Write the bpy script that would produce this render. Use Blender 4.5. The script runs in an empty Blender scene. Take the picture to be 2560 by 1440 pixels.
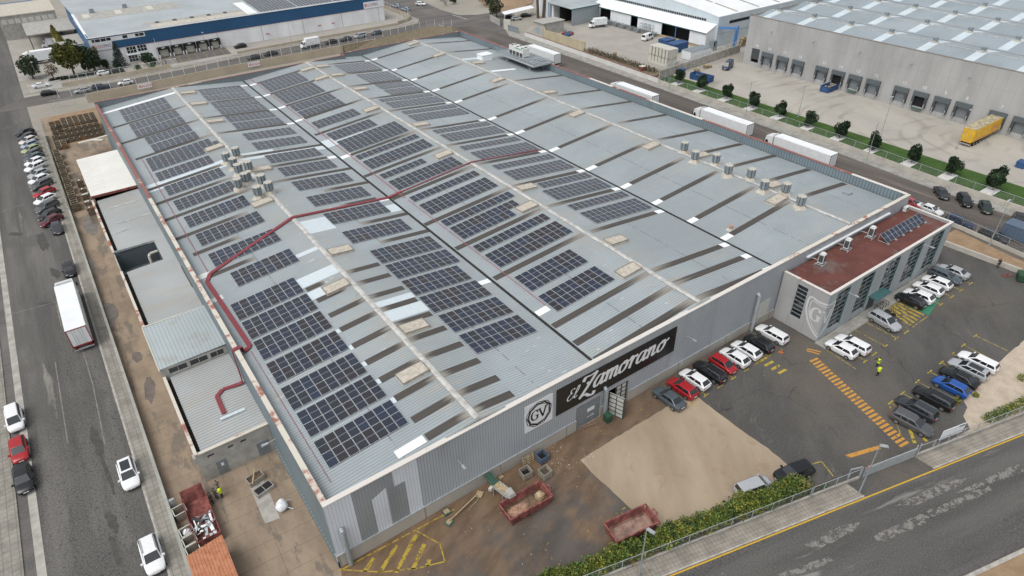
import bpy, bmesh, math, random
from mathutils import Vector, Matrix
rnd = random.Random(11)
S = bpy.context.scene
COL = S.collection
sin, cos, pi = math.sin, math.cos, math.pi

# ------------------------------------------------------------------ camera
CAM = Vector((-7.003, -40.579, 59.0))
FPX, YAW, PITCH, ROLL = 1635.32, 0.60843, 0.60886, -0.020898
_fw = Vector((sin(YAW)*cos(PITCH), cos(YAW)*cos(PITCH), -sin(PITCH)))
_r0 = Vector((cos(YAW), -sin(YAW), 0.0)); _u0 = _r0.cross(_fw)
_rt = cos(ROLL)*_r0 + sin(ROLL)*_u0
_up = -sin(ROLL)*_r0 + cos(ROLL)*_u0
cam_data = bpy.data.cameras.new("camera"); cam = bpy.data.objects.new("camera", cam_data); COL.objects.link(cam)
cam_data.sensor_width = 36; cam_data.lens = FPX*36/2560; cam_data.clip_start = 1; cam_data.clip_end = 6000
mw = Matrix.Identity(4)
for i in range(3):
    mw[i][0] = _rt[i]; mw[i][1] = _up[i]; mw[i][2] = -_fw[i]; mw[i][3] = CAM[i]
cam.matrix_world = mw
S.camera = cam

# ------------------------------------------------------------------ light (overcast day)
SUN_EL, SUN_AZ = math.radians(60), math.radians(258)
w = bpy.data.worlds.new("World"); S.world = w; w.use_nodes = True
wt = w.node_tree; bg = wt.nodes["Background"]
sky = wt.nodes.new("ShaderNodeTexSky"); sky.sky_type = 'NISHITA'; sky.sun_disc = False
sky.sun_elevation = SUN_EL; sky.sun_rotation = SUN_AZ; sky.air_density = 1.0; sky.dust_density = 3.0; sky.ozone_density = 1.0
hs = wt.nodes.new("ShaderNodeHueSaturation"); hs.inputs["Saturation"].default_value = 0.22; hs.inputs["Value"].default_value = 1.0
wt.links.new(sky.outputs[0], hs.inputs["Color"]); wt.links.new(hs.outputs[0], bg.inputs["Color"])
bg.inputs["Strength"].default_value = 0.145
sd = bpy.data.lights.new("sun", 'SUN'); sd.energy = 0.85; sd.angle = math.radians(40); sd.color = (1.0, 0.96, 0.9)
so = bpy.data.objects.new("sun", sd); COL.objects.link(so)
_d = Vector((sin(SUN_AZ)*cos(SUN_EL), cos(SUN_AZ)*cos(SUN_EL), sin(SUN_EL)))
so.rotation_euler = _d.to_track_quat('Z', 'Y').to_euler(); so.location = (0, 0, 200)
S.view_settings.view_transform = 'Standard'; S.view_settings.look = 'None'
S.view_settings.exposure = 0.31; S.view_settings.gamma = 1.0
S.cycles.max_bounces = 5; S.cycles.diffuse_bounces = 2; S.cycles.glossy_bounces = 2; S.cycles.transparent_max_bounces = 10
S.cycles.use_denoising = True

# ------------------------------------------------------------------ measuring: photo pixel -> place on a level, a wall plane or a roof slope
def ray(x, y): return _rt*((x-1280)/FPX) - _up*((y-720)/FPX) + _fw
def px(x, y, z=0.0):
    d = ray(x, y); t = (z-CAM.z)/d.z; return CAM + d*t
CX = [0.41, 16.92, 33.43, 50.46, 67.07, 83.74, 99.58]; CZ = [8.23, 9.83, 8.23, 9.83, 8.23, 9.83, 8.18]
def roof_z(x):
    for i in range(6):
        if x <= CX[i+1] or i == 5:
            return CZ[i] + (CZ[i+1]-CZ[i])*(x-CX[i])/(CX[i+1]-CX[i])
def roof_px(s, x, y):
    d = ray(x, y); m = (CZ[s+1]-CZ[s])/(CX[s+1]-CX[s])
    t = (CZ[s]+m*(CAM.x-CX[s])-CAM.z)/(d.z-m*d.x); return CAM + d*t

# ------------------------------------------------------------------ mesh builder
class MB:
    def __init__(s): s.v = []; s.f = []; s.m = []; s.uv = {}
    def face(s, pts, m=0, uv=None):
        b = len(s.v); s.v += [tuple(p) for p in pts]; s.f.append(tuple(range(b, b+len(pts)))); s.m.append(m)
        if uv: s.uv[len(s.f)-1] = uv
        return s
    def hexa(s, p, m=0):     # 8 points: bottom 4 (ccw) then top 4
        b = len(s.v); s.v += [tuple(q) for q in p]
        for f in ((3,2,1,0),(4,5,6,7),(0,1,5,4),(1,2,6,5),(2,3,7,6),(3,0,4,7)):
            s.f.append(tuple(b+i for i in f)); s.m.append(m)
        return s
    def bx(s, x0, x1, y0, y1, z0, z1, m=0):
        return s.hexa([(x0,y0,z0),(x1,y0,z0),(x1,y1,z0),(x0,y1,z0),(x0,y0,z1),(x1,y0,z1),(x1,y1,z1),(x0,y1,z1)], m)
    def rbx(s, c, sx, sy, z0, z1, a=0, m=0, tx=1, ty=1):
        ca, sa = cos(a), sin(a); P = []
        for z, kx, ky in ((z0,1,1),(z1,tx,ty)):
            for ux, uy in ((-1,-1),(1,-1),(1,1),(-1,1)):
                X, Y = ux*sx/2*kx, uy*sy/2*ky; P.append((c[0]+X*ca-Y*sa, c[1]+X*sa+Y*ca, z))
        return s.hexa(P, m)
    def prism(s, poly, z0, z1, m=0, mt=None):
        n = len(poly); b = len(s.v)
        s.v += [(p[0],p[1],z0) for p in poly] + [(p[0],p[1],z1) for p in poly]
        s.f.append(tuple(b+n+i for i in range(n))); s.m.append(m if mt is None else mt)
        s.f.append(tuple(b+n-1-i for i in range(n))); s.m.append(m)
        for i in range(n):
            j = (i+1) % n; s.f.append((b+i, b+j, b+n+j, b+n+i)); s.m.append(m)
        return s
    def tube(s, p0, p1, r, m=0, n=6, r1=None, cap=True):
        p0, p1 = Vector(p0), Vector(p1); d = (p1-p0)
        if d.length < 1e-6: return s
        d.normalize(); a = d.orthogonal().normalized(); c = d.cross(a); r1 = r if r1 is None else r1; b = len(s.v)
        for p, rr in ((p0,r),(p1,r1)):
            for i in range(n):
                t = 2*pi*i/n; s.v.append(tuple(p + (a*cos(t)+c*sin(t))*rr))
        for i in range(n):
            j = (i+1) % n; s.f.append((b+i, b+j, b+n+j, b+n+i)); s.m.append(m)
        if cap:
            s.f.append(tuple(b+n-1-i for i in range(n))); s.m.append(m); s.f.append(tuple(b+n+i for i in range(n))); s.m.append(m)
        return s
    def path(s, pts, r, m=0, n=6):
        for a, b in zip(pts[:-1], pts[1:]): s.tube(a, b, r, m, n)
        return s
    def bar(s, p0, p1, w, h, m=0):    # rectangular bar lying along p0-p1, top edge up
        p0, p1 = Vector(p0), Vector(p1); d = (p1-p0).normalized(); sd = d.cross(Vector((0,0,1)))
        sd = sd.normalized() if sd.length > 1e-4 else Vector((1,0,0)); u = sd.cross(d)
        P = []
        for z in (-h/2, h/2):
            for p, k in ((p0,-1),(p1,-1),(p1,1),(p0,1)): P.append(tuple(p + sd*(k*w/2) + u*z))
        return s.hexa([P[0],P[1],P[2],P[3],P[4],P[5],P[6],P[7]], m)
    def ell(s, c, rx, ry, rz, m=0, nu=10, nv=7, jit=0, rg=rnd):
        b = len(s.v)
        for j in range(nv+1):
            th = pi*j/nv
            for i in range(nu):
                ph = 2*pi*i/nu; k = 1+jit*(rg.random()-.5)
                s.v.append((c[0]+rx*k*sin(th)*cos(ph), c[1]+ry*k*sin(th)*sin(ph), c[2]+rz*k*cos(th)))
        for j in range(nv):
            for i in range(nu):
                i2 = (i+1) % nu; s.f.append((b+j*nu+i, b+(j+1)*nu+i, b+(j+1)*nu+i2, b+j*nu+i2)); s.m.append(m)
        return s
    def mesh(s, name, mats, smooth=False):
        me = bpy.data.meshes.new(name); me.from_pydata(s.v, [], s.f)
        for m in (mats if isinstance(mats, (list, tuple)) else [mats]): me.materials.append(M(m))
        me.polygons.foreach_set("material_index", s.m)
        if s.uv:
            ul = me.uv_layers.new(name="UVMap")
            for fi, uvs in s.uv.items():
                for li, q in zip(me.polygons[fi].loop_indices, uvs): ul.data[li].uv = q
        if smooth:
            me.polygons.foreach_set("use_smooth", [True]*len(s.f))
            try: me.set_sharp_from_angle(angle=math.radians(smooth if smooth > 1 else 45))
            except Exception: pass
        me.update(); return me
    def build(s, name, mats, parent=None, smooth=False, loc=None, rz=0):
        return place(name, s.mesh(name, mats, smooth), parent, loc, rz)

def place(name, me, parent=None, loc=None, rz=0):
    o = bpy.data.objects.new(name, me); COL.objects.link(o)
    if parent: o.parent = parent
    if loc is not None: o.location = loc
    if rz: o.rotation_euler = (0, 0, rz)
    return o
def tag(o, label, cat, group=None):
    o['label'] = label; o['category'] = cat
    if group: o['group'] = group
    return o
def thing(name, label, cat, loc=(0,0,0), rz=0, group=None):
    o = bpy.data.objects.new(name, None); COL.objects.link(o); o.empty_display_size = .3
    o.location = (loc[0], loc[1], loc[2] if len(loc) > 2 else 0); o.rotation_euler = (0, 0, rz)
    return tag(o, label, cat, group)
def struct(o): o['kind'] = 'structure'; return o
def sheet(name, poly, z, mat):
    mb = MB(); mb.face([(p[0], p[1], z) for p in poly]); return struct(mb.build(name, mat))
def ordn(i): return ['first','second','third','fourth','fifth','sixth','seventh','eighth','ninth','tenth','eleventh','twelfth','thirteenth','fourteenth','fifteenth','sixteenth','seventeenth','eighteenth','nineteenth','twentieth','twenty-first','twenty-second','twenty-third','twenty-fourth','twenty-fifth'][i]

# ------------------------------------------------------------------ materials
MATS = {}; MDEF = {}
def M(k):
    if not isinstance(k, str): return k
    if k not in MATS: MATS[k] = MDEF[k]() if k in MDEF else plain(k, (.5,.5,.5))
    return MATS[k]
class NT:
    def __init__(s, name):
        s.m = bpy.data.materials.new(name); s.m.use_nodes = True; s.t = s.m.node_tree; s.b = s.t.nodes["Principled BSDF"]; s.c = None
    def n(s, ty, **kw):
        nd = s.t.nodes.new(ty)
        for k, v in kw.items(): setattr(nd, k, v)
        return nd
    def l(s, a, b): s.t.links.new(a, b); return b
    def coord(s):
        if s.c is None: s.c = s.n("ShaderNodeTexCoord").outputs["Object"]
        return s.c
    def val(s, x, sock):
        if hasattr(x, 'is_output'): s.l(x, sock)
        else: sock.default_value = x
    def math(s, op, a, b=0.0, c=None, clamp=False):
        nd = s.n("ShaderNodeMath", operation=op); nd.use_clamp = clamp; s.val(a, nd.inputs[0]); s.val(b, nd.inputs[1])
        if c is not None: s.val(c, nd.inputs[2])
        return nd.outputs[0]
    def map(s, scale=(1,1,1), rot=0, loc=(0,0,0)):     # turn by rot first, then scale
        v = s.coord()
        if rot:
            nd = s.n("ShaderNodeMapping"); s.l(v, nd.inputs[0]); nd.inputs["Rotation"].default_value = (0,0,rot); v = nd.outputs[0]
        nd = s.n("ShaderNodeMapping"); s.l(v, nd.inputs[0]); nd.inputs["Scale"].default_value = scale; nd.inputs["Location"].default_value = loc; return nd.outputs[0]
    def noise(s, sc, det=4, rough=.55, vec=None, dist=0):
        nd = s.n("ShaderNodeTexNoise"); s.l(vec if vec is not None else s.coord(), nd.inputs["Vector"])
        nd.inputs["Scale"].default_value = sc; nd.inputs["Detail"].default_value = det; nd.inputs["Roughness"].default_value = rough; nd.inputs["Distortion"].default_value = dist
        return nd.outputs["Fac"]
    def ramp(s, f, a, b):
        nd = s.n("ShaderNodeMapRange"); nd.interpolation_type = 'SMOOTHSTEP'; s.val(f, nd.inputs[0]); nd.inputs[1].default_value = a; nd.inputs[2].default_value = b; return nd.outputs[0]
    def mix(s, f, a, b, mode='MIX'):
        nd = s.n("ShaderNodeMix", data_type='RGBA', blend_type=mode); s.val(f, nd.inputs[0])
        for x, k in ((a,6),(b,7)):
            if hasattr(x, 'is_output'): s.l(x, nd.inputs[k])
            else: nd.inputs[k].default_value = (x[0],x[1],x[2],1)
        return nd.outputs[2]
    def xyz(s, vec=None):
        nd = s.n("ShaderNodeSeparateXYZ"); s.l(vec if vec is not None else s.coord(), nd.inputs[0]); return nd.outputs
    def ribs(s, axis, pitch, duty):   # 1 in the groove, 0 on the flat
        v = s.math('FRACT', s.math('DIVIDE', s.xyz()['XYZ'.index(axis)], pitch))
        return s.math('LESS_THAN', v, duty)
    def bump(s, h, strength=.4, dist=.03):
        nd = s.n("ShaderNodeBump"); nd.inputs["Strength"].default_value = strength; nd.inputs["Distance"].default_value = dist
        s.l(h, nd.inputs["Height"]); s.l(nd.outputs[0], s.b.inputs["Normal"])
    def done(s, col, rough=.7, metal=0.0, spec=.5):
        s.val(col if hasattr(col,'is_output') else (col[0],col[1],col[2],1), s.b.inputs["Base Color"]); s.val(rough, s.b.inputs["Roughness"])
        s.b.inputs["Metallic"].default_value = metal; s.b.inputs["Specular IOR Level"].default_value = spec; return s.m
def plain(name, c, rough=.6, metal=0.0, var=.12, sc=3.0, spec=.5):
    t = NT(name); f = t.noise(sc, 3); a = [x*(1-var) for x in c]; b = [min(1, x*(1+var)) for x in c]
    return t.done(t.mix(t.ramp(f, .3, .7), a, b), rough, metal, spec)
def P(name, c, rough=.6, metal=0.0, var=.12, sc=3.0, spec=.5): MDEF[name] = lambda: plain(name, c, rough, metal, var, sc, spec)
def D(fn): MDEF[fn.__name__] = fn; return fn

P('white_paint', (.8,.8,.8), .45, var=.04); P('trailer_white', (.78,.80,.81), .4, var=.05, sc=.8); P('black_rubber', (.02,.02,.022), .8); P('rim_metal', (.35,.36,.37), .35, .7)
P('dark_gap', (.012,.012,.013), .9); P('car_glass', (.018,.022,.026), .06, spec=.9); P('lens_clear', (.42,.44,.47), .12); P('lens_red', (.35,.02,.02), .25)
P('galvanised', (.42,.45,.46), .5, .3); P('pole_grey', (.34,.38,.40), .5, .3); P('concrete', (.37,.355,.32), .9, sc=.7, var=.18); P('concrete_pale', (.52,.5,.45), .9, sc=.5, var=.15)
P('red_tray', (.23,.045,.055), .75); P('pink_cable', (.36,.13,.15), .6); P('green_steel', (.06,.13,.10), .6); P('green_bin', (.025,.075,.04), .6); P('tank_blue', (.10,.14,.20), .6, var=.1); P('shed_white', (.74,.73,.68), .6, var=.04, sc=.3); P('blue_steel', (.03,.085,.21), .5, var=.25, sc=2)
P('red_rust', (.215,.07,.06), .85, var=.45, sc=1.6); P('red_frame', (.30,.03,.03), .6); P('rust_inner', (.27,.175,.14), .85, var=.35, sc=1.5); P('soil', (.16,.105,.07), .95, var=.35, sc=2); P('peel', (.42,.26,.18), .95, var=.5, sc=9)
P('dark_steel', (.06,.068,.07), .6); P('grey_door', (.19,.21,.225), .6); P('pale_door', (.5,.5,.47), .7); P('black_sign', (.008,.008,.009), .45, var=.05); P('sign_white', (.72,.74,.76), .6, var=.04)
P('logo_grey', (.6,.61,.62), .7, var=.05); P('orange_paint', (.62,.26,.03), .8, var=.15, sc=4); P('plate_orange', (.65,.3,.03), .6); P('plate_white', (.75,.75,.75), .5)
P('yellow_trailer', (.72,.42,.02), .5, var=.12, sc=1); P('trailer_dirty', (.38,.33,.22), .8, var=.35, sc=1.2); P('band_blue', (.025,.105,.225), .5, var=.08); P('red_line', (.45,.08,.07), .6)
P('cladding_white', (.74,.77,.79), .6, var=.05, sc=.4); P('cladding_ice', (.56,.64,.68), .55, var=.05, sc=.3); P('roof_white', (.80,.82,.83), .6, var=.05, sc=.2)
P('skin', (.45,.27,.19), .6); P('hair', (.03,.02,.015), .8); P('hi_vis', (.62,.86,.03), .6, var=.05); P('dark_cloth', (.018,.02,.024), .9); P('olive_cloth', (.07,.075,.06), .9); P('grey_cloth', (.18,.17,.17), .9)
P('bark', (.10,.075,.055), .95); P('wood_pale', (.42,.33,.2), .85, var=.3, sc=5); P('cloth_white', (.78,.8,.82), .8, var=.05); P('beige_box', (.50,.46,.39), .75, var=.15, sc=2); P('box_rim', (.22,.2,.17), .8)
P('ridge_cap', (.50,.49,.46), .75, var=.2, sc=1.2); P('valley_gutter', (.022,.022,.02), .9, var=.5, sc=3); P('patch_white', (.58,.655,.685), .5, var=.04); P('new_white', (.84,.86,.86), .5, var=.03)
P('ac_white', (.66,.67,.65), .5); P('fan_black', (.01,.01,.011), .7); P('chiller_green', (.05,.3,.15), .6); P('vent_grey', (.24,.28,.30), .55, .2, var=.2); P('vent_top', (.5,.48,.42), .8)
P('red_sign', (.6,.03,.03), .5); P('wet_mud', (.15,.125,.10), .15, var=.2, sc=.8, spec=.6); P('wall_grey_dark', (.10,.12,.13), .6, var=.1)
P('tank_cream', (.56,.55,.48), .8, var=.1); P('hut_grey', (.38,.37,.34), .9, var=.15, sc=1); P('crate_orange', (.55,.17,.04), .6, var=.3, sc=4); P('tail_red', (.4,.03,.03), .4)
P('gravel_white', (.66,.65,.62), .95, var=.2, sc=9); P('crane_blue', (.10,.25,.55), .5); P('text_blue', (.04,.10,.35), .6); P('text_red', (.55,.05,.04), .6); P('text_navy', (.02,.03,.09), .6); P('text_rose', (.5,.16,.2), .6)
P('stain_dark', (.062,.06,.056), .7, var=.2, sc=1.5); P('joint_pale', (.2,.19,.175), .9, var=.25, sc=1); P('curb', (.40,.38,.34), .9, var=.2, sc=1.5); P('cab_white', (.78,.8,.8), .3, var=.03); P('teal_trim', (.05,.13,.13), .6); P('crumb_white', (.7,.68,.62), .9); P('bag_white', (.75,.77,.8), .6)
for k, c in dict(white=(.80,.81,.82), black=(.012,.013,.015), grey=(.10,.105,.11), dark=(.035,.04,.046), silver=(.42,.44,.46), red=(.36,.015,.02), maroon=(.11,.012,.022), blue=(.015,.085,.33), navy=(.012,.025,.07),
                 slate=(.085,.11,.125), lightblue=(.34,.41,.48), lime=(.36,.40,.22), cream=(.66,.60,.56), green=(.02,.035,.03)).items():
    P('paint_'+k, c, .22, .15 if k in ('silver','grey','slate','lightblue') else 0.0, var=.03, spec=.6)

def sheet_ribs(name, c, axis, pitch, duty=.2, dark=.55, dirt=(.30,.27,.21), dscale=.25, dlo=.52, dhi=.8, rough=.55, stretch=(1,1,1), bstr=.5):
    def mk():
        t = NT(name); v = t.map(stretch); f = t.ramp(t.noise(dscale, 5, .6, v), dlo, dhi)
        base = t.mix(t.ramp(t.noise(.09, 3), .3, .7), [x*.9 for x in c], [x*1.08 for x in c])
        col = t.mix(t.math('MULTIPLY', f, .75), base, dirt)
        sp = t.ramp(t.noise(2.2, 6, .7, v), .66, .78); col = t.mix(t.math('MULTIPLY', sp, .35), col, (.55,.53,.46))
        r = t.ribs(axis, pitch, duty); col = t.mix(t.math('MULTIPLY', r, 1-dark), col, [x*.25 for x in c])
        t.bump(t.math('SUBTRACT', 1.0, r), bstr, .03)
        return t.done(col, rough, .0, .4)
    MDEF[name] = mk
@D
def roof_metal():
    t = NT('roof_metal'); x, y, z = t.xyz(); c = (.345,.388,.402); v = t.map((.22,1,1))
    col = t.mix(t.ramp(t.noise(.07, 4, .6), .3, .7), [k*.88 for k in c], [k*1.08 for k in c])
    col = t.mix(t.math('MULTIPLY', t.ramp(t.noise(.8, 5, .65, v), .45, .75), .35), col, (.27,.31,.33))
    top = t.ramp(z, 9.25, 9.85); st = t.ramp(t.noise(1.1, 5, .7, v), .42, .7); col = t.mix(t.math('MULTIPLY', t.math('MULTIPLY', top, st), .8), col, (.40,.37,.31))
    col = t.mix(t.math('MULTIPLY', t.ramp(t.noise(.25, 5, .65, v), .55, .75), .55), col, (.40,.385,.33))
    fl = t.math('MULTIPLY', t.ramp(t.noise(1.6, 2, .5, t.map((.35,1,1), 0, (5,2,0))), .70, .73), t.ramp(t.noise(.07, 3, .5), .5, .6)); col = t.mix(t.math('MULTIPLY', fl, .8), col, (.62,.63,.60))
    u = t.math('ABSOLUTE', t.math('SUBTRACT', t.math('PINGPONG', t.math('SUBTRACT', x, .41), 16.55), 8.3)); sm = t.math('MULTIPLY', t.math('LESS_THAN', u, .07), t.ramp(t.noise(.8, 3), .42, .5)); col = t.mix(t.math('MULTIPLY', sm, .6), col, (.10,.10,.10))
    r = t.ribs('Y', .37, .22); col = t.mix(t.math('MULTIPLY', r, .46), col, (.09,.10,.11)); t.bump(t.math('SUBTRACT', 1.0, r), .5, .03)
    return t.done(col, .5, 0, .4)
sheet_ribs('roof_low', (.415,.43,.425), 'Y', .46, .26, .5, dirt=(.40,.35,.27), stretch=(.3,1,1), dscale=.4, dlo=.52, dhi=.85)
sheet_ribs('roof_raised', (.40,.45,.46), 'X', .45, .2, .66, dscale=.3)
sheet_ribs('wall_metal', (.38,.41,.435), 'X', .33, .17, .45, dirt=(.24,.26,.29), stretch=(1,1,.2), dscale=.25)
sheet_ribs('wall_metal_white', (.62,.66,.71), 'X', .33, .12, .55, dirt=(.5,.53,.56), stretch=(1,1,.2), dscale=.25)
sheet_ribs('wall_metal_mid', (.27,.29,.30), 'X', .33, .12, .6, dirt=(.2,.22,.24), stretch=(1,1,.2), dscale=.25)
sheet_ribs('parapet_x', (.20,.235,.25), 'X', .5, .3, .5, dirt=(.14,.16,.17), stretch=(1,1,.2), dscale=.3)
sheet_ribs('parapet_y', (.185,.235,.26), 'Y', .55, .3, .5, dirt=(.13,.16,.18), stretch=(1,1,.2), dscale=.3)
sheet_ribs('shed_metal', (.30,.34,.36), 'X', .8, .1, .7, dscale=.3)
sheet_ribs('dock_roof', (.30,.35,.38), 'X', .5, .2, .75, dirt=(.36,.40,.42), dscale=.12, dlo=.45, dhi=.7)
sheet_ribs('logi_roof', (.40,.44,.455), 'X', .6, .25, .8, dscale=.08, dirt=(.36,.37,.37))
sheet_ribs('band_ribs', (.025,.10,.22), 'X', .5, .2, .6, dirt=(.03,.09,.19), bstr=.3)
sheet_ribs('crate_wood', (.135,.105,.075), 'Z', .27, .14, .3, dirt=(.085,.07,.055), dscale=1.2, rough=.9, bstr=.2)
P('crate_rim', (.30,.25,.175), .9, var=.25, sc=3)
sheet_ribs('crate_new', (.21,.11,.05), 'Z', .27, .16, .2, dirt=(.19,.10,.05), dscale=1.2, rough=.9, bstr=.2)
sheet_ribs('pallbox', (.36,.33,.27), 'X', .16, .25, .5, dirt=(.22,.2,.16), dscale=1.2, rough=.9, bstr=.2)

@D
def parapet_cap():
    t = NT('parapet_cap'); f = t.ramp(t.noise(.35, 5, .65), .50, .62); col = t.mix(f, (.62,.58,.5), (.33,.13,.095)); return t.done(col, .8)
@D
def cap_red():
    t = NT('cap_red'); f = t.ramp(t.noise(.3, 5, .65), .56, .66); col = t.mix(f, (.27,.115,.10), (.55,.46,.37)); return t.done(col, .8)
@D
def cap_white():
    t = NT('cap_white'); f = t.ramp(t.noise(.5, 6, .7), .58, .70); col = t.mix(f, (.66,.63,.58), (.45,.2,.11)); return t.done(col, .8)
@D
def skylight():
    t = NT('skylight'); uv = t.n("ShaderNodeTexCoord").outputs["UV"]; u = t.xyz(uv)[0]
    v = t.map((.12,3,1)); n = t.noise(1.0, 5, .65, v)
    f = t.ramp(t.math('ADD', u, t.math('MULTIPLY', t.math('SUBTRACT', n, .5), .7)), .72, 1.05)
    col = t.mix(n, (.035,.031,.028), (.12,.105,.09)); col = t.mix(f, col, (.34,.32,.285))
    r = t.ribs('Y', .2467, .3); col = t.mix(t.math('MULTIPLY', r, .45), col, (.03,.027,.024)); return t.done(col, .7)
def pv(name, c1, c2):
    def mk():
        t = NT(name); x, y, _ = t.xyz(); f = t.noise(.9, 2)
        col = t.mix(t.ramp(f, .35, .65), c1, c2)
        b = t.math('LESS_THAN', t.math('FRACT', t.math('DIVIDE', x, .17)), .09); col = t.mix(t.math('MULTIPLY', b, .22), col, (.35,.40,.48))
        hcl = t.math('LESS_THAN', t.math('ABSOLUTE', y), .022); col = t.mix(hcl, col, (.30,.34,.38))
        return t.done(col, .16, 0, .75)
    MDEF[name] = mk
pv('cell_blue', (.010,.016,.035), (.014,.022,.046)); pv('cell_navy', (.012,.015,.027), (.015,.019,.033)); pv('cell_brown', (.016,.013,.015), (.021,.016,.017)); pv('cell_slate', (.012,.015,.021), (.016,.018,.022))
P('pv_frame', (.55,.58,.60), .4, .4)

def asphalt(name, base, dark, dirt, rot, cracks=0.0, dlo=.5, dhi=.7, stretch=.12, crack_sc=1.6, light=None, patch=.06):
    def mk():
        t = NT(name); v = t.map((1,stretch,1), rot)
        s1 = t.noise(.28, 5, .6, v); s2 = t.noise(patch, 4, .6)
        col = t.mix(t.ramp(s1, .35, .68), dark, base)
        col = t.mix(t.math('MULTIPLY', t.ramp(s2, dlo, dhi), .8), col, dirt)
        g = t.noise(6.0, 4, .8); col = t.mix(t.math('MULTIPLY', t.ramp(g, .48, .72), .5), col, [x*1.6+.03 for x in base]); col = t.mix(t.math('MULTIPLY', t.ramp(g, .48, .32), .35), col, [x*.5 for x in dark])
        if light:
            lf = t.math('MULTIPLY', t.ramp(t.noise(.5, 6, .7, v), .58, .66), t.ramp(t.noise(.09, 3, .5, v), .48, .58)); col = t.mix(lf, col, light)
        if cracks:
            vo = t.n("ShaderNodeTexVoronoi", feature='DISTANCE_TO_EDGE'); t.l(t.coord(), vo.inputs["Vector"]); vo.inputs["Scale"].default_value = crack_sc
            e = t.math('LESS_THAN', vo.outputs["Distance"], .045); ms = t.ramp(t.noise(.13, 3, .5, v), .45, .55)
            col = t.mix(t.math('MULTIPLY', t.math('MULTIPLY', e, ms), cracks), col, [x*.35 for x in dark])
        if name == 'asphalt_lot':
            vo = t.n("ShaderNodeTexVoronoi", feature='DISTANCE_TO_EDGE'); nz = t.n("ShaderNodeTexNoise"); t.l(t.coord(), nz.inputs["Vector"]); nz.inputs["Scale"].default_value = .35; nz.inputs["Detail"].default_value = 5
            vm = t.n("ShaderNodeVectorMath", operation='SCALE'); t.l(nz.outputs["Color"], vm.inputs[0]); vm.inputs["Scale"].default_value = 3.0
            va = t.n("ShaderNodeVectorMath", operation='ADD'); t.l(t.coord(), va.inputs[0]); t.l(vm.outputs[0], va.inputs[1]); t.l(va.outputs[0], vo.inputs["Vector"]); vo.inputs["Scale"].default_value = .085
            e = t.math('LESS_THAN', vo.outputs["Distance"], .0045); col = t.mix(t.math('MULTIPLY', t.math('MULTIPLY', e, t.ramp(t.noise(.2, 3), .45, .6)), .6), col, (.04,.038,.036))
            sp = t.ramp(t.noise(.7, 4, .7, t.map((1,.5,1), 0, (3,9,0))), .68, .78); col = t.mix(t.math('MULTIPLY', sp, .5), col, (.05,.048,.045))
        return t.done(col, t.math('SUBTRACT', .9, t.math('MULTIPLY', t.ramp(s2, .55, .7), .25)), 0, .35)
    MDEF[name] = mk
asphalt('asphalt_left', (.155,.148,.136), (.078,.076,.072), (.095,.092,.085), 0, .55, dlo=.52, dhi=.62, light=(.25,.235,.21), crack_sc=2.9, stretch=.07)
asphalt('asphalt_front', (.125,.12,.112), (.072,.071,.068), (.095,.093,.088), .251+pi/2, .55, dlo=.5, dhi=.65, crack_sc=2.6, light=(.27,.262,.245), stretch=.08)
asphalt('asphalt_right', (.135,.118,.103), (.085,.075,.067), (.15,.13,.11), 0, .4, stretch=.07, light=(.24,.20,.16))
asphalt('asphalt_back', (.15,.14,.13), (.105,.10,.095), (.17,.155,.14), pi/2, .2, stretch=.15)
asphalt('asphalt_lot', (.105,.10,.093), (.075,.072,.067), (.125,.108,.088), .9, 0, dlo=.48, dhi=.66, stretch=.3, patch=.045, light=(.17,.155,.135))
@D
def asphalt_yard():
    t = NT('asphalt_yard'); x, y, _ = t.xyz(); v = t.map((1,.35,1), 1.2)
    a = t.mix(t.ramp(t.noise(.3, 5, .65, v), .3, .7), (.075,.068,.062), (.125,.108,.095))
    d = t.mix(t.ramp(t.noise(.6, 5, .65, v), .3, .7), (.125,.082,.05), (.22,.145,.09))
    near = t.ramp(t.math('ADD', y, t.math('MULTIPLY', t.math('SUBTRACT', t.noise(.16, 5, .6), .5), 17.0)), -8.5, -1.5)
    side = t.ramp(t.math('ADD', x, t.math('MULTIPLY', t.noise(.12, 4, .6), 16.0)), 76.0, 30.0)
    east = t.ramp(x, 70.0, 44.0)
    f = t.math('MULTIPLY', near, side)
    d2 = t.math('MULTIPLY', t.ramp(t.noise(.11, 5, .65), .47, .62), east)
    col = t.mix(t.math('MAXIMUM', f, t.math('MULTIPLY', d2, .75)), a, d)
    g = t.noise(7.0, 3, .7); col = t.mix(t.math('MULTIPLY', t.ramp(g, .55, .8), .3), col, (.22,.18,.14))
    return t.done(col, .85, 0, .3)
@D
def slab_tan():
    t = NT('slab_tan'); v = t.map((1,.3,1), .6)
    col = t.mix(t.ramp(t.noise(.22, 5, .6, v), .3, .7), (.30,.235,.165), (.40,.325,.235))
    col = t.mix(t.math('MULTIPLY', t.ramp(t.noise(.45, 6, .65), .55, .72), .5), col, (.24,.17,.11))
    sc = t.ramp(t.noise(.9, 5, .7, t.map((1,.08,1), 1.05)), .64, .74); col = t.mix(t.math('MULTIPLY', sc, .5), col, (.17,.145,.12))
    return t.done(col, .9, 0, .3)
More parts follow.
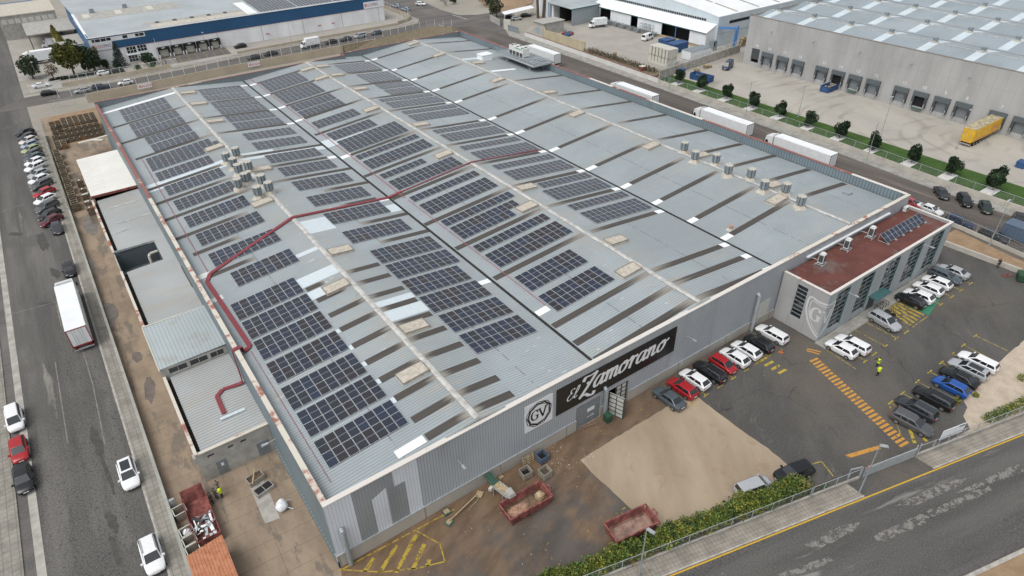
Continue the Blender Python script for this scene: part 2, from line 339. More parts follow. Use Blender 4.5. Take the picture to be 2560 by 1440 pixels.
@D
def yard_dirt():
    t = NT('yard_dirt'); col = t.mix(t.ramp(t.noise(.3, 6, .65, t.map((1,.45,1))), .35, .65), (.235,.18,.13), (.335,.262,.19))
    col = t.mix(t.math('MULTIPLY', t.ramp(t.noise(.22, 5, .7, t.map((1.6,.5,1), 0, (7,3,0))), .52, .60), .85), col, (.17,.145,.118))
    col = t.mix(t.ramp(t.noise(1.1, 5, .7), .62, .75), col, (.37,.29,.20))
    br = t.n("ShaderNodeTexBrick"); t.l(t.map((1,1,1), .05), br.inputs["Vector"]); br.inputs["Scale"].default_value = .11; br.inputs["Mortar Size"].default_value = .004; br.offset = 0
    col = t.mix(t.math('MULTIPLY', br.outputs["Fac"], .5), col, (.12,.10,.08)); return t.done(col, .85, 0, .3)
def tiles(name, c, mortar, sc, rot, ms=.02):
    def mk():
        t = NT(name); br = t.n("ShaderNodeTexBrick"); t.l(t.map((1,1,1), rot), br.inputs["Vector"]); br.offset = 0
        br.inputs["Scale"].default_value = sc; br.inputs["Mortar Size"].default_value = ms; br.inputs["Brick Width"].default_value = .5; br.inputs["Row Height"].default_value = .5
        col = t.mix(t.ramp(t.noise(.5, 6, .7), .3, .7), [x*.72 for x in c], [x*1.15 for x in c]); col = t.mix(t.math('MULTIPLY', br.outputs["Fac"], .7), col, mortar)
        col = t.mix(t.ramp(t.noise(.8, 6, .7), .62, .74), col, (.14,.12,.09)); return t.done(col, .9, 0, .3)
    MDEF[name] = mk
tiles('pavement_front', (.30,.275,.235), (.12,.11,.09), 1.15, .251, .025); tiles('pavement_left', (.29,.275,.24), (.16,.15,.125), .7, 0, .03); tiles('pavement_far', (.34,.33,.30), (.2,.19,.17), .9, 0, .02)
def earth(name, c1, c2, c3, sc=.6, lo=.62, hi=.72):
    def mk():
        t = NT(name); col = t.mix(t.ramp(t.noise(sc, 6, .7), .3, .7), c1, c2); col = t.mix(t.ramp(t.noise(sc*3, 5, .7), lo, hi), col, c3); return t.done(col, .95, 0, .2)
    MDEF[name] = mk
earth('sand', (.42,.35,.27), (.54,.46,.37), (.20,.17,.11)); earth('bank_earth', (.26,.18,.11), (.34,.24,.155), (.12,.11,.06)); earth('hill_earth', (.27,.19,.125), (.36,.26,.175), (.15,.12,.08), .15)
earth('land', (.29,.27,.23), (.36,.335,.29), (.25,.23,.19), .05); earth('yard_pale', (.33,.313,.28), (.40,.378,.338), (.26,.24,.205), .12); earth('scrub_dry', (.16,.13,.09), (.25,.21,.15), (.10,.09,.055), 1.2, .5, .62)
earth('moss_tile', (.40,.16,.085), (.52,.24,.14), (.15,.13,.07), 1.6, .58, .66); earth('tan_wall', (.42,.37,.25), (.52,.46,.33), (.24,.20,.13), .3, .6, .8); earth('white_wall', (.60,.60,.57), (.70,.69,.66), (.42,.30,.24), .4, .62, .8)
earth('road_wall', (.42,.40,.36), (.54,.51,.44), (.33,.29,.22), .25, .55, .75); earth('yard_wall', (.30,.31,.28), (.40,.40,.36), (.24,.24,.21), .5); earth('retaining', (.42,.37,.29), (.52,.46,.36), (.26,.22,.17), .2, .58, .78)
@D
def lawn_green():
    t = NT('lawn_green'); col = t.mix(t.ramp(t.noise(.35, 4, .6), .3, .7), (.045,.088,.026), (.068,.12,.034)); return t.done(col, .95, 0, .1)
@D
def dock_yard():
    t = NT('dock_yard'); col = t.mix(t.ramp(t.noise(.1, 6, .65, t.map((1,.4,1), .4)), .3, .7), (.36,.34,.30), (.44,.415,.365))
    for loc, sc in (((-152,-30,0), .05), ((-158,-12,0), .07)):
        wv = t.n("ShaderNodeTexWave", wave_type='RINGS', rings_direction='Z'); t.l(t.map((1,1,1), 0, loc), wv.inputs["Vector"]); wv.inputs["Scale"].default_value = sc; wv.inputs["Distortion"].default_value = 6; wv.inputs["Detail"].default_value = 4; wv.inputs["Detail Scale"].default_value = .6
        f = t.math('MULTIPLY', t.ramp(wv.outputs["Fac"], .75, 1.0), t.ramp(t.noise(.07, 4, .6), .45, .6)); col = t.mix(t.math('MULTIPLY', f, .35), col, (.2,.19,.17))
    col = t.mix(t.ramp(t.noise(.16, 5, .7), .66, .76), col, (.24,.21,.17)); return t.done(col, .9, 0, .3)
def panel_wall(name, c, axis, pitch):
    def mk():
        t = NT(name); col = t.mix(t.ramp(t.noise(.15, 5, .6, t.map((1,1,.4))), .3, .7), [x*.86 for x in c], [x*1.1 for x in c])
        r = t.ribs(axis, pitch, .02 if pitch > 2 else .04); col = t.mix(t.math('MULTIPLY', r, .55), col, [x*.35 for x in c])
        z = t.math('LESS_THAN', t.math('FRACT', t.math('DIVIDE', t.xyz()[2], 4.7)), .018); col = t.mix(t.math('MULTIPLY', z, .3), col, [x*.5 for x in c]); return t.done(col, .85, 0, .3)
    MDEF[name] = mk
panel_wall('dock_wall', (.40,.40,.395), 'Y', 2.4); panel_wall('office_wall', (.36,.39,.40), 'X', 2.05); panel_wall('logi_wall', (.78,.79,.80), 'X', 15.0); panel_wall('plinth_concrete', (.40,.375,.33), 'X', 9.5)
@D
def office_roof():
    t = NT('office_roof'); col = t.mix(t.ramp(t.noise(.35, 5, .6), .3, .7), (.105,.034,.026), (.155,.05,.038)); n = t.ramp(t.noise(.16, 6, .7), .5, .62)
    br = t.n("ShaderNodeTexBrick"); t.l(t.coord(), br.inputs["Vector"]); br.inputs["Scale"].default_value = .7; br.inputs["Mortar Size"].default_value = .03; br.offset = 0
    w_ = t.math('MULTIPLY', n, t.math('SUBTRACT', 1.0, t.math('MULTIPLY', br.outputs["Fac"], .5))); col = t.mix(t.math('MULTIPLY', w_, .75), col, (.15,.125,.11))
    return t.done(col, t.math('SUBTRACT', .7, t.math('MULTIPLY', n, .45)), 0, .5)
def line_paint(name, c, lo=.35, hi=.62):
    def mk():
        t = NT(name); f = t.ramp(t.noise(1.5, 6, .75), lo, hi); b = t.n("ShaderNodeBsdfTransparent"); mx = t.n("ShaderNodeMixShader"); out = t.t.nodes["Material Output"]
        t.done(t.mix(t.noise(4, 3), [x*.8 for x in c], c), .85); t.l(f, mx.inputs[0]); t.l(b.outputs[0], mx.inputs[1]); t.l(t.b.outputs[0], mx.inputs[2]); t.l(mx.outputs[0], out.inputs[0]); return t.m
    MDEF[name] = mk
line_paint('worn_pale', (.235,.225,.205), .40, .56); line_paint('line_faint', (.42,.32,.08), .46, .68); line_paint('line_yellow', (.46,.335,.05), .36, .54); line_paint('line_yellow_worn', (.50,.38,.06), .36, .54); line_paint('line_orange', (.58,.29,.06), .33, .46); line_paint('line_white', (.62,.62,.60), .35, .55); line_paint('bay_green', (.045,.22,.13), .25, .4); line_paint('kerb_yellow', (.62,.38,.03), .15, .3)
def wire(name, c, k):     # woven wire mesh: thin wires with air between
    def mk():
        t = NT(name); b = t.n("ShaderNodeBsdfTransparent"); mx = t.n("ShaderNodeMixShader"); out = t.t.nodes["Material Output"]; t.done(c, .5, .3)
        x, y, z = t.xyz(); u = t.math('FRACT', t.math('DIVIDE', t.math('ADD', t.math('ADD', x, y), z), .12)); v = t.math('FRACT', t.math('DIVIDE', t.math('SUBTRACT', t.math('ADD', x, y), z), .12))
        f = t.math('MAXIMUM', t.math('LESS_THAN', u, k), t.math('LESS_THAN', v, k)); t.l(f, mx.inputs[0]); t.l(b.outputs[0], mx.inputs[1]); t.l(t.b.outputs[0], mx.inputs[2]); t.l(mx.outputs[0], out.inputs[0]); return t.m
    MDEF[name] = mk
wire('wire_mesh', (.30,.33,.34), .07); wire('wire_green', (.05,.16,.11), .14)
def leafm(name, c):
    def mk():
        t = NT(name); f = t.noise(1.4, 3); return t.done(t.mix(f, [x*.6 for x in c], [x*1.35 for x in c]), .6, 0, .3)
    MDEF[name] = mk
for nme, c in dict(leaf_a=(.08,.14,.035), leaf_b=(.16,.20,.04), leaf_y=(.36,.33,.06), leaf_o=(.27,.16,.07), leaf_d=(.03,.058,.024), holly_a=(.016,.034,.016), holly_b=(.026,.048,.022), olive_a=(.05,.07,.035), olive_b=(.075,.095,.05), gold_a=(.07,.085,.02), gold_b=(.105,.11,.025), cypress_a=(.15,.14,.03), cypress_b=(.19,.165,.035), fir_a=(.045,.065,.055), fir_b=(.06,.085,.075), dry_a=(.16,.13,.085), dry_b=(.11,.09,.055)).items(): leafm(nme, c)
# ================================================================== GROUND AND ROADS
def ragged(poly, step=.8, amp=.16, seed=1):
    r_ = random.Random(seed); out = []
    for i in range(len(poly)):
        a, b = Vector((*poly[i],0)), Vector((*poly[(i+1) % len(poly)],0)); n = max(1, int((b-a).length/step)); d = (b-a).normalized(); s_ = Vector((-d.y,d.x,0))
        for k in range(n): q = a.lerp(b, k/n) + s_*(r_.uniform(-amp,amp) if k else 0); out.append((q.x, q.y))
    return out
def fl(x): return -10.9 - .2570*x           # fence line along the front road (y at x)
def fl_off(x, d): return fl(x) - d*1.0325   # same line shifted d metres towards the road
sheet('ground', [(-900,-500),(900,-500),(900,1600),(-900,1600)], 0, 'land')
sheet('street', [(-23.7,-60),(-14,-60),(-14,300),(-23.7,300)], .004, 'asphalt_left')
sheet('gutter', [(-24.5,-60),(-23.7,-60),(-23.7,172),(-24.5,172)], .008, 'concrete')
sheet('street_edge', [(-25.5,-60),(-24.5,-60),(-24.5,172),(-25.5,172)], .004, 'asphalt_back')
struct(MB().bx(-40,-25.5,-60,172,-.2,.12).build('pavement', 'pavement_left'))
struct(MB().bx(-14,-13.8,-60,150,-.2,.13).build('kerb', 'curb')); struct(MB().bx(-13.8,-12.25,-60,150,-.2,.125).build('pavement', 'pavement_left'))
sheet('side_yard', [(-12,-30),(0,-30),(0,165),(-12,165)], .008, 'yard_dirt')
sheet('yard', [(0,0),(112,0),(112,-24.2),(86,-24.1),(75.4,-24.5),(72.6,-24.3),(71.2,-25.7),(69.3,-26.1),(67.8,-27.6),(60,fl(60)),(0,fl(0)),(-3,-10)], .012, 'asphalt_yard')
sheet('parking_lot', ragged([(46.1,-.6),(67.3,-.6),(67.3,-7.6),(100,-7.6),(107.5,-5),(108,-16.5),(112,-24.2),(86,-24.1),(75.4,-24.5),(72.6,-24.3),(71.2,-25.7),(69.3,-26.1),(67.8,-27.6),(60,fl(60)+.2),(46,fl(46)+.4),(46.2,-15)], 1.0, .12, 4), .016, 'asphalt_lot')
sheet('concrete_slab', ragged([(27.6,-3.8),(34.7,-3.7),(42.3,-3.8),(46.1,-4.4),(46.0,-12.1),(46.2,-15.3),(45.6,-21.3),(38,-19.6),(33,-18.2),(28.4,-15.4),(27.7,-12.2),(27.5,-7.3)], .7, .07), .022, 'slab_tan')
sheet('sand', [(70,-24.0),(112,-24.0),(112,fl(112)),(66.5,fl(66.5)+.3),(67,-26.5)], .006, 'sand')
# front pavement with kerb, road, far verge
def strip_poly(x0, x1, a, b): return [(x0, fl_off(x0,b)), (x1, fl_off(x1,b)), (x1, fl_off(x1,a)), (x0, fl_off(x0,a))]
sheet('front_road', strip_poly(-60, 190, 1.9, 12.6), .005, 'asphalt_front')
for a, b in ((-20, 48.8), (58.4, 130)):
    struct(MB().prism(strip_poly(a, b, .15, 1.95), -.2, .12).build('pavement', 'pavement_front'))
    struct(MB().prism(strip_poly(a, b, 1.95, 2.1), -.2, .125).build('kerb', 'curb'))
sheet('driveway', strip_poly(48.8, 58.4, -1.5, 2.05), .018, 'asphalt_lot')
sheet('road_line', strip_poly(-20, 150, 2.16, 2.32), .014, 'kerb_yellow')
struct(MB().prism(strip_poly(-60, 190, 12.6, 13.0), -.2, .13).build('kerb', 'curb')); sheet('verge', strip_poly(-60, 190, 13.0, 30), .05, 'bank_earth')
# right road
sheet('road', [(99.8,-7),(112.5,-14),(112,-60),(131,-60),(127.6,8),(128.6,30),(130.6,90),(131,156),(128,182),(99,182)], .004, 'asphalt_right')
kb = [(127.6,-60),(127.2,8),(128.6,30),(130.2,90),(130.8,156)]; wl = [(130.8,-60),(130.6,8),(131.8,30),(133.3,90),(134.9,157)]
for (a, b), (c, d) in zip(zip(kb[:-1], kb[1:]), zip(wl[:-1], wl[1:])):
    struct(MB().prism([a, c, d, b], -.2, .13).build('pavement', 'pavement_far'))
# back street, junction and the streets beyond
sheet('back_street', [(-23.7,177.5),(100,179),(128,178),(131,156),(138,170),(152,182),(152,190),(140,190.5),(134,195),(133.5,208),(136,230),(142,300),(126,300),(119,232),(118.6,199),(115,193.4),(108,191.8),(60,191.6),(30,187.5),(14,186.8),(-14,187.5)], .009, 'asphalt_back')
sheet('forecourt', [(-8,192),(14,190.6),(40,190.2),(60,193.4),(108,193.6),(117,197),(118.5,232),(116,262),(108,262),(108,206),(-8,206)], .007, 'yard_pale')
sheet('truck_yard', [(-14,206),(7,206),(7,300),(-14,300)], .0075, 'yard_pale')
struct(MB().prism([(-14,190.2),(14,190),(30,190.2),(60,193.2),(108,193.4),(115.5,195.5),(118,200),(118.5,232),(117,232),(116.5,201),(114,197.6),(107,194.8),(60,194.8),(30,192),(-8,192),(-14,192)], -.2, .12).build('pavement', 'pavement_far'))
sheet('street_far', [(-60,178),(-23.7,178),(-23.7,300),(-60,300)], .003, 'yard_pale')
sheet('bank', [(112,174),(84,170.6),(-10,165),(-10,140),(112,140)], .014, 'bank_earth')
mb = MB(); hp = [px(1192,0), px(1220,20), px(1250,30), px(1300,24), px(1330,10), px(1340,-20), px(1250,-60), px(1180,-30)]
mb.prism([(p.x,p.y) for p in hp], -.2, .35); c = sum(hp, Vector())/8
top = [(p.x*.55+c.x*.45, p.y*.55+c.y*.45, 2.6) for p in hp]
for i in range(8):
    j = (i+1) % 8; mb.face([(hp[i].x,hp[i].y,.35),(hp[j].x,hp[j].y,.35),top[j],top[i]])
mb.face(top); struct(mb.build('hill', 'hill_earth'))
sheet('works_yard', [(139,92),(232,92),(232,101),(172,101),(172,158),(157,168),(139,158)], .006, 'yard_pale')
sheet('dock_apron', [(142,-60),(167,-60),(167,91),(142,90)], .006, 'dock_yard')
sheet('lawn', [(134.4,-60),(141.8,-60),(142,90),(138,90.5),(135.9,88),(132.8,30),(131.6,-60)], .010, 'lawn_green')
sheet('bank_earth', [(112,-3.5),(114.6,-3.6),(112.6,-14),(112.4,-24),(108.2,-24),(108.1,-4.4)], .018, 'bank_earth')
# dark puddles in the side yard
rp = random.Random(3)
for (x, y, a, b) in ((374,975,14,33),(343,893,13,13),(272,790,22,30),(228,560,20,26),(222,660,14,16)):
    mb = MB(); pts = []
    for i in range(18):
        t = 2*pi*i/18; k = 1+.35*(rp.random()-.5); q = px(x+a*k*cos(t), y+b*k*sin(t)); pts.append((q.x, q.y, .013))
    mb.face(pts[::-1]); struct(mb.build('puddle', 'wet_mud'))
for (poly, sd_) in (([(2185,1340),(2300,1285),(2325,1292),(2318,1305),(2215,1352),(2192,1352)],1),([(2315,1280),(2470,1213),(2480,1226),(2330,1292)],2),([(1930,1440),(2070,1392),(2085,1402),(1985,1440)],3),([(2010,1362),(2110,1310),(2150,1305),(2130,1330),(2040,1375)],4),([(2240,1265),(2360,1205),(2420,1195),(2400,1215),(2290,1262)],5),([(2380,1235),(2520,1170),(2560,1158),(2560,1180),(2430,1225)],7)):
    struct(MB().face([(q[0],q[1],.0092) for q in ragged([tuple(px(*p))[:2] for p in poly], .4, .1, sd_)][::-1]).build('road_patch', 'worn_pale'))
rp2 = random.Random(9)
for (x, y, a, b) in ((243,1105,14,38),(266,1175,7,60),(280,1305,15,26),(290,1380,8,50),(116,760,20,6),(40,585,18,5),(108,605,14,22),(139,683,12,14)):
    mb = MB(); pts = []
    for i in range(16):
        t = 2*pi*i/16; k = 1+.5*(rp2.random()-.5); q = px(x+a*k*cos(t)+(y and b*.35*sin(t)), y+b*k*sin(t)); pts.append((q.x, q.y, .0065+x*.00001))
    mb.face(pts[::-1]); struct(mb.build('asphalt_patch', 'stain_dark'))
# ---- paint on the ground
def seg(mb, p, q, w, z=.026):
    p, q = Vector((p[0],p[1],0)), Vector((q[0],q[1],0)); d = (q-p).normalized(); n = Vector((-d.y, d.x, 0))*w/2
    mb.face([(p-n)+Vector((0,0,z)), (q-n)+Vector((0,0,z)), (q+n)+Vector((0,0,z)), (p+n)+Vector((0,0,z))])
mb = MB()
seg(mb, (-.3,-.35), (12.5,-.95), .16)
for a, b in (((8,-.9),(9.2,-3.6)),((9.2,-3.6),(8.6,-5.6)),((0,-.4),(3,-2.9)),((3,-2.9),(6,-4.6)),((6,-4.6),(8.6,-5.6))): seg(mb, a, b, .14)
for a, b in (((1.7,-1.9),(3.1,-1.1)),((2.8,-2.9),(5.6,-1.15)),((4.1,-3.8),(7.8,-1.25)),((5.6,-4.5),(7.9,-2.7)),((6.9,-5.0),(7.5,-4.5))): seg(mb, a, b, .42)
struct(mb.build('yellow_line', 'line_yellow'))
mb = MB()
for (x, y) in ((77.2,-13.5),(74.3,-13.5),(71.6,-13.5),(69.3,-13.6),(79.6,-13.6),(90,-13.2),(93.3,-13.2),(96.2,-13.2),(99.2,-13.2)): seg(mb, (x, y), (x, y+4.6), .13); seg(mb, (x-.6, y), (x+.6, y), .16)
for x in (44.7,47.2,49.9,52.5,55.1,57.4,59.8): seg(mb, (x,-.8), (x,-5.3), .12); seg(mb, (x-.5,-5.3), (x+.5,-5.3), .15)
for x in (64.5,67.3,70.9,74,77,80,83,86.5): seg(mb, (x,-19.7), (x,-24.2), .12); seg(mb, (x-.55,-19.7), (x+.55,-19.7), .16)
struct(mb.build('yellow_marking', 'line_yellow_worn')); mb = MB()
for (x, y) in ((26.6,-11.5),(24.9,-11.1),(22.3,-10.7),(17.5,-10)): seg(mb, (x, y), (x-.2, y-1.7), .13); seg(mb, (x-.7,y), (x+.7,y), .15)
for x in (28.9,30.6,32.4,37.5): seg(mb, (x,-1.2), (x+.3,-3.5), .12); seg(mb, (x-.3,-2.3), (x+1.6,-2.2), .12)
struct(mb.build('faint_marking', 'line_faint')); mb = MB()
seg(mb, (47.9,-19.6), (49.4,-20.1), .12); seg(mb, (49.4,-20.1), (48.6,-22.1), .12); seg(mb, (67.2,-9.2), (66.8,-13.7), .1); seg(mb, (63.8,-20), (60.2,-23.4), .12)
for k in range(4): seg(mb, (57.6+.1*k,-5.2-1.0*k), (59.4,-5.3-1.0*k), .38)
for a, b in (((62.2,-23.3),(60.4,-24.9)),((62.8,-23.2),(61.8,-25.6))): seg(mb, a, b, .4)
struct(mb.build('yellow_marking', 'line_yellow_worn'))
mb = MB()
for k in range(5): seg(mb, (81.6+.95*k,-13.1), (82.7+.7*k,-9.3), .45)
seg(mb, (81.3,-13.5),(85.6,-13.5),.12); seg(mb, (82.2,-9.1),(85.8,-9.2),.12); struct(mb.build('yellow_hatching', 'line_yellow'))
mb = MB(); pa, pb = Vector((64.1,-8.9,0)), Vector((59.2,-24.3,0)); n = 27
for k in range(n):
    t = (k+.5)/n; p = pa.lerp(pb, t); seg(mb, p+Vector((-.75,-.1,0)), p+Vector((.75,-.62,0)) if False else p+Vector((.72,-.30,0)), .34)
seg(mb, (65.3,-7.4), (66.2,-9.0), .25); seg(mb, (64.9,-7.6), (65.6,-9.1), .25); seg(mb, (52.3,-21.4), (56.6,-22.8), .5); struct(mb.build('orange_crossing', 'line_orange'))
mb = MB(); mb.face([(85.9,-9.5,.024),(85.9,-13.5,.024),(91.4,-12.4,.024),(91.2,-9.5,.024)][::1]); struct(mb.build('green_bay', 'bay_green'))
sheet('office_pavement', [(67.2,-9.0),(101,-9.0),(101,-7.3),(67.2,-7.3)], .03, 'pavement_far')
mb = MB()
for a, b in (((1130,37),(1167,48)),((1096,62),(1136,76))): seg(mb, px(*a), px(*b), .4)
struct(mb.build('white_stop_line', 'line_white'))
mb = MB()
for a, b in (((138,905),(170,1110)),((205,870),(232,960)),((232,960),(262,1110)),((10,790),(150,752)),((0,530),(60,510))): seg(mb, px(*a), px(*b), .13, .0095)
struct(mb.build('tar_joint', 'joint_pale'))
mb = MB()
for k in range(8): seg(mb, (25.6+2.7*k, 205.2), (25.0+2.7*k, 196.4), .16)
struct(mb.build('yellow_bay_line', 'line_yellow')); sheet('dock_ramp', [(25,205.9),(46.5,205.9),(46,196.2),(24.5,196)], .012, 'asphalt_back')

# ================================================================== THE MAIN WAREHOUSE
WH = thing('warehouse', 'huge three-gabled grey metal warehouse with ribbed roof filling the middle', 'warehouse')
def part(mb, name, mat, parent=WH, smooth=False): return mb.build(name, mat, parent, smooth)
YB = [135.2, 135.2, 135.2, 135.2, 137.2, 137.2]; XS = 61.4
slopes = []
for i in range(6):
    mb = MB(); x0, x1, z0, z1 = CX[i], CX[i+1], CZ[i], CZ[i+1]
    def q(xa, xb, ya, yb, mb=mb, x0=x0, x1=x1, z0=z0, z1=z1):
        za, zb = z0+(z1-z0)*(xa-x0)/(x1-x0), z0+(z1-z0)*(xb-x0)/(x1-x0)
        mb.hexa([(xa,ya,za-.12),(xb,ya,zb-.12),(xb,yb,zb-.12),(xa,yb,za-.12),(xa,ya,za),(xb,ya,zb),(xb,yb,zb),(xa,yb,za)])
    q(x0, x1, .3, 135.2)
    if i == 3: q(XS, x1, 135.2, 137.2)
    if i > 3: q(x0, x1, 135.2, 137.2)
    slopes.append(part(mb, 'roof_slope', 'roof_metal'))
for r in (1, 3, 5):
    yb = 135.0 if r < 5 else 137; y = .5
    mb = MB(); k = 0
    while y < yb:
        y2 = min(y+3.9, yb); x, z = CX[r], CZ[r]; lift = .05 if k % 2 else .085
        for sg in (-1, 1):
            mb.face([(x,y,z+lift+.03),(x,y2,z+lift+.03),(x+sg*.34,y2,z+lift-.03),(x+sg*.34,y,z+lift-.03)][::sg])
        mb.face([(x-.34,y,z+lift-.03),(x,y,z+lift+.03),(x+.34,y,z+lift-.03),(x+.3,y,z-.06),(x-.3,y,z-.06)]); y = y2; k += 1
    part(mb, 'ridge_cap', 'ridge_cap')
for v in (2, 4):
    yb = 135 if v == 2 else 137; part(MB().bx(CX[v]-.2, CX[v]+.2, .5, yb, CZ[v]-.1, CZ[v]+.05), 'valley_gutter', 'valley_gutter')
# skylight strips (old dark translucent sheets), with new white sheet at the valley ends
STR="A,1.0,16.5,119.6;A,0.8,16.6,108.7;A,1.6,16.6,98.0;A,0.9,15.3,82.2;A,0.8,13.7,75.5;A,0.7,15.5,68.5;A,0.7,12.0,61.0;A,1.7,8.6,54.4;A,2.2,8.6,46.9;A,11.5,14.1,34.0;A,11.7,15.8,30.7;A,11.7,16.7,26.7;A,11.7,16.8,23.2;A,11.6,16.6,19.4;A,11.6,16.6,15.7;A,11.6,16.6,12.1;A,11.6,16.6,8.5;A,11.6,16.7,4.6;A,11.6,16.4,1.7;B,20.3,31.5,130.7;B,20.8,31.6,119.8;B,17.3,31.5,109.0;B,17.2,31.6,98.0;B,17.2,33.2,82.9;B,19.9,31.6,75.9;B,18.7,33.2,68.8;B,25.2,33.2,61.4;B,25.3,31.5,54.4;B,25.3,33.2,46.7;B,25.2,33.2,39.7;B,17.4,22.2,34.0;B,17.4,22.2,30.6;B,17.3,22.2,26.7;B,17.3,22.3,23.3;B,17.3,22.3,19.5;B,17.3,22.3,15.9;B,17.3,22.3,12.1;B,17.3,22.3,8.4;B,17.3,22.4,4.7;B,17.4,22.2,1.7;C,35.5,50.2,130.2;C,35.4,50.2,119.9;C,35.5,49.7,109.3;C,35.7,50.0,98.7;C,34.1,49.9,88.5;C,35.6,49.8,74.1;C,33.7,49.8,63.9;C,33.7,50.2,52.8;C,33.7,50.1,41.6;C,33.8,49.8,32.4;C,33.9,49.9,22.4;C,33.8,50.0,9.2;C,33.8,50.0,5.0;C,33.8,50.1,1.3;D,54.9,65.3,131.1;D,54.8,65.2,120.3;D,51.0,65.3,109.4;D,50.9,65.2,98.2;D,50.9,65.3,88.1;D,51.2,65.3,74.1;D,51.2,65.4,63.8;D,51.2,65.2,52.9;D,51.0,65.3,41.7;D,51.3,65.4,32.5;D,51.4,65.3,22.3;D,51.0,65.4,9.2;D,51.1,65.4,5.3;D,50.7,64.9,1.2;E,69.1,82.9,131.2;E,68.8,83.5,119.0;E,69.0,82.6,108.4;E,69.3,83.3,97.8;E,69.3,82.3,87.5;E,69.3,83.3,73.6;E,69.4,82.7,63.6;E,69.4,83.3,52.3;E,69.5,81.9,41.5;E,69.3,82.5,32.3;E,69.1,82.8,24.8;E,69.0,82.8,17.1;E,69.2,82.9,10.5;F,84.9,99.4,131.5;F,84.8,99.4,120.1;F,84.9,99.4,88.1;F,85.8,99.4,73.6;F,84.7,99.4,63.3;F,85.2,99.4,52.5;F,85.2,99.4,41.2;F,85.3,99.1,32.2;F,85.3,99.4,24.9;F,86.1,99.2,17.4;F,85.3,98.9,10.3"
def on_roof(mb, xa, xb, ya, yb, h, m=0, uv=None):
    za, zb = roof_z(xa)+h, roof_z(xb)+h; mb.face([(xa,ya,za),(xb,ya,zb),(xb,yb,zb),(xa,yb,za)], m, uv)
for e in STR.split(';'):
    s, a, b, y = e.split(','); i = 'ABCDEF'.index(s); a, b, y = float(a), float(b), float(y); hw = .52
    mb = MB(); up = i % 2 == 0; on_roof(mb, a, b, y-hw, y+hw, .022, 0, [(0,0),(1,0),(1,1),(0,1)] if up else [(1,0),(0,0),(0,1),(1,1)])
    part(mb, 'skylight_strip', 'skylight', slopes[i])
    if (s in 'DE' or (s in 'BC' and y > 90)) and not (s == 'B' and y < 90):
        mb = MB(); v = CX[2] if s in 'BC' else CX[4]
        xa, xb = (b, v-.22) if s in 'BD' else (v+.22, a)
        on_roof(mb, xa, xb, y-hw-.02, y+hw+.02, .024); part(mb, 'new_roof_sheet', 'new_white', slopes[i])
for s, xa, xb, ya, yb, m in (('A',8.7,16.7,34.7,37.2,'patch_white'),('B',17.1,21.5,47.2,51.0,'patch_white'),('B',17.1,31.2,51.0,51.8,'patch_white'),('B',31.2,33.2,48.2,51.0,'patch_white'),('B',17.2,22.6,20.3,22.7,'patch_white'),('B',17.2,22.5,23.9,25.2,'patch_white'),
        ('A',11.2,13.2,31.3,33.3,'patch_white'),('A',8.2,11.4,1.2,2.3,'new_white'),('A',13.4,16.6,42.2,43.2,'patch_white'),('C',33.7,35.6,11.9,13.0,'new_white'),('B',31.3,33.2,22.0,23.0,'new_white'),('C',33.7,36.0,80.5,84.4,'patch_white'),('C',36.0,42.0,82.0,82.4,'patch_white'),('B',31.3,33.2,80.4,82.3,'patch_white'),
        ('B',17.2,31.4,80.9,82.2,'patch_white'),('B',17.2,24,83.6,84.6,'patch_white'),('A',.6,16.6,80.9,81.6,'patch_white'),('A',.6,16.6,82.8,84.3,'patch_white'),('A',.5,16.7,130.4,131.6,'new_white'),('B',31.5,33.2,52.8,53.6,'new_white'),('B',31.6,33.2,74.9,76.2,'new_white'),('C',33.7,36,73.6,74.9,'new_white'),
        ('A',.5,2.4,47.0,48.3,'ac_white'),('A',.5,2.2,40.2,41.3,'ac_white'),('A',11.15,11.6,8.0,8.9,'patch_white'),('A',11.15,11.6,11.7,12.5,'patch_white'),('A',11.15,11.6,15.3,16.1,'patch_white'),('A',11.15,11.6,18.9,19.8,'patch_white'),('A',11.15,11.6,22.8,23.6,'patch_white'),('F',84.5,92,97.3,98.6,'new_white'),('F',84.3,91,110.5,112.2,'patch_white')):
    mb = MB(); on_roof(mb, xa, xb, ya, yb, .017); part(mb, 'roof_patch', m, slopes['ABCDEF'.index(s)])
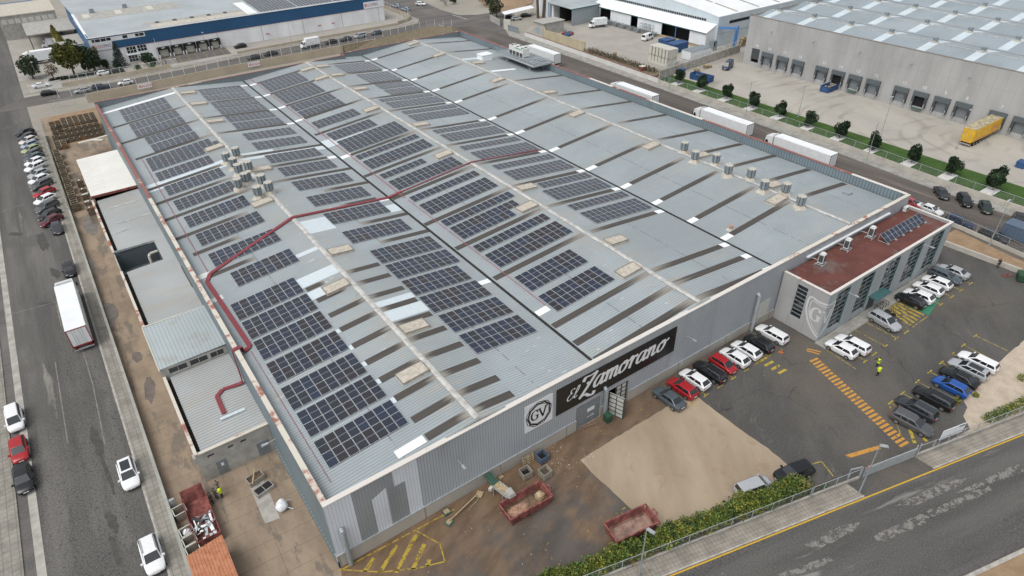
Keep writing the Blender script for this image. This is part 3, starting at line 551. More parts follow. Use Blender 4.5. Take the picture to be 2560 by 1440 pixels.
# beige ridge boxes
BOX="A,10.5;A,31.6;B,17.8;B,40.0;A,61.9;A,90.6;B,75.1;C,60.4;B,128.8;B,119.2;B,105.4;C,128.9;C,119.6;D,129.0;D,119.5;D,105.8;C,91.3;D,76.6;C,34.3;D,18.1;D,40.0;C,11.2;E,133.7;E,118.9;F,106.0;E,90.9;F,76.0;E,61.5;E,39.7;F,31.1;E,11.9;F,15.6"
for e in BOX.split(';'):
    s, y = e.split(','); y = float(y); i = 'ABCDEF'.index(s); r = CX[i+1] if i % 2 == 0 else CX[i]; sg = -1 if i % 2 == 0 else 1
    x0, x1 = sorted((r+sg*.45, r+sg*3.75)); y0, y1 = y-.95, y+.95; z0, z1 = roof_z(x0), roof_z(x1)
    mb = MB(); mb.hexa([(x0,y0,z0),(x1,y0,z1),(x1,y1,z1),(x0,y1,z0),(x0,y0,z0+.34),(x1,y0,z1+.34),(x1,y1,z1+.34),(x0,y1,z0+.34)])
    for k in range(12):
        xx = x0+.12+(x1-x0-.24)*k/11; zz = roof_z(xx)+.34; mb.bx(xx-.05, xx+.05, y0+.08, y1-.08, zz, zz+.035)
    bxo = part(mb, 'skylight_box', 'beige_box', slopes[i]); mb = MB(); zz = lambda x: roof_z(x)+.345
    for (ax, ay, bx_, by) in ((x0,y0,x1,y0),(x0,y1,x1,y1),(x0,y0,x0,y1),(x1,y0,x1,y1)): mb.bar((ax,ay,zz(ax)), (bx_,by,zz(bx_)), .09, .07)
    mb.build('box_rim', 'box_rim', slopes[i])
# walls and parapets.  The facade top and the plinth line are not quite level (the yard falls a little to the right)
def ft(x): return 9.3 + .0045*x
def fp(x): return 1.85 - .0062*x
XE = 100.1
def wall_seg(mb, xa, xb, y0, y1, lo, hi, m=0):
    mb.hexa([(xa,y0,lo(xa)),(xb,y0,lo(xb)),(xb,y1,lo(xb)),(xa,y1,lo(xa)),(xa,y0,hi(xa)),(xb,y0,hi(xb)),(xb,y1,hi(xb)),(xa,y1,hi(xa))], m)
mb = MB()
zc = lambda z: (lambda x: z)
wall_seg(mb, 9.5, 30.1, 0, .3, fp, ft); wall_seg(mb, 30.1, 33.9, 0, .3, zc(3.7), ft); wall_seg(mb, 33.9, 35.2, 0, .3, fp, ft); wall_seg(mb, 35.2, 38.5, 0, .3, zc(3.55), ft); wall_seg(mb, 38.5, XE, 0, .3, fp, ft)
part(mb, 'front_cladding', 'wall_metal')
mb = MB(); wall_seg(mb, 0, 2.63, 0, .3, fp, ft); wall_seg(mb, 4.43, 6.0, 0, .3, fp, lambda x: 6.87+(x-4.43)*.43); wall_seg(mb, 8.0, 9.5, 0, .3, fp, ft); wall_seg(mb, 6.86, 8.0, 0, .3, zc(7.05), ft); part(mb, 'white_painted_cladding', 'wall_metal_white')
mb = MB(); wall_seg(mb, 2.63, 4.43, 0, .3, fp, ft); wall_seg(mb, 4.43, 6.0, 0, .3, lambda x: 6.87+(x-4.43)*.43, ft); wall_seg(mb, 6.0, 6.86, 0, .3, fp, ft); wall_seg(mb, 6.86, 8.0, 0, .3, fp, zc(7.05)); part(mb, 'grey_painted_cladding', 'wall_metal_mid')
mb = MB()
for a, b in ((-.12,30.1),(33.9,35.2),(38.5,67.6)): wall_seg(mb, a, b, -.12, .32, zc(-.1), lambda x: fp(x)-.004)
part(mb, 'concrete_plinth', 'plinth_concrete'); mb = MB()
for a, b in ((0,30.1),(38.5,63)): wall_seg(mb, a, b, -.16, -.004, fp, lambda x: fp(x)+.07)
part(mb, 'plinth_flashing', 'galvanised')
mb = MB(); mb.bx(0, .41, .3, 135.2, 0, 9.3); mb.bx(-.14, 0, -.12, 135.2, -.1, 1.0); part(mb, 'side_wall', 'parapet_y')
mb = MB(); wall_seg(mb, -.06, 67, -.07, .5, ft, lambda x: ft(x)+.1); part(mb, 'parapet_cap', 'cap_white')
mb = MB(); wall_seg(mb, 67, XE, -.07, .5, ft, lambda x: ft(x)+.1); part(mb, 'parapet_cap', 'parapet_cap')
mb = MB(); mb.bx(-.06, .5, .5, 76, 9.3, 9.4); part(mb, 'parapet_cap', 'parapet_cap'); mb = MB(); mb.bx(-.06, .5, 76, 135.1, 9.3, 9.4); part(mb, 'parapet_cap', 'cap_red')
mb = MB(); mb.bx(0, XS, 135.2, 135.5, 0, 9.75); mb.bx(XS-.3, XS, 135.5, 137.2, 0, 9.75); mb.bx(XS-.3, XE, 137.2, 137.5, 0, 9.8); part(mb, 'rear_wall', 'parapet_x')
mb = MB(); mb.bx(-.05, XS+.05, 135.14, 135.56, 9.75, 9.82); mb.bx(XS-.36, XS+.05, 135.56, 137.2, 9.75, 9.82); mb.bx(XS-.36, XE+.05, 137.14, 137.56, 9.8, 9.87); part(mb, 'rear_coping', 'cap_red')
mb = MB(); mb.bx(99.62, XE, .3, 137.2, 0, 9.8); part(mb, 'right_wall', 'parapet_y'); mb = MB(); mb.bx(99.3, 99.62, .5, 137, 8.1, 8.19); part(mb, 'box_gutter', 'valley_gutter')
mb = MB()
for a, b in ((.5,10),(43,58),(70,78)): mb.bx(99.56, XE+.06, a, b, 9.8, 9.88)
part(mb, 'right_coping', 'cap_white'); mb = MB()
for a, b in ((10,43),(58,70),(78,137.1)): mb.bx(99.56, XE+.06, a, b, 9.8, 9.88)
part(mb, 'right_coping', 'cap_red')
# openings of the facade
part(MB().bx(30.15, 33.85, .08, .2, 0, 3.7), 'roller_shutter', 'grey_door'); mb = MB(); mb.bx(31.9, 33.0, .05, .09, 1.9, 2.4); mb.bx(31.9,33.0,.05,.09,1.0,1.05); part(mb, 'door_notice', 'sign_white')
part(MB().bx(35.0, 38.7, 1.2, 1.4, 0, 3.6), 'dark_opening', 'dark_gap')
def leaf(x0, y0, x1, y1, h, name):
    mb = MB(); p, q = Vector((x0,y0,0)), Vector((x1,y1,0)); d = (q-p); n = Vector((-d.y,d.x,0)).normalized()*.05
    mb.hexa([p-n,q-n,q+n,p+n]+[v+Vector((0,0,h)) for v in (p-n,q-n,q+n,p+n)]); o = part(mb, name, 'pale_door'); mb = MB()
    for k in range(6):
        z = .06+(h-.12)*k/5; mb.bar((x0,y0,z), (x1,y1,z), .2, .08)
    for k in range(3): mb.bar(p+d*(k/2)+Vector((0,0,.05)), p+d*(k/2)+Vector((0.001,0,h-.05)), .1, .2)
    mb.build('door_frame', 'dark_steel', o); return o
leaf(36.5, .12, 38.2, .12, 3.5, 'sliding_door'); leaf(35.25, -.15, 35.9, -2.0, 3.4, 'swing_door')
part(MB().bx(63.6, 66.0, -.03, .1, 0, 4.1), 'roller_door', 'pale_door')
for x, zt, zb in ((.98,5.1,-.0),(34.35,4.35,0),(62.35,6.1,0)):
    mb = MB(); mb.path([(x,-.02,zt+.35),(x,-.42,zt+.1),(x,-.42,zb+.1)], .24, 0, 10); part(mb, 'drain_pipe', 'pole_grey' if x < 50 else 'galvanised')
for p in ((13.8,0,6.3),(48,0,6.0),(71.5,-7.3,6.9),(91,-7.3,7.4)):
    mb = MB(); x, y, z = p; mb.path([(x,y,z-.6),(x,y-.35,z+.1),(x,y-1.3,z+.15)], .035); mb.rbx((x,y-1.55), .25, .6, z+.08, z+.2); part(mb, 'wall_lamp', 'galvanised')
mb = MB(); mb.path([(0,12.3,7.2),(-.5,12.3,7.7),(-1.3,12.3,7.6)], .035); mb.rbx((-1.6,12.3), .6, .25, 7.5, 7.62); part(mb, 'wall_lamp', 'galvanised')
part(MB().bx(72.7, 94.4, -.34, -.02, 8.3, 8.5), 'white_gutter', 'new_white')
# roof hook stubs beside the ridges
mb = MB()
for r in (1, 3, 5):
    for k in range(11):
        x = CX[r]+(.9 if k % 2 else -.9); y = 4+12*k; z = roof_z(x); mb.path([(x,y,z),(x,y,z+.25),(x+.25,y+.2,z+.3)], .03)
part(mb, 'roof_hook', 'galvanised')

# ================================================================== SIGNS WITH WRITING
def smooth_pts(pts, k=5):
    out = []; n = len(pts)
    for i in range(n-1):
        p0, p1, p2, p3 = pts[max(0,i-1)], pts[i], pts[i+1], pts[min(n-1,i+2)]
        for j in range(k):
            t = j/k; out.append(tuple(.5*((2*p1[a])+(-p0[a]+p2[a])*t+(2*p0[a]-5*p1[a]+4*p2[a]-p3[a])*t*t+(-p0[a]+3*p1[a]-3*p2[a]+p3[a])*t**3) for a in (0,1)))
    out.append(pts[-1]); return out
def pen(mb, pts, to3, nib=(.13,.05), k=5, sm=True):     # broad-nib pen stroke: the nib is a slanted ellipse
    q = smooth_pts(pts, k) if sm else pts; cnt = pen.z
    for a, b in zip(q[:-1], q[1:]):
        ang = math.atan2(b[1]-a[1], b[0]-a[0]); nx, ny = -sin(ang), cos(ang)
        wd = math.sqrt((nib[0]*nx)**2+(nib[1]*ny)**2)
        ex, ey = cos(ang)*wd*.35, sin(ang)*wd*.35; pen.z += .00002
        P = [(a[0]-ex+nx*wd,a[1]-ey+ny*wd),(b[0]+ex+nx*wd,b[1]+ey+ny*wd),(b[0]+ex-nx*wd,b[1]+ey-ny*wd),(a[0]-ex-nx*wd,a[1]-ey-ny*wd)]
        mb.face([to3(u, v, pen.z) for u, v in P][::-1])
pen.z = 0
GL = {'a':[[(.82,.95),(.45,1.0),(.14,.6),(.12,.2),(.32,0),(.6,.15),(.82,.6),(.92,1.0)],[(.95,1.0),(.84,.3),(.95,0),(1.22,.18)]],
 'm':[[(.0,.75),(.2,1.0),(.2,.5),(.14,0)],[(.2,.55),(.5,.98),(.68,.8),(.62,0)],[(.66,.55),(.98,.98),(1.16,.8),(1.12,.15),(1.2,0),(1.42,.15)]],
 'o':[[(.55,1.0),(.2,.75),(.12,.3),(.35,0),(.7,.15),(.88,.6),(.75,.95),(.55,1.0),(.5,.8)],[(.75,.9),(1.05,.8),(1.25,.95)]],
 'r':[[(.0,.8),(.22,1.1),(.32,.8),(.25,.4),(.2,0)],[(.28,.55),(.5,.95),(.72,1.0),(.8,.85)]],
 'n':[[(.0,.75),(.2,1.0),(.22,.5),(.14,0)],[(.2,.5),(.52,.98),(.74,.85),(.68,.2),(.8,0),(1.05,.18)]],
 'Z':[[(.05,1.45),(.2,1.75),(.7,1.72),(1.35,1.8)],[(1.35,1.8),(.9,1.1),(.45,.45),(.0,-.15)],[(-.05,-.15),(.5,-.02),(1.0,-.35),(1.4,-.45),(1.5,-.2)],[(.5,1.1),(.75,.95)]],
 'E':[[(.75,1.25),(.55,1.4),(.28,1.25),(.35,.9),(.6,.82)],[(.6,.82),(.2,.7),(.05,.3),(.3,0),(.7,.15),(.85,.35)]],
 'l':[[(.1,.4),(.45,.9),(.5,1.4),(.32,1.45),(.2,.9),(.15,.2),(.3,0),(.55,.2)]],
 'G':[[(.95,1.1),(.86,1.35),(.55,1.42),(.2,1.15),(.1,.7),(.2,.25),(.55,0),(.85,.1),(.92,.3),(.92,.62)],[(.65,.62),(1.12,.62)]],
 'V':[[(.1,1.4),(.6,0)],[(.6,0),(1.05,1.4)],[(-.1,1.4),(.35,1.4)],[(.85,1.4),(1.25,1.4)]],
 '2':[[(.1,.9),(.3,1.2),(.6,1.1),(.6,.7),(.1,0),(.7,0)]], '0':[[(.35,1.2),(.05,.6),(.35,0),(.65,.6),(.35,1.2)]], '3':[[(.1,1.2),(.6,1.2),(.3,.7),(.6,.35),(.1,0)]], '1':[[(.1,.9),(.3,1.2),(.3,0)]], '7':[[(.05,1.2),(.65,1.2),(.25,0)]]}
def write(mb, txt, x, y, sc, to3, adv, slant=.0, nib=(.13,.05), sm=True):
    for ch, a in zip(txt, adv):
        for st in GL[ch]:
            pen(mb, [(x+(u+slant*v)*sc, y+v*sc) for u, v in st], to3, (nib[0]*sc, nib[1]*sc), sm=sm and ch != 'V')
        x += a*sc
    return x
SG = thing('sign', 'long black sign with white script name above the loading doors', 'sign', (36.5, 0, 0))
def sloped(x0, x1, z0, z1, y0, y1): return MB().bx(x0-36.5, x1-36.5, y0, y1, z0, z1)
sloped(26.95, 46.05, 4.4, 8.35, -.12, -.02).build('sign_board', 'black_sign', SG)
mb = MB(); t3 = lambda u, v, z: (u-36.5, -.125-z, v)
write(mb, 'Z', 30.4, 5.45, 1.48, t3, [1.2], .18, (.19,.07)); write(mb, 'amorano', 32.3, 5.78, 1.5, t3, [1.18,1.42,1.1,.86,1.18,1.12,1], .2, (.15,.055)); mb.build('lettering', 'sign_white', SG)
mb = MB(); write(mb, 'El', 28.35, 5.8, 1.1, t3, [.85,.6], .3, (.085,.035)); mb.build('small_lettering', 'sign_white', SG)
G2 = thing('sign', 'square white sign with black octagon badge and letters GV on the cladding', 'sign', (24.46, 0, 0))
MB().bx(-1.93, 1.93, -.1, -.02, 4.35, 8.33).build('sign_board', 'sign_white', G2)
def ring(mb, cx, cz, ro, ri, n, to3, jit=.0, ph=0, sx=1, sz=1, z=.0):
    o = [(cx+sx*ro*(1+jit*sin(3.1*i))*cos(ph+2*pi*i/n), cz+sz*ro*(1+jit*sin(3.1*i))*sin(ph+2*pi*i/n)) for i in range(n)]; k = ri/ro
    for i in range(n):
        j = (i+1) % n; a, b = o[i], o[j]; c, d = (cx+(b[0]-cx)*k, cz+(b[1]-cz)*k), (cx+(a[0]-cx)*k, cz+(a[1]-cz)*k)
        mb.face([to3(*a, z), to3(*b, z), to3(*c, z), to3(*d, z)])
mb = MB(); t3 = lambda u, v, z: (u, -.104-z, v)
ring(mb, 0, 6.36, 1.86, 1.76, 9, t3, .03, .2); ring(mb, .03, 6.36, 1.7, 1.47, 9, t3, .04, .35, z=.002); ring(mb, 0, 6.36, 1.38, 1.32, 28, t3, z=.003); mb.build('badge', 'black_sign', G2)
mb = MB(); write(mb, 'GV', -1.12, 5.72, .98, t3, [1.1,1], 0, (.12,.045)); mb.build('lettering', 'black_sign', G2)

# ================================================================== SOLAR ARRAYS
ARR="A,6.73,6.59,8,2;A,6.74,11.53,8,2;A,6.69,16.28,8,2;A,6.73,21.37,8,2;A,6.79,26.34,8,2;A,6.83,31.1,8,2;A,6.79,35.88,8,2;A,8.95,43.35,8,2;A,8.35,50.64,9,2;A,8.31,57.9,9,2;A,8.25,64.98,9,2;A,8.19,72.13,9,2;A,8.17,79.1,9,2;A,8.12,86.12,9,2;A,8,90.6,9,1;A,9.7,92.95,12,1;A,9.15,95.4,11,1;A,9.63,100.6,8,2;A,9.51,105.59,8,2;A,8.95,111.5,9,2;A,8.96,116.43,9,2;A,8.78,122.69,9,2;A,8.8,127.61,9,2;B,27.07,11.49,8,2;B,27.06,16.41,8,2;B,27.02,21.32,8,2;B,26.93,26.07,8,2;B,27.49,30.97,9,2;B,27.47,35.83,9,2;B,26.38,43.29,9,2;B,26.32,50.57,9,2;B,26.36,57.94,9,2;B,26.4,65.15,9,2;B,26.46,72.39,9,2;B,26.42,79.51,9,2;B,26.4,87.36,9,2;B,26.42,93.44,9,2;B,26.42,100.85,9,2;B,26.41,106.01,9,2;B,26.37,111.99,9,2;B,26.37,116.93,9,2;B,26.31,123.13,9,2;B,26.43,128.19,9,2;C,40.89,13.07,9,2;C,40.97,18.61,9,2;C,42.56,25.9,12,2;C,42.5,30.08,12,1;C,40.94,34.68,9,1;C,42.04,36.86,11,1;C,42.57,39.63,12,1;C,42.55,45.5,12,2;C,42.54,50.02,12,1;C,42.53,56.7,12,2;C,40.3,61.26,8,1;C,42.52,67.44,12,2;C,42.53,71.81,12,1;C,42.49,76.25,12,1;C,42.55,79.6,12,2;C,40.84,84.9,9,2;C,40.83,93.06,9,2;C,40.81,101.29,9,2;C,40.85,106.17,9,2;C,40.79,114.7,9,4;C,40.78,125.38,9,4;D,60.02,25.93,11,2;D,60.09,30.17,11,1;D,60.07,35.64,11,2;D,60.61,39.63,10,1;D,59.55,45.61,12,2;D,59.49,50.08,12,1;D,59.54,56.38,12,2;D,59.43,61.09,12,1;D,59.48,67.52,12,2;D,59.52,71.68,12,1;D,59.49,81.31,12,2;D,59.67,85.5,12,1;D,59.41,91.64,12,2;D,59.23,95.7,12,1;D,61.38,101.09,8,2;D,61.54,106.31,8,2;D,61.38,114.34,8,4;D,60.72,125.31,9,4"
def panel_mesh(cell):
    mb = MB(); W, H = 1.07, 2.06; mb.bx(-W/2, W/2, -H/2, H/2, 0, .035, 1); mb.face([(-W/2+.03,-H/2+.03,.037),(W/2-.03,-H/2+.03,.037),(W/2-.03,H/2-.03,.037),(-W/2+.03,H/2-.03,.037)], 0)
    return mb.mesh('solar_panel', [cell, 'pv_frame'])
PMS = [panel_mesh(c) for c in ('cell_navy','cell_blue','cell_brown','cell_slate')]
SD = dict(A='leftmost', B='second', C='third', D='fourth')
cnt = {}; rs = random.Random(5)
for e in ARR.split(';'):
    s, x, y, n, m = e.split(','); x, y, n, m = float(x), float(y), int(n), int(m); i = 'ABCD'.index(s); k = cnt.get(s, 0); cnt[s] = k+1
    lab = f"array of {n*m} solar panels, {ordn(k)} from the front on the {SD[s]} roof slope"
    A = thing('solar_array', lab, 'solar array', (x, y, roof_z(x)), 0, 'solar arrays on the warehouse roof')
    sl = math.atan2(CZ[i+1]-CZ[i], CX[i+1]-CX[i]); A.rotation_euler = (0, -sl, 0)
    mb = MB()
    for r in range(m):
        for dy in (-.55, .55): yy = (r-(m-1)/2)*2.1+dy; mb.bx(-n*.555, n*.555, yy-.03, yy+.03, .03, .09)
    mb.build('mounting_rail', 'pv_frame', A)
    front = y < 40 and s in 'AB'
    for r in range(m):
        for c in range(n):
            me = rs.choices(PMS, [5,4,3,2] if y < 45 else [6,1,1,5])[0]
            place('solar_panel', me, A, ((c-(n-1)/2)*1.108, (r-(m-1)/2)*2.1, .095))
# red cable trays and cables lying on the roof
def roof_path(pts, h): return [tuple(roof_px(s, x, y)+Vector((0,0,h))) for s, x, y in pts]
TR = thing('cable_tray', 'wide red cable tray winding from the left parapet over two roof ridges', 'cable tray')
pts = [(.25,27.2),(2.0,27.6),(1.9,41.6),(1.9,47.8)]; P1 = [(0.1,27.1,9.5),(.8,27.2,9.46),(.95,27.3,8.5),(1.9,27.9,roof_z(1.9)+.14),(1.45,45.6,roof_z(1.45)+.14),(2.3,47.3,roof_z(2.3)+.14)]
p = roof_px(0, 731, 546); P1 += [(p.x*.5+1.15, p.y*.5+23.7, roof_z(p.x*.5+1.15)+.14), (CX[1], p.y, CZ[1]+.2)]; q = roof_px(1, 972, 495); P1 += [(q.x, q.y, roof_z(q.x)+.14), (CX[2], q.y-.1, CZ[2]+.2), (CX[2]+2.6, q.y+.2, roof_z(CX[2]+2.6)+.14)]
mb = MB()
for a, b in zip(P1[:-1], P1[1:]): mb.bar(a, b, .55, .12)
mb.build('tray', 'red_tray', TR)
T2 = thing('cable_tray', 'narrow red cable tray climbing over the middle ridge between solar rows', 'cable tray'); mb = MB(); y0 = q.y+.2
a = (CX[2]+2.7, y0, roof_z(CX[2]+2.7)+.13); r2 = roof_px(3, 1180, 407); b = (CX[3], r2.y, CZ[3]+.2); e_ = roof_px(3, 1352, 375.5); e3 = (e_.x, e_.y, roof_z(e_.x)+.13)
for u, v in ((a,b),(b,e3)): mb.bar(u, v, .26, .09)
mb.build('tray', 'red_tray', T2)
def cable(name, lab, pts, r, mat):
    mb = MB(); mb.path(pts, r, 0, 5); tag(mb.build(name, mat), lab, 'cable', 'cables on the roof')
zz = roof_z(35.9)
cable('roof_cable', 'thin pink cable run along the valley beside the second row of solar arrays, rear half', [(35.4,51.5,roof_z(35.4)+.1),(35.3,135,roof_z(35.3)+.1)], .07, 'pink_cable')
cable('roof_cable', 'thin pink cable run from the red tray towards the front valley patch', [(35.5,50.5,roof_z(35.5)+.1),(35.6,13,roof_z(35.6)+.1)], .05, 'pink_cable')
cable('roof_cable', 'pink cable running back along the left parapet beside the solar arrays', [(2.2,48,roof_z(2.2)+.1),(2.6,97,roof_z(2.6)+.1)], .05, 'pink_cable')
cable('roof_cable', 'faint pink cable on the front left roof corner', [(1.7,27,roof_z(1.7)+.09),(1.8,3,roof_z(1.8)+.09)], .035, 'pink_cable')
# ================================================================== VEHICLES
def loft(mb, secs, m=0):     # secs: list of rings (same count), closed
    b = len(mb.v); n = len(secs[0])
    for r in secs: mb.v += [tuple(p) for p in r]
    for i in range(len(secs)-1):
        for k in range(n):
            k2 = (k+1) % n; mb.f.append((b+i*n+k, b+i*n+k2, b+(i+1)*n+k2, b+(i+1)*n+k)); mb.m.append(m)
    mb.f.append(tuple(b+n-1-k for k in range(n))); mb.m.append(m); e = b+(len(secs)-1)*n; mb.f.append(tuple(e+k for k in range(n))); mb.m.append(m)
CT = dict(   # length, width, height, shoulder profile (t from rear, half width, low, top), cabin base rear/front, roof rear/front
 hatch=(4.25,1.79,1.47,[(-.5,.72,.5,.78),(-.485,.90,.32,.96),(-.40,.97,.24,1.0),(-.2,1,.2,.97),(.1,1,.2,.93),(.28,.99,.2,.90),(.40,.95,.22,.80),(.465,.86,.28,.70),(.5,.66,.4,.58)],(-.48,.27,-.33,.05)),
 suv=(4.5,1.86,1.66,[(-.5,.76,.55,.92),(-.485,.92,.38,1.10),(-.40,.98,.3,1.13),(-.2,1,.26,1.10),(.1,1,.26,1.05),(.28,.99,.26,1.02),(.40,.96,.28,.93),(.465,.88,.34,.82),(.5,.72,.45,.68)],(-.48,.27,-.40,.08)),
 sedan=(4.6,1.82,1.44,[(-.5,.74,.48,.82),(-.48,.90,.32,.95),(-.38,.97,.24,.98),(-.2,1,.2,.95),(.1,1,.2,.92),(.28,.99,.2,.88),(.40,.95,.22,.80),(.465,.86,.28,.70),(.5,.66,.4,.58)],(-.38,.25,-.20,.07)),
 wagon=(4.72,1.83,1.49,[(-.5,.74,.5,.82),(-.485,.91,.32,.99),(-.40,.97,.24,1.01),(-.2,1,.2,.97),(.1,1,.2,.93),(.28,.99,.2,.90),(.40,.95,.22,.80),(.465,.86,.28,.70),(.5,.68,.4,.58)],(-.485,.25,-.42,.06)),
 small=(3.75,1.66,1.5,[(-.5,.74,.5,.82),(-.48,.91,.32,.99),(-.40,.97,.24,1.02),(-.2,1,.2,.99),(.1,1,.2,.96),(.28,.99,.2,.92),(.40,.95,.22,.84),(.465,.86,.28,.72),(.5,.68,.4,.58)],(-.48,.33,-.40,.10)),
 mpv=(4.45,1.82,1.72,[(-.5,.80,.5,.95),(-.485,.94,.32,1.08),(-.40,.98,.24,1.1),(-.2,1,.2,1.05),(.1,1,.2,1.0),(.28,.99,.2,.97),(.40,.95,.22,.90),(.465,.86,.28,.78),(.5,.7,.4,.62)],(-.49,.33,-.45,.14)),
 van=(5.3,1.98,2.25,[(-.5,.92,.5,1.1),(-.49,.97,.36,1.2),(-.40,.99,.28,1.2),(-.2,1,.26,1.18),(.1,1,.26,1.16),(.3,.99,.26,1.12),(.40,.96,.28,1.02),(.465,.9,.34,.9),(.5,.74,.45,.7)],(-.495,.40,-.485,.26)))
CARM = {}
def car_meshes(ty):
    if ty in CARM: return CARM[ty]
    L, W, H, pr, (cb0, cb1, cr0, cr1) = CT[ty]; hw = W/2; R = {}
    mb = MB(); rings = []
    for t, k, lo, hi in pr:
        h = hw*k; x = t*L; md = lo+(hi-lo)*.52
        rings.append([(x,-h*.86,lo),(x,-h,md),(x,-h*.975,hi-.06),(x,-h*.86,hi),(x,-h*.4,hi+.035),(x,h*.4,hi+.035),(x,h*.86,hi),(x,h*.975,hi-.06),(x,h,md),(x,h*.86,lo)])
    loft(mb, rings)
    def sh(x):
        t = x/L
        for a, b in zip(pr[:-1], pr[1:]):
            if a[0] <= t <= b[0]: return a[3]+(b[3]-a[3])*(t-a[0])/(b[0]-a[0])
        return pr[-1][3]
    # cabin
    wb, wr = hw*.90, hw*.70; A = [Vector((cb0*L,-wb,sh(cb0*L)-.03)),Vector((cb1*L,-wb*.93,sh(cb1*L)-.02)),Vector((cb1*L,wb*.93,sh(cb1*L)-.02)),Vector((cb0*L,wb,sh(cb0*L)-.03))]
    B = [Vector((cr0*L,-wr*.97,H-.04)),Vector((cr1*L,-wr,H-.05)),Vector((cr1*L,wr,H-.05)),Vector((cr0*L,wr*.97,H-.04))]
    bm = bmesh.new(); vs = [bm.verts.new(p) for p in A+B]
    for f in ((4,5,6,7),(0,1,5,4),(1,2,6,5),(2,3,7,6),(3,0,4,7)): bm.faces.new([vs[i] for i in f])
    eds = [e for e in bm.edges if any(v in vs[4:] for v in e.verts)]
    bmesh.ops.bevel(bm, geom=eds, offset=.10, segments=3, profile=.6, affect='EDGES'); bm.verts.ensure_lookup_table()
    b0 = len(mb.v); mb.v += [tuple(v.co) for v in bm.verts]; bm.verts.index_update()
    for f in bm.faces: mb.f.append(tuple(b0+v.index for v in f.verts)); mb.m.append(0)
    bm.free()
    R['body'] = (mb.mesh('body', 'paint_white', 50), None)
    def pane(mb, a, b, c, d, u0, u1, v0, v1, off=.022):     # on the quad a,b (bottom) d,c (top)
        n = (b-a).cross(d-a).normalized(); P = []
        for u, v in ((u0,v0),(u1,v0),(u1,v1),(u0,v1)): P.append(a.lerp(b,u).lerp(d.lerp(c,u),v)+n*off)
        mb.face(P)
    m1 = MB(); pane(m1, A[1],A[2],B[2],B[1], .05,.95,.07,.90); R['windscreen'] = (m1.mesh('windscreen', 'car_glass'), None)
    m1 = MB(); pane(m1, A[3],A[0],B[0],B[3], .09,.91,.14,.86); R['rear_window'] = (m1.mesh('rear_window', 'car_glass'), None)
    for sg in (0, 1):
        m1 = MB()
        for u0, u1 in (((.04,.33),(.36,.60),(.63,.93)) if ty in ('wagon','mpv','suv') else ((.45,.70),(.73,.93)) if ty == 'van' else ((.10,.50),(.53,.92))):
            if sg == 0: pane(m1, A[0],A[1],B[1],B[0], u0,u1,.16,.86)
            else: pane(m1, A[2],A[3],B[3],B[2], 1-u1,1-u0,.16,.86)
        R['side_window'+str(sg)] = (m1.mesh('side_window', 'car_glass'), None)
    m1 = MB(); r = .33 if ty != 'small' else .29; m1.tube((0,-.11,0),(0,.11,0), r, 0, 18); R['wheel'] = (m1.mesh('tyre', 'black_rubber', 40), [(L*.305,-hw+.10,r),(L*.305,hw-.10,r),(-L*.30,-hw+.10,r),(-L*.30,hw-.10,r)])
    m1 = MB(); m1.tube((0,-.118,0),(0,.118,0), r*.66, 0, 12); R['rim'] = (m1.mesh('rim', 'rim_metal'), None)
    fx, fz = .468*L, pr[-2][3]-.1
    m1 = MB(); m1.rbx((0,0), .30, .30, 0, .10, 0, 0, .7, .7); R['headlight'] = (m1.mesh('headlight', 'lens_clear'), [(fx-.13,-hw*.69,fz-.02),(fx-.13,hw*.69,fz-.02)])
    m1 = MB(); m1.rbx((0,0), .10, .26, 0, .16 if ty in ('hatch','sedan','small') else .28, 0, 0, .8, .9); R['tail_light'] = (m1.mesh('tail_light', 'lens_red'), [(-.488*L,-hw*.72,.70),(-.488*L,hw*.72,.70)])
    m1 = MB(); m1.bx(-.02,.02,-.26,.26,0,.11); R['number_plate'] = (m1.mesh('number_plate', 'plate_white'), [(.5*L+.0,0,.44),(-.5*L-.005,0,.62)])
    m1 = MB(); m1.rbx((0,0), .2, .24, 0, .15, 0, 0, .8, .9); R['wing_mirror'] = (m1.mesh('wing_mirror', 'paint_white'), [(cb1*L-.25,-hw-.06,sh(cb1*L)),(cb1*L-.25,hw+.06,sh(cb1*L))])
    m1 = MB(); m1.bx(-.03,.03,-hw*.45,hw*.45,0,.16); R['grille'] = (m1.mesh('grille', 'dark_gap'), [(.486*L,0,.5)])
    m1 = MB(); m1.bar((cr0*L+.15,0,0),(cr1*L-.15,0,0),.05,.05); R['roof_rail'] = (m1.mesh('roof_rail', 'rim_metal'), [(0,-wr*.9,H+.01),(0,wr*.9,H+.01)])
    m1 = MB(); m1.face([(cr0*L*.75,-wr*.72,H-.026),(cr1*L*.9-.1,-wr*.72,H-.034),(cr1*L*.9-.1,wr*.72,H-.034),(cr0*L*.75,wr*.72,H-.026)]); R['glass_roof'] = (m1.mesh('glass_roof', 'car_glass'), None)
    CARM[ty] = R; return R
def part_copy(name, me, parent, loc=None, paint=None):
    o = place(name, me, parent, loc)
    if paint: o.material_slots[0].link = 'OBJECT'; o.material_slots[0].material = M(paint)
    return o
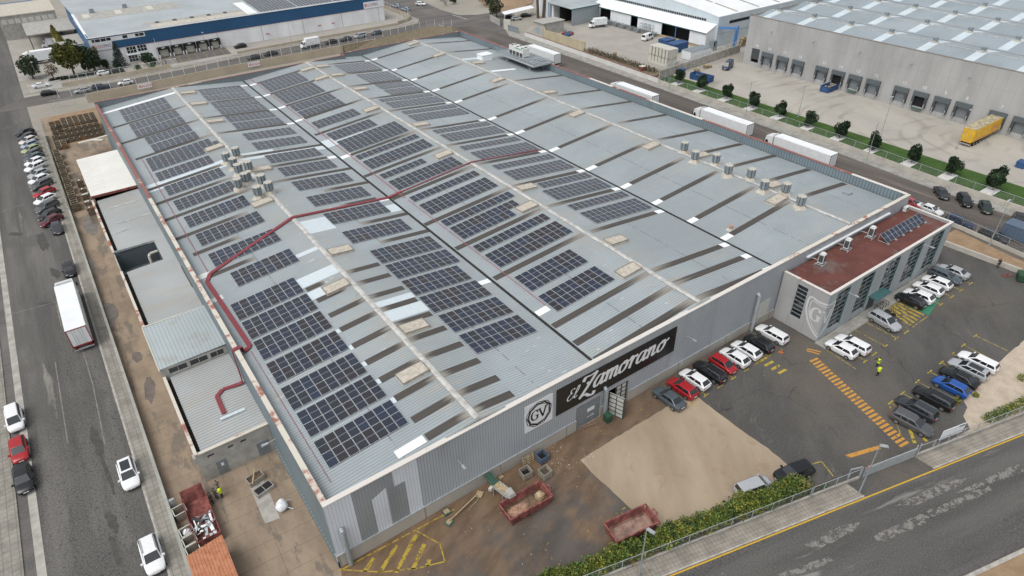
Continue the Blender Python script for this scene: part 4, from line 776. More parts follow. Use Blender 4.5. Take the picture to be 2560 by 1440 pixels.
def car(ty, colour, loc, head, label, group=None, far=False, rails=False, groof=False, name='parked_car', cat='car'):
    R = car_meshes(ty); pt = 'paint_'+colour
    t = thing(name, label, cat, (loc[0], loc[1], loc[2] if len(loc) > 2 else .02), math.radians(head), group)
    part_copy('body', R['body'][0], t, None, pt)
    for k in ('windscreen','rear_window','side_window0','side_window1'): part_copy(k.rstrip('01'), R[k][0], t)
    for p in R['wheel'][1]:
        wv = part_copy('wheel', R['wheel'][0], t, p)
        if not far: part_copy('rim', R['rim'][0], wv)
    for k in ('headlight','tail_light') + (() if far else ('number_plate','wing_mirror','grille')):
        for p in R[k][1]: part_copy(k, R[k][0], t, p, pt if k == 'wing_mirror' else None)
    if rails:
        for p in R['roof_rail'][1]: part_copy('roof_rail', R['roof_rail'][0], t, p)
    if groof: part_copy('glass_roof', R['glass_roof'][0], t)
    return t
def at(x, y, z=.75): p = px(x, y, z); return (p.x, p.y, .03)
# angled row on the left street
row = [('black','hatch',61,330),('dark','hatch',67,341),('cream','hatch',70,350),('lightblue','small',73,361),('lime','hatch',77,372),('grey','hatch',80,383),('slate','hatch',84,392),('white','hatch',86,403),('white','suv',88,417),('silver','hatch',95,433),('white','hatch',97,447),('grey','suv',103,461),('red','hatch',109,480),('white','hatch',112,497),('grey','suv',117,516),('black','hatch',122,535),('maroon','hatch',127,550)]
nmc = dict(black='black', dark='dark grey', cream='cream white', lightblue='pale blue', lime='pale green', grey='grey', slate='slate grey', white='white', silver='silver', red='red', maroon='maroon', blue='blue', navy='navy')
for i, (c, ty, x, y) in enumerate(row):
    car(ty, c, at(x, y), -152+(i % 3)*3, f"{nmc[c]} car nose to the road, {ordn(i)} from far end of angled left-street row", 'cars angled along the left street', far=i < 6)
car('hatch','dark', at(142,569), -90, 'dark grey car parked along the kerb just before the angled row', 'cars on the left street')
car('sedan','black', at(172,671), -90, 'black car parked directly in front of the white lorry', 'cars on the left street')
car('mpv','white', at(36,1046), -88, 'white people carrier in the left gutter, behind the red car', 'cars on the left street')
car('hatch','red', at(46,1122), -88, 'red car between white and black cars in the left gutter', 'cars on the left street')
car('sedan','black', at(57,1194), -88, 'black car nearest the camera in the left gutter', 'cars on the left street')
car('suv','white', at(321,1184), -90, 'white crossover with dark glass roof by the right kerb of the left street', 'cars on the left street', groof=True)
car('suv','white', at(380,1386), -90, 'white estate-shaped car at the bottom left by the kerb', 'cars on the left street', rails=True)
# row along the facade
for i, (c, ty, x, y, h, lab) in enumerate((('slate','sedan',1672,993,92,'slate grey saloon nearest the loading doors, nose to the facade'),('red','hatch',1706,968,92,'dark red hatchback beside the slate saloon at the facade'),('white','hatch',1737,946,92,'white hatchback between the dark red car and a black estate at the facade'),
    ('black','wagon',1774,927,92,'black estate with silver roof rails parked at the facade'),('red','small',1808,909,-88,'small bright red car facing out from the facade'),('white','hatch',1837,891,92,'white hatchback just right of the small red car at the facade'),('white','hatch',1866,873,92,'white hatchback just left of the black car at the facade'),('black','hatch',1897,856,92,'black hatchback second from the right end of the facade row'),('white','wagon',1930,833,92,'white estate at the right end of the facade row by the drain pipe'))):
    car(ty, c, at(x, y), h, lab, 'cars parked along the facade', rails=(ty == 'wagon' and c == 'black'))
for c, ty, x, y, h, lab in (('white','hatch',2104,870,91,'white hatchback nearest the building corner with the shield'),('white','wagon',2132,858,91,'white estate second from the office building corner'),('silver','suv',2212,802,-95,'silver crossover facing out beside the motorbike'),('black','hatch',2277,749,93,'black hatchback on the green bay beside the office'),
    ('white','hatch',2298,738,93,'white hatchback next to the black car in the office row'),('white','hatch',2321,720,93,'white hatchback third from the green bay in the office row'),('white','hatch',2343,704,93,'white hatchback beside the silver grey estate in the office row'),('slate','wagon',2363,688,-87,'silver grey estate second from the far end of the office row'),('silver','sedan',2384,677,93,'silver white saloon at the far end of the office row')):
    car(ty, c, at(x, y), h, lab, 'cars parked along the office')
for c, ty, x, y, h, lab, rl in (('white','wagon',2446,902,92,'white estate at the far end of the row by the sand',0),('silver','wagon',2422,921,92,'silver estate beside the white one in the row by the sand',1),('black','sedan',2399,942,92,'black car between silver estate and blue hatchback',0),('blue','hatch',2379,964,92,'bright blue hatchback in the row by the sand',0),
    ('black','wagon',2335,993,92,'black estate with silver rails just below the blue hatchback',1),('dark','wagon',2292,1019,92,'dark estate with silver rails beside the one that faces the camera',1),('grey','wagon',2281,1055,-84,'dark grey estate facing the camera by the white sign board',1)):
    car(ty, c, at(x, y), h, lab, 'cars in the row by the sand', rails=bool(rl), groof=(c == 'silver'))
car('suv','black', at(1985,1181), 165, 'black crossover with red roof trim parked alone by the hedge end', None)
car('mpv','silver', at(1886,1217), -14, 'silver hatchback tucked against the hedge')
for c, ty, x, y, h, lab in (('red','hatch',2279,506,-91,'dark red car half hidden behind the warehouse corner'),('white','sedan',2326,522,-91,'white saloon on the right road behind the office building'),('dark','sedan',2355,481,-135,'dark saloon leftmost by the right road wall'),('black','suv',2412,500,-138,'black crossover second from left by the right road wall'),('green','hatch',2465,517,-145,'very dark green hatchback third by the right road wall'),
    ('black','hatch',2547,547,-158,'black hatchback at the right picture edge by the road wall'),('navy','wagon',2401,553,-91,'dark blue estate behind the wire fence near the office'),('dark','wagon',2487,588,-91,'dark estate behind the wire fence by the earth bank')):
    car(ty, c, at(x, y), h, lab, 'cars on the right road')
for c, ty, x, y, h, lab in (('black','hatch',122,231,-2,'black hatchback at the left corner of the back street'),('silver','hatch',205,225,178,'silver hatchback between black and blue cars on the back street'),('navy','wagon',252,216,-3,'navy estate on the back street'),('white','hatch',313,205,176,'white hatchback on the back street'),('white','sedan',102,212,0,'white saloon inside the white gate at the corner'),
    ('white','hatch',260,181,0,'white car with dark roof under the trees'),('black','hatch',291,176,0,'black car beside the white car under the trees'),('black','hatch',600,114,180,'black car parked on the pale apron beside the loading docks'),('dark','sedan',635,142,180,'dark saloon left of another dark saloon on the back street'),('black','sedan',676,133,180,'black saloon between the dark saloon and the white box van'),
    ('black','hatch',827,104,180,'black car right of the white box van on the back street'),('dark','hatch',864,97,180,'dark grey car left of the silver people carrier'),('silver','mpv',900,89,180,'silver people carrier on the back street'),('slate','hatch',941,81,180,'slate grey hatchback at the right end of the back street row'),('white','suv',1052,9,-60,'white crossover on the far side street'),
    ('lightblue','hatch',990,14,118,'pale blue car behind the fence, the farther of two'),('lightblue','hatch',1013,22,118,'pale blue car behind the fence, the nearer of two'),('silver','hatch',1291,45,-20,'silver car under the car port'),('black','hatch',1315,37,-20,'black car at the end of the car port'),('black','hatch',1275,40,-20,'black car half hidden at the left of the car port')):
    car(ty, c, at(x, y), h, lab, 'cars in the background streets', far=True)
car('van','white', at(1619,92,1.0), 12, 'white panel van in the works yard', None, True, name='van', cat='van')
vn = car('van','navy', at(1820,163,1.0), -160, 'navy delivery van with red and white lettering in the dock yard', None, False, name='van', cat='van')
def text(name, body, size, mat, parent, loc, rot, ext=.004, al='CENTER'):
    c = bpy.data.curves.new(name, 'FONT'); c.body = body; c.size = size; c.extrude = ext; c.align_x = al; c.materials.append(M(mat))
    o = bpy.data.objects.new(name, c); COL.objects.link(o); me = bpy.data.meshes.new_from_object(o.evaluated_get(bpy.context.evaluated_depsgraph_get())); bpy.data.objects.remove(o); me.materials.clear(); me.materials.append(M(mat))
    o = place(name, me, None, loc); o.rotation_euler = rot
    if parent: o.parent = parent
    return o
text('lettering', 'MAIL', .42, 'sign_white', vn, (-1.1,.985,1.35), (pi/2-.12,0,pi));
# ---- lorries
def wheel_set(t, pts, r=.5):
    mb = MB(); mb.tube((0,-.15,0),(0,.15,0), r, 0, 16); me = mb.mesh('tyre', 'black_rubber', 40); mb = MB(); mb.tube((0,-.16,0),(0,.16,0), r*.5, 0, 10); m2 = mb.mesh('rim', 'rim_metal')
    for p in pts: place('rim', m2, place('wheel', me, t, p))
def trailer_parts(t, x0, x1, frame, body='trailer_white', top='roof_white', z0=1.15, z1=4.0, hw=1.28):
    MB().bx(x0, x1, -hw, hw, z0, z1).build('trailer_box', body, t)
    MB().bx(x0+.05, x1-.05, -hw+.05, hw-.05, z1+.002, z1+.02).build('trailer_roof', top, t)
    for s in (-1, 1):
        MB().bx(x0-.05, x0-.008, .03 if s > 0 else -hw+.12, hw-.12 if s > 0 else -.03, z0+.15, z1-.14).build('rear_door', body, t)
    mb = MB()
    for a, b, c, d in ((-hw,-hw+.11,z0-.1,z1),(hw-.11,hw,z0-.1,z1),(-hw,hw,z1-.12,z1),(-hw,hw,z0-.1,z0+.12)): mb.bx(x0-.07, x0-.004, a, b, c, d)
    mb.build('door_frame', frame, t); mb = MB()
    for y in (-.6,-.3,.3,.6): mb.bx(x0-.08, x0-.052, y-.02, y+.02, z0+.15, z1-.15)
    o = mb.build('locking_bars', 'galvanised', t)
    MB().bx(x0+.2, x1-.3, -.5, .5, .75, z0-.004).build('chassis', 'dark_steel', t); MB().bx(x0-.1, x0+.1, -1.2, 1.2, .5, .68).build('bumper', 'galvanised', t)
    for s in (-1, 1): MB().bx(x0-.11, x0-.07, s*.95-.2, s*.95+.2, .72, .88).build('tail_light', 'lens_red', t)
    for s in (-1, 1): MB().bx(x0+4.8, x1-4, s*1.2-.03, s*1.2+.03, .55, 1.0).build('side_guard', 'dark_steel', t)
    wheel_set(t, [(x0+k, s*1.1, .5) for k in (1.6,2.9,4.2) for s in (-1,1)])
def cab_parts(t, x0, z1=3.75, paint='cab_white'):     # x0 = back of the cab, front towards +x
    mb = MB(); hw = 1.22
    bm = [(x0,-hw,.9),(x0+2.15,-hw,.7),(x0+2.15,hw,.7),(x0,hw,.9),(x0,-hw,z1),(x0+1.75,-hw*.94,z1-.25),(x0+1.75,hw*.94,z1-.25),(x0,hw,z1)]
    mb.hexa(bm); mb.hexa([(x0+.1,-hw*.9,z1),(x0+1.5,-hw*.85,z1-.2),(x0+1.5,hw*.85,z1-.2),(x0+.1,hw*.9,z1),(x0+.1,-hw*.85,z1+.3),(x0+.9,-hw*.7,z1+.02),(x0+.9,hw*.7,z1+.02),(x0+.1,hw*.85,z1+.3)]); mb.build('cab', paint, t)
    a, b = Vector((x0+2.15,0,.7)), Vector((x0+1.75,0,z1-.25)); P = []
    for s, k in ((-1.05,.5),(1.05,.5),(1.0,.86),(-1.0,.86)): q = a.lerp(b, k); P.append((q.x+.025, s, q.z))
    MB().face(P).build('windscreen', 'car_glass', t)
    for s in (-1, 1):
        mb = MB(); yy = s*(hw+.012); mb.face([(x0+.9,yy,1.9),(x0+1.85,yy,1.9),(x0+1.7,yy*.975,2.7),(x0+.95,yy*.975,2.7)][::-s]); mb.build('side_window', 'car_glass', t)
        MB().bx(x0+1.9, x0+2.05, s*1.45-.12, s*1.45+.12, 1.9, 2.6).build('wing_mirror', 'dark_steel', t); MB().bx(x0+2.1, x0+2.17, s*.9-.22, s*.9+.22, .8, 1.0).build('headlight', 'lens_clear', t)
    MB().bx(x0-.02, x0+2.2, -1.2, 1.2, .45, .72).build('bumper', paint, t); MB().bx(x0-3.2, x0+1.6, -.45, .45, .6, .9).build('tractor_chassis', 'dark_steel', t)
    wheel_set(t, [(x0+1.3,-1.08,.5),(x0+1.3,1.08,.5),(x0-1.9,-1.0,.5),(x0-1.9,1.0,.5)])
def lorry(loc, head, lab, frame='dark_steel', L=13.4, group=None):
    t = thing('lorry', lab, 'lorry', loc, math.radians(head), group); trailer_parts(t, -8.2, -8.2+L, frame); cab_parts(t, -8.2+L+.35); return t
G_ = 'white articulated lorries'
lorry((-15.62, 60.6, 0), 90, 'white lorry with red-edged rear doors parked on the left street', 'red_frame', 13.4, G_)
for px_, py_, lab, fr in ((2078,390,'white lorry on the right road nearest the office, rear doors dark framed','dark_steel'),(1868.7,313.6,'white lorry on the right road, second from the office, one rear door open','dark_steel'),(1631,241.5,'white lorry on the right road beside the trees, third from the office','dark_steel'),(1386,137,'white lorry on the right road behind the rooftop chiller','dark_steel')):
    p = px(px_, py_, 4); lorry((p.x+1.27, p.y+8.2, 0), 90, lab, fr, 13.4, G_)
tL = lorry((-3.4, 224.6, 0), 180, 'white lorry with blue lettering in the yard at the far left', 'dark_steel', 13.4, G_)
text('lettering', 'TRANSAIR', 1.0, 'text_blue', tL, (-3.2,1.285,2.5), (pi/2,0,pi)); MB().bx(-6.5, -1.2, 1.281, 1.285, 2.2, 2.32).build('logo_stroke', 'text_blue', tL)
def box_truck(loc, head, lab, L=4.6):
    t = thing('box_truck', lab, 'box truck', loc, math.radians(head)); MB().bx(-L/2-.6, L/2-.6, -1.1, 1.1, .95, 3.1).build('cargo_box', 'trailer_white', t)
    mb = MB(); x = L/2-.5; mb.hexa([(x,-1,.5),(x+1.7,-.95,.5),(x+1.7,.95,.5),(x,1,.5),(x,-1,2.3),(x+.75,-.88,2.25),(x+.75,.88,2.25),(x,1,2.3)]); mb.build('cab', 'cab_white', t)
    a, b = Vector((x+1.7,0,.5)), Vector((x+.75,0,2.25)); P = []
    for s, k in ((-.85,.5),(.85,.5),(.8,.93),(-.8,.93)): q = a.lerp(b, k); P.append((q.x+.03, s, q.z))
    MB().face(P).build('windscreen', 'car_glass', t)
    for s in (-1, 1): MB().face([(x+.25,s*.99,1.4),(x+1.15,s*.975,1.4),(x+.75,s*.93,2.1),(x+.25,s*.985,2.1)][::-s]).build('side_window', 'car_glass', t)
    MB().bx(-L/2-.5, x+1, -.45, .45, .5, .9).build('chassis', 'dark_steel', t); wheel_set(t, [(x+1,-.92,.4),(x+1,.92,.4),(-L/2+.5,-.92,.4),(-L/2+.5,.92,.4)], .4)
box_truck(at(776,107,1.5), 180, 'white box van parked among dark cars on the back street'); box_truck(at(1496,57,1.5), 165, 'white box lorry in the works yard beside the grey shed', 4.8); box_truck(at(133,105,1.5), 182, 'white box lorry in the far left truck yard', 5.2)
# yellow trailer backed onto a dock
p = px(2385, 345, 4); YT = thing('trailer', 'yellow lorry trailer with stained roof backed onto dock seven', 'trailer', (160.2, 13.35, 0), 0)
trailer_parts(YT, -6.6, 6.5, 'yellow_trailer', 'yellow_trailer', 'trailer_dirty'); text('lettering', 'DHL', 1.7, 'text_rose', YT, (3.2,-1.285,2.0), (pi/2,0,0)); MB().bx(-6.3, 6.3, -1.284, -1.28, 1.35, 1.5).build('red_stripe', 'text_rose', YT)
# motorbike
mbk = thing('motorbike', 'black motorbike standing behind the silver crossover', 'motorbike', at(2222,783,.4), math.radians(-60))
for x in (-.65,.65): m_ = MB(); m_.tube((x,-.06,.3),(x,.06,.3),.3,0,14); m_.build('wheel', 'black_rubber', mbk)
m_ = MB(); m_.hexa([(-.5,-.12,.4),(.35,-.12,.4),(.35,.12,.4),(-.5,.12,.4),(-.6,-.1,.78),(.25,-.13,.9),(.25,.13,.9),(-.6,.1,.78)]); m_.path([(.65,0,.3),(.42,0,.95)],.05); m_.build('frame', 'dark_steel', mbk); m_ = MB(); m_.path([(.42,-.35,1.0),(.45,0,1.02),(.42,.35,1.0)],.025); m_.build('handlebar', 'dark_gap', mbk); m_ = MB(); m_.rbx((-.3,0),.6,.26,.78,.88,0,0,.9,.8); m_.build('saddle', 'dark_gap', mbk)

# ================================================================== ROOF PLANT
def vent_meshes():
    mb = MB(); n = 8
    for k in range(n):
        a0, a1 = 2*pi*(k+.10)/n, 2*pi*(k+.90)/n; r = .72
        mb.hexa([(.6*cos(a0),.6*sin(a0),.7),(r*cos(a0),r*sin(a0),.7),(r*cos(a1),r*sin(a1),.7),(.6*cos(a1),.6*sin(a1),.7),(.6*cos(a0),.6*sin(a0),2.0),(r*cos(a0),r*sin(a0),2.0),(r*cos(a1),r*sin(a1),2.0),(.6*cos(a1),.6*sin(a1),2.0)])
    drum = mb.mesh('vane_drum', 'vent_grey'); mb = MB(); mb.tube((0,0,.6),(0,0,1.95),.58,0,16); core = mb.mesh('core', 'dark_gap')
    mb = MB(); pts = []
    for k in range(32):
        a = 2*pi*k/32; r = .70 if k % 4 else .56; pts.append((r*cos(a), r*sin(a)))
    mb.prism(pts, 1.98, 2.06); mb.tube((0,0,2.06),(0,0,2.12),.15); top = mb.mesh('cap', 'vent_top')
    mb = MB(); mb.rbx((0,0),1.9,1.9,-.15,.62,0,0,.42,.42); base = mb.mesh('base', 'valley_gutter'); mb = MB(); mb.rbx((0,0),1.9,1.9,-.15,.6,0,0,.45,.45); base2 = mb.mesh('base', 'beige_box')
    return drum, core, top, base, base2
VM = vent_meshes()
def vent(x, y, lab, grp):
    t = thing('roof_ventilator', lab, 'roof ventilator', (x, y, roof_z(x)), rnd.random(), grp)
    for nm, me in (('vane_drum',VM[0]),('core',VM[1]),('cap',VM[2]),('base',VM[4])): place(nm, me, t)
VP = [(565,392,.8),(590,381,.8),(583,406,.8),(595,421,.8),(621,416,.8),(612,443,.8),(594,455,.8),(654,450,.8),(672,468,.8),(643,477,.8)]
VL = ['left one of the farthest pair','right one of the farthest pair','ventilator beside the white roof strip, left of ridge','ventilator just in front of the white strip ventilator','ventilator on the right side beside the beige box','ventilator in the middle right behind the chimney','leftmost ventilator of the near half','ventilator just right of the beige skylight box','rightmost ventilator of the cluster','nearest ventilator of the cluster']
for (x, y, h), l in zip(VP, VL):
    i = 0 if x < 600 or (x, y) in ((612,443),(643,477)) else 1
    p = px(x, y, 10.9); vent(p.x, p.y, 'grey ribbed drum: '+l+' on the first ridge', 'ventilators on the first ridge')
for k, (x, y) in enumerate(((1711,367),(1738,389),(1790,397),(1821,424),(1878,434),(1911,463),(1965,471),(2003,502))):
    p = px(x, y, 10.9); vent(p.x, p.y, f'grey ribbed drum ventilator on the right ridge, {ordn(7-k)} from the office building', 'ventilators on the right ridge')
p = px(623, 437, 11.0); t = thing('chimney', 'slim grey chimney with round cap among the ridge ventilators', 'chimney', (p.x, p.y, roof_z(p.x))); mb = MB(); mb.tube((0,0,-.1),(0,0,1.8),.3,0,12); mb.build('pipe', 'vent_grey', t); mb = MB(); mb.tube((0,0,1.85),(0,0,1.95),.52,0,14); mb.build('cap', 'beige_box', t)
p = roof_px(4, 1826, 574); t = thing('roof_pipe', 'short rusty round vent pipe on the right roof slope', 'vent', (p.x, p.y, roof_z(p.x))); MB().rbx((0,0),1.1,.9,-.05,.25,0,0,.7,.7).build('base', 'pale_door', t); mb = MB(); mb.tube((0,0,.2),(0,0,.75),.32,0,12); mb.build('pipe', 'peel', t)
p = roof_px(5, 2118, 484); t = thing('roof_hatch', 'small square hatch on the far right roof slope', 'hatch', (p.x, p.y, roof_z(p.x))); MB().rbx((0,0),1.3,1.1,-.1,.2).build('kerb', 'vent_grey', t); MB().rbx((0,0),1.15,.95,.2,.26).build('lid', 'pole_grey', t)
p = px(1212, 147, 9.3); t = thing('plant_box', 'white box housing on the roof left of the chiller platform', 'roof housing', (p.x, p.y, roof_z(p.x)-.1)); MB().rbx((0,0),3.2,2.6,0,1.5).build('housing', 'new_white', t); MB().rbx((0,0),3.5,2.9,1.5,1.62).build('lid', 'roof_white', t)
# steel platform with chiller over the right parapet
PF = thing('platform', 'grey steel platform on legs above the right parapet', 'platform', (97.4, 101.6, 10.4)); mb = MB()
mb.bx(-3.2,3.2,-8.6,8.6,-.3,-.06); PFd = mb.build('deck', 'vent_grey', PF); mb = MB()
for a, b in (((-3.3,-8.7),(-3.3,8.7)),((3.3,-8.7),(3.3,8.7)),((-3.3,-8.7),(3.3,-8.7)),((-3.3,8.7),(3.3,8.7))): mb.bar((a[0],a[1],-.15),(b[0],b[1],-.15),.18,.4)
mb.build('edge_beam', 'galvanised', PF); mb = MB()
for h in (.5,1.05):
    mb.path([(-3.2,-8.6,h),(-3.2,8.6,h),(3.2,8.6,h)],.03); mb.path([(-3.2,-8.6,h),(3.2,-8.6,h)],.03)
for y in range(-8, 9, 2): mb.tube((-3.2,y,0),(-3.2,y,1.05),.03)
mb.build('railing', 'galvanised', PF); mb = MB()
for y in (-6,4):
    for x in (-2.6, 2.0):
        zb = roof_z(97.4+x)-10.4; mb.path([(x,y-.9,-.3),(x,y,zb),(x,y+.9,-.3)],.08)
mb.build('leg', 'galvanised', PF); mb = MB()
for y in (-7.2,-6.2,-5.2,-3.8,-2.8,-1.8): mb.bx(-2.6,-.9,y-.22,y+.22,0,.18)
for y in (-6.4,-5.2,-4.0): mb.bx(.3,2.3,y-.25,y+.25,0,.2)
mb.build('cable_ducts', 'galvanised', PF)['kind'] = 'stuff'
CH = thing('chiller', 'white rooftop chiller with six round fans and green stripe', 'chiller', (97.2, 103.4, 10.36)); MB().bx(-1.1,1.1,-3.1,3.1,1.15,2.3).build('upper_case', 'ac_white', CH); MB().bx(-1.0,1.0,-3.0,3.0,.1,1.15).build('coil', 'dark_steel', CH); mb = MB()
for y in (-3.05,-1.55,0,1.55,3.05):
    for x in (-1.08,1.08): mb.bx(x-.06,x+.06,y-.09,y+.09,0,1.2)
mb.bx(-1.1,1.1,-3.1,-3.0,.2,1.15); mb.build('frame', 'ac_white', CH); MB().bx(-1.12,-1.1,-2.6,.4,1.95,2.15).build('stripe', 'chiller_green', CH)
for y in (-2.2,0.0,2.2):
    for x in (-.52,.52): mb = MB(); mb.tube((x,y,2.3),(x,y,2.34),.43,0,16); mb.build('fan', 'fan_black', CH)

# ================================================================== OFFICE BUILDING
OF = thing('office_building', 'grey concrete office block with dark red flat roof and window strips', 'office building')
X0, X1, Y0, Y1, HZ = 67.6, 100.2, -7.3, -.15, 7.95
FW = [(69.5,72.6),(75.5,78.7),(81.8,85.4),(88.3,91.9),(94.5,98.0)]; ZW0, ZW1 = 1.1, 7.4
mb = MB(); xs = [X0]+[v for p in FW for v in p]+[X1]
for a, b in zip(xs[0::2], xs[1::2]): mb.bx(a, b, Y0, Y0+.3, 0, HZ)
for a, b in FW: mb.bx(a, b, Y0+.06, Y0+.3, 0, ZW0); mb.bx(a, b, Y0+.04, Y0+.3, ZW1, HZ)
mb.build('front_wall', 'office_wall', OF)
WY = (-4.15,-2.55); mb = MB()
for a, b in ((Y0+.3,WY[0]),(WY[1],Y1)): mb.bx(X0, X0+.3, a, b, 0, HZ)
mb.bx(X0+.03, X0+.3, WY[0], WY[1], 0, 1.9); mb.bx(X0+.03, X0+.3, WY[0], WY[1], 7.2, HZ); mb.build('side_wall', 'dock_wall', OF)
MB().bx(X1-.3, X1, Y0+.3, Y1, 0, HZ).build('side_wall', 'office_wall', OF)
MB().bx(X0+.3, X1-.3, Y0+.3, Y1, 7.3, 7.55).build('flat_roof', 'office_roof', OF); MB().bx(X0+.6, X1-.6, Y0+.9, Y1, .05, 7.2).build('interior', 'dark_gap', OF)
mb = MB(); mb.bx(X0-.05, X1+.05, Y0-.05, Y0+.35, HZ, HZ+.09); mb.bx(X0-.05, X0+.35, Y0+.35, Y1, HZ, HZ+.09); mb.bx(X1-.35, X1+.05, Y0+.35, Y1, HZ, HZ+.09); mb.build('white_coping', 'cap_white', OF)
def window_strip(x0, x1, horizontal=True):
    mb = MB(); mb.face([(x0,Y0+.2,ZW0),(x1,Y0+.2,ZW0),(x1,Y0+.2,ZW1),(x0,Y0+.2,ZW1)]); wn = mb.build('window', 'car_glass', OF); mb = MB()
    for k in range(9): z = ZW0+(ZW1-ZW0)*k/8; mb.bx(x0, x1, Y0+.1, Y0+.17, z-.035, z+.035)
    for k in range(3): x = x0+(x1-x0)*k/2; mb.bx(x-.035, x+.035, Y0+.11, Y0+.165, ZW0, ZW1)
    mb.build('window_frame', 'vent_grey', wn)
    mb = MB(); mb.bx(x1-.16, x1-.02, Y0-.03, Y0+.08, ZW0, ZW1); mb.build('window_side_trim', 'teal_trim', wn)
for a, b in FW: window_strip(a, b)
mb = MB(); mb.face([(X0+.2,WY[1],1.9),(X0+.2,WY[0],1.9),(X0+.2,WY[0],7.2),(X0+.2,WY[1],7.2)]); wn = mb.build('window', 'car_glass', OF); mb = MB()
for k in range(9): z = 1.9+5.3*k/8; mb.bx(X0+.1, X0+.17, WY[0], WY[1], z-.06, z+.06)
mb.build('window_frame', 'vent_grey', wn)
MB().bx(79.2, 83.0, Y0-1.3, Y0-.01, 2.7, 2.85).build('canopy', 'teal_trim', OF); MB().bx(79.6, 81.6, Y0-.03, Y0+.02, 0, 2.4).build('entrance_door', 'dark_steel', OF)
# painted shield with GV that wraps the corner: half on the side wall, half on the front wall
def shield_pt(u, v):      # u metres right of the corner (negative = on the side wall), v height
    return (X0-.012, Y0-u, v) if u < 0 else (X0+u, Y0-.012, v)
def wrap(mb, pts, w, nib=None):
    q = smooth_pts(pts, 6)
    for a, b in zip(q[:-1], q[1:]):
        n = max(1, int(math.hypot(b[0]-a[0], b[1]-a[1])/.12))
        for k in range(n):
            A, B = [a[i]+(b[i]-a[i])*k/n for i in (0,1)], [a[i]+(b[i]-a[i])*(k+1)/n for i in (0,1)]
            dx, dy = B[0]-A[0], B[1]-A[1]; l = math.hypot(dx, dy) or 1; ex, ey = -dy/l, dx/l; wd = w if not nib else math.sqrt((nib[0]*ex)**2+(nib[1]*ey)**2)
            side = -1 if (A[0]+B[0]) < 0 else 1; wrap.z += .00001; P = []
            for p, s in ((A,-1),(B,-1),(B,1),(A,1)):
                u = p[0]+s*ex*wd; u = min(u, -.0) if side < 0 else max(u, .0); v = p[1]+s*ey*wd
                P.append((X0-.012-wrap.z, Y0-u, v) if side < 0 else (X0+u, Y0-.012-wrap.z, v))
            mb.face(P[::-1])
wrap.z = 0
mb = MB(); out = [(0,6.35),(-1.2,6.15),(-2.5,6.3),(-2.75,5.0),(-2.5,3.6),(-1.6,2.0),(0,.8),(1.1,1.9),(1.75,3.6),(1.9,5.2),(1.7,6.3),(.8,6.15),(0,6.35)]
wrap(mb, out, .14); inn = [(u*.84, 3.7+(v-3.7)*.84) for u, v in out]; wrap(mb, inn, .06)
def wl(st, ox, oz, sc): wrap(mb, [(ox+u*sc, oz+v*sc) for u, v in st], .1, (.16*sc,.06*sc))
for st in GL['G']: wl(st, -2.05, 3.0, 1.45)
for st in GL['V']: wl(st, -.2, 3.0, 1.45)
mb.build('shield_logo', 'logo_grey', OF)
# things on the office roof
SP = thing('solar_array', 'tilted row of ten solar panels on the dark red office roof', 'solar array', (92.0, -3.75, 7.6)); mb = MB()
tl = math.atan2(.85, 1.35)
for k in range(10):
    o = place('solar_panel', PMS[1], SP, (-5.0+1.11*k, 0, .62)); o.rotation_euler = (tl, 0, 0); o.scale = (1,.78,1)
for k in range(6):
    x = -5.4+2.15*k; mb.path([(x,-.75,0),(x,.8,0),(x,.75,1.1)],.035); mb.rbx((x,-.8),.3,.3,-.04,.12)
mb.build('support_frame', 'galvanised', SP)
for (x, y), l in zip(((73.9,-1.7),(80.4,-1.6),(86.5,-1.8)), ('nearest the shield corner','in the middle','nearest the tilted solar panels')):
    t = thing('ac_unit', 'white air conditioning unit on the red roof, the one '+l, 'air conditioner', (x, y, 7.55), math.radians(8), 'air conditioners on the office roof')
    MB().rbx((0,0),.8,.75,.3,1.75).build('case', 'ac_white', t); mb = MB(); mb.tube((0,0,1.75),(0,0,1.9),.33,0,14); mb.build('fan_hood', 'ac_white', t)
    mb = MB(); mb.bx(-.3,.3,-.40,-.38,.5,1.6); mb.bx(-.42,-.40,-.3,.3,.5,1.6); mb.build('coil', 'dark_steel', t); mb = MB()
    for yy in (-.5,.5): mb.bar((-.9,yy,.08),(.9,yy,.08),.1,.12)
    for xx in (-.6,.6): mb.bar((xx,-.6,.2),(xx,.6,.2),.1,.12)
    mb.path([(0,.4,.5),(0,1.2,.5),(-.4,1.5,.6)],.05); mb.build('stand', 'galvanised', t)
t = thing('ac_unit', 'small wall air conditioner at the far corner of the red roof', 'air conditioner', (98.7,-.6,7.6)); MB().rbx((0,0),.9,.5,0,.8).build('case', 'ac_white', t); mb = MB(); mb.tube((0,-.26,.4),(0,-.24,.4),.28,0,12); mb.build('fan_hood', 'dark_gap', t)
# ================================================================== ANNEXES ON THE LEFT SIDE
AX = thing('annex', 'row of low sheds with ribbed metal roofs along the left wall of the warehouse', 'annex')
def axp(mb, name, mat): return mb.build(name, mat, AX)
# white roofed shed
mb = MB(); mb.bx(-7.6,-7.4,93.5,114.5,0,4.8); mb.bx(-7.4,-.02,114.3,114.5,0,4.8); axp(mb, 'wall', 'beige_box')
mb = MB(); mb.hexa([(-7.8,93.4,4.85),(-.02,93.4,5.1),(-.02,114.7,5.1),(-7.8,114.7,4.85),(-7.8,93.4,5.0),(-.02,93.4,5.25),(-.02,114.7,5.25),(-7.8,114.7,5.0)])
for k in range(16): y = 96.5+1.1*k; mb.bar((-7.7,y,5.02), (-4.9+.05*k,y,5.10), .1, .08)
axp(mb, 'white_roof', 'shed_white'); axp(MB().bx(-7.85,-.02,93.2,93.4,4.8,5.22), 'roof_edge', 'red_rust')
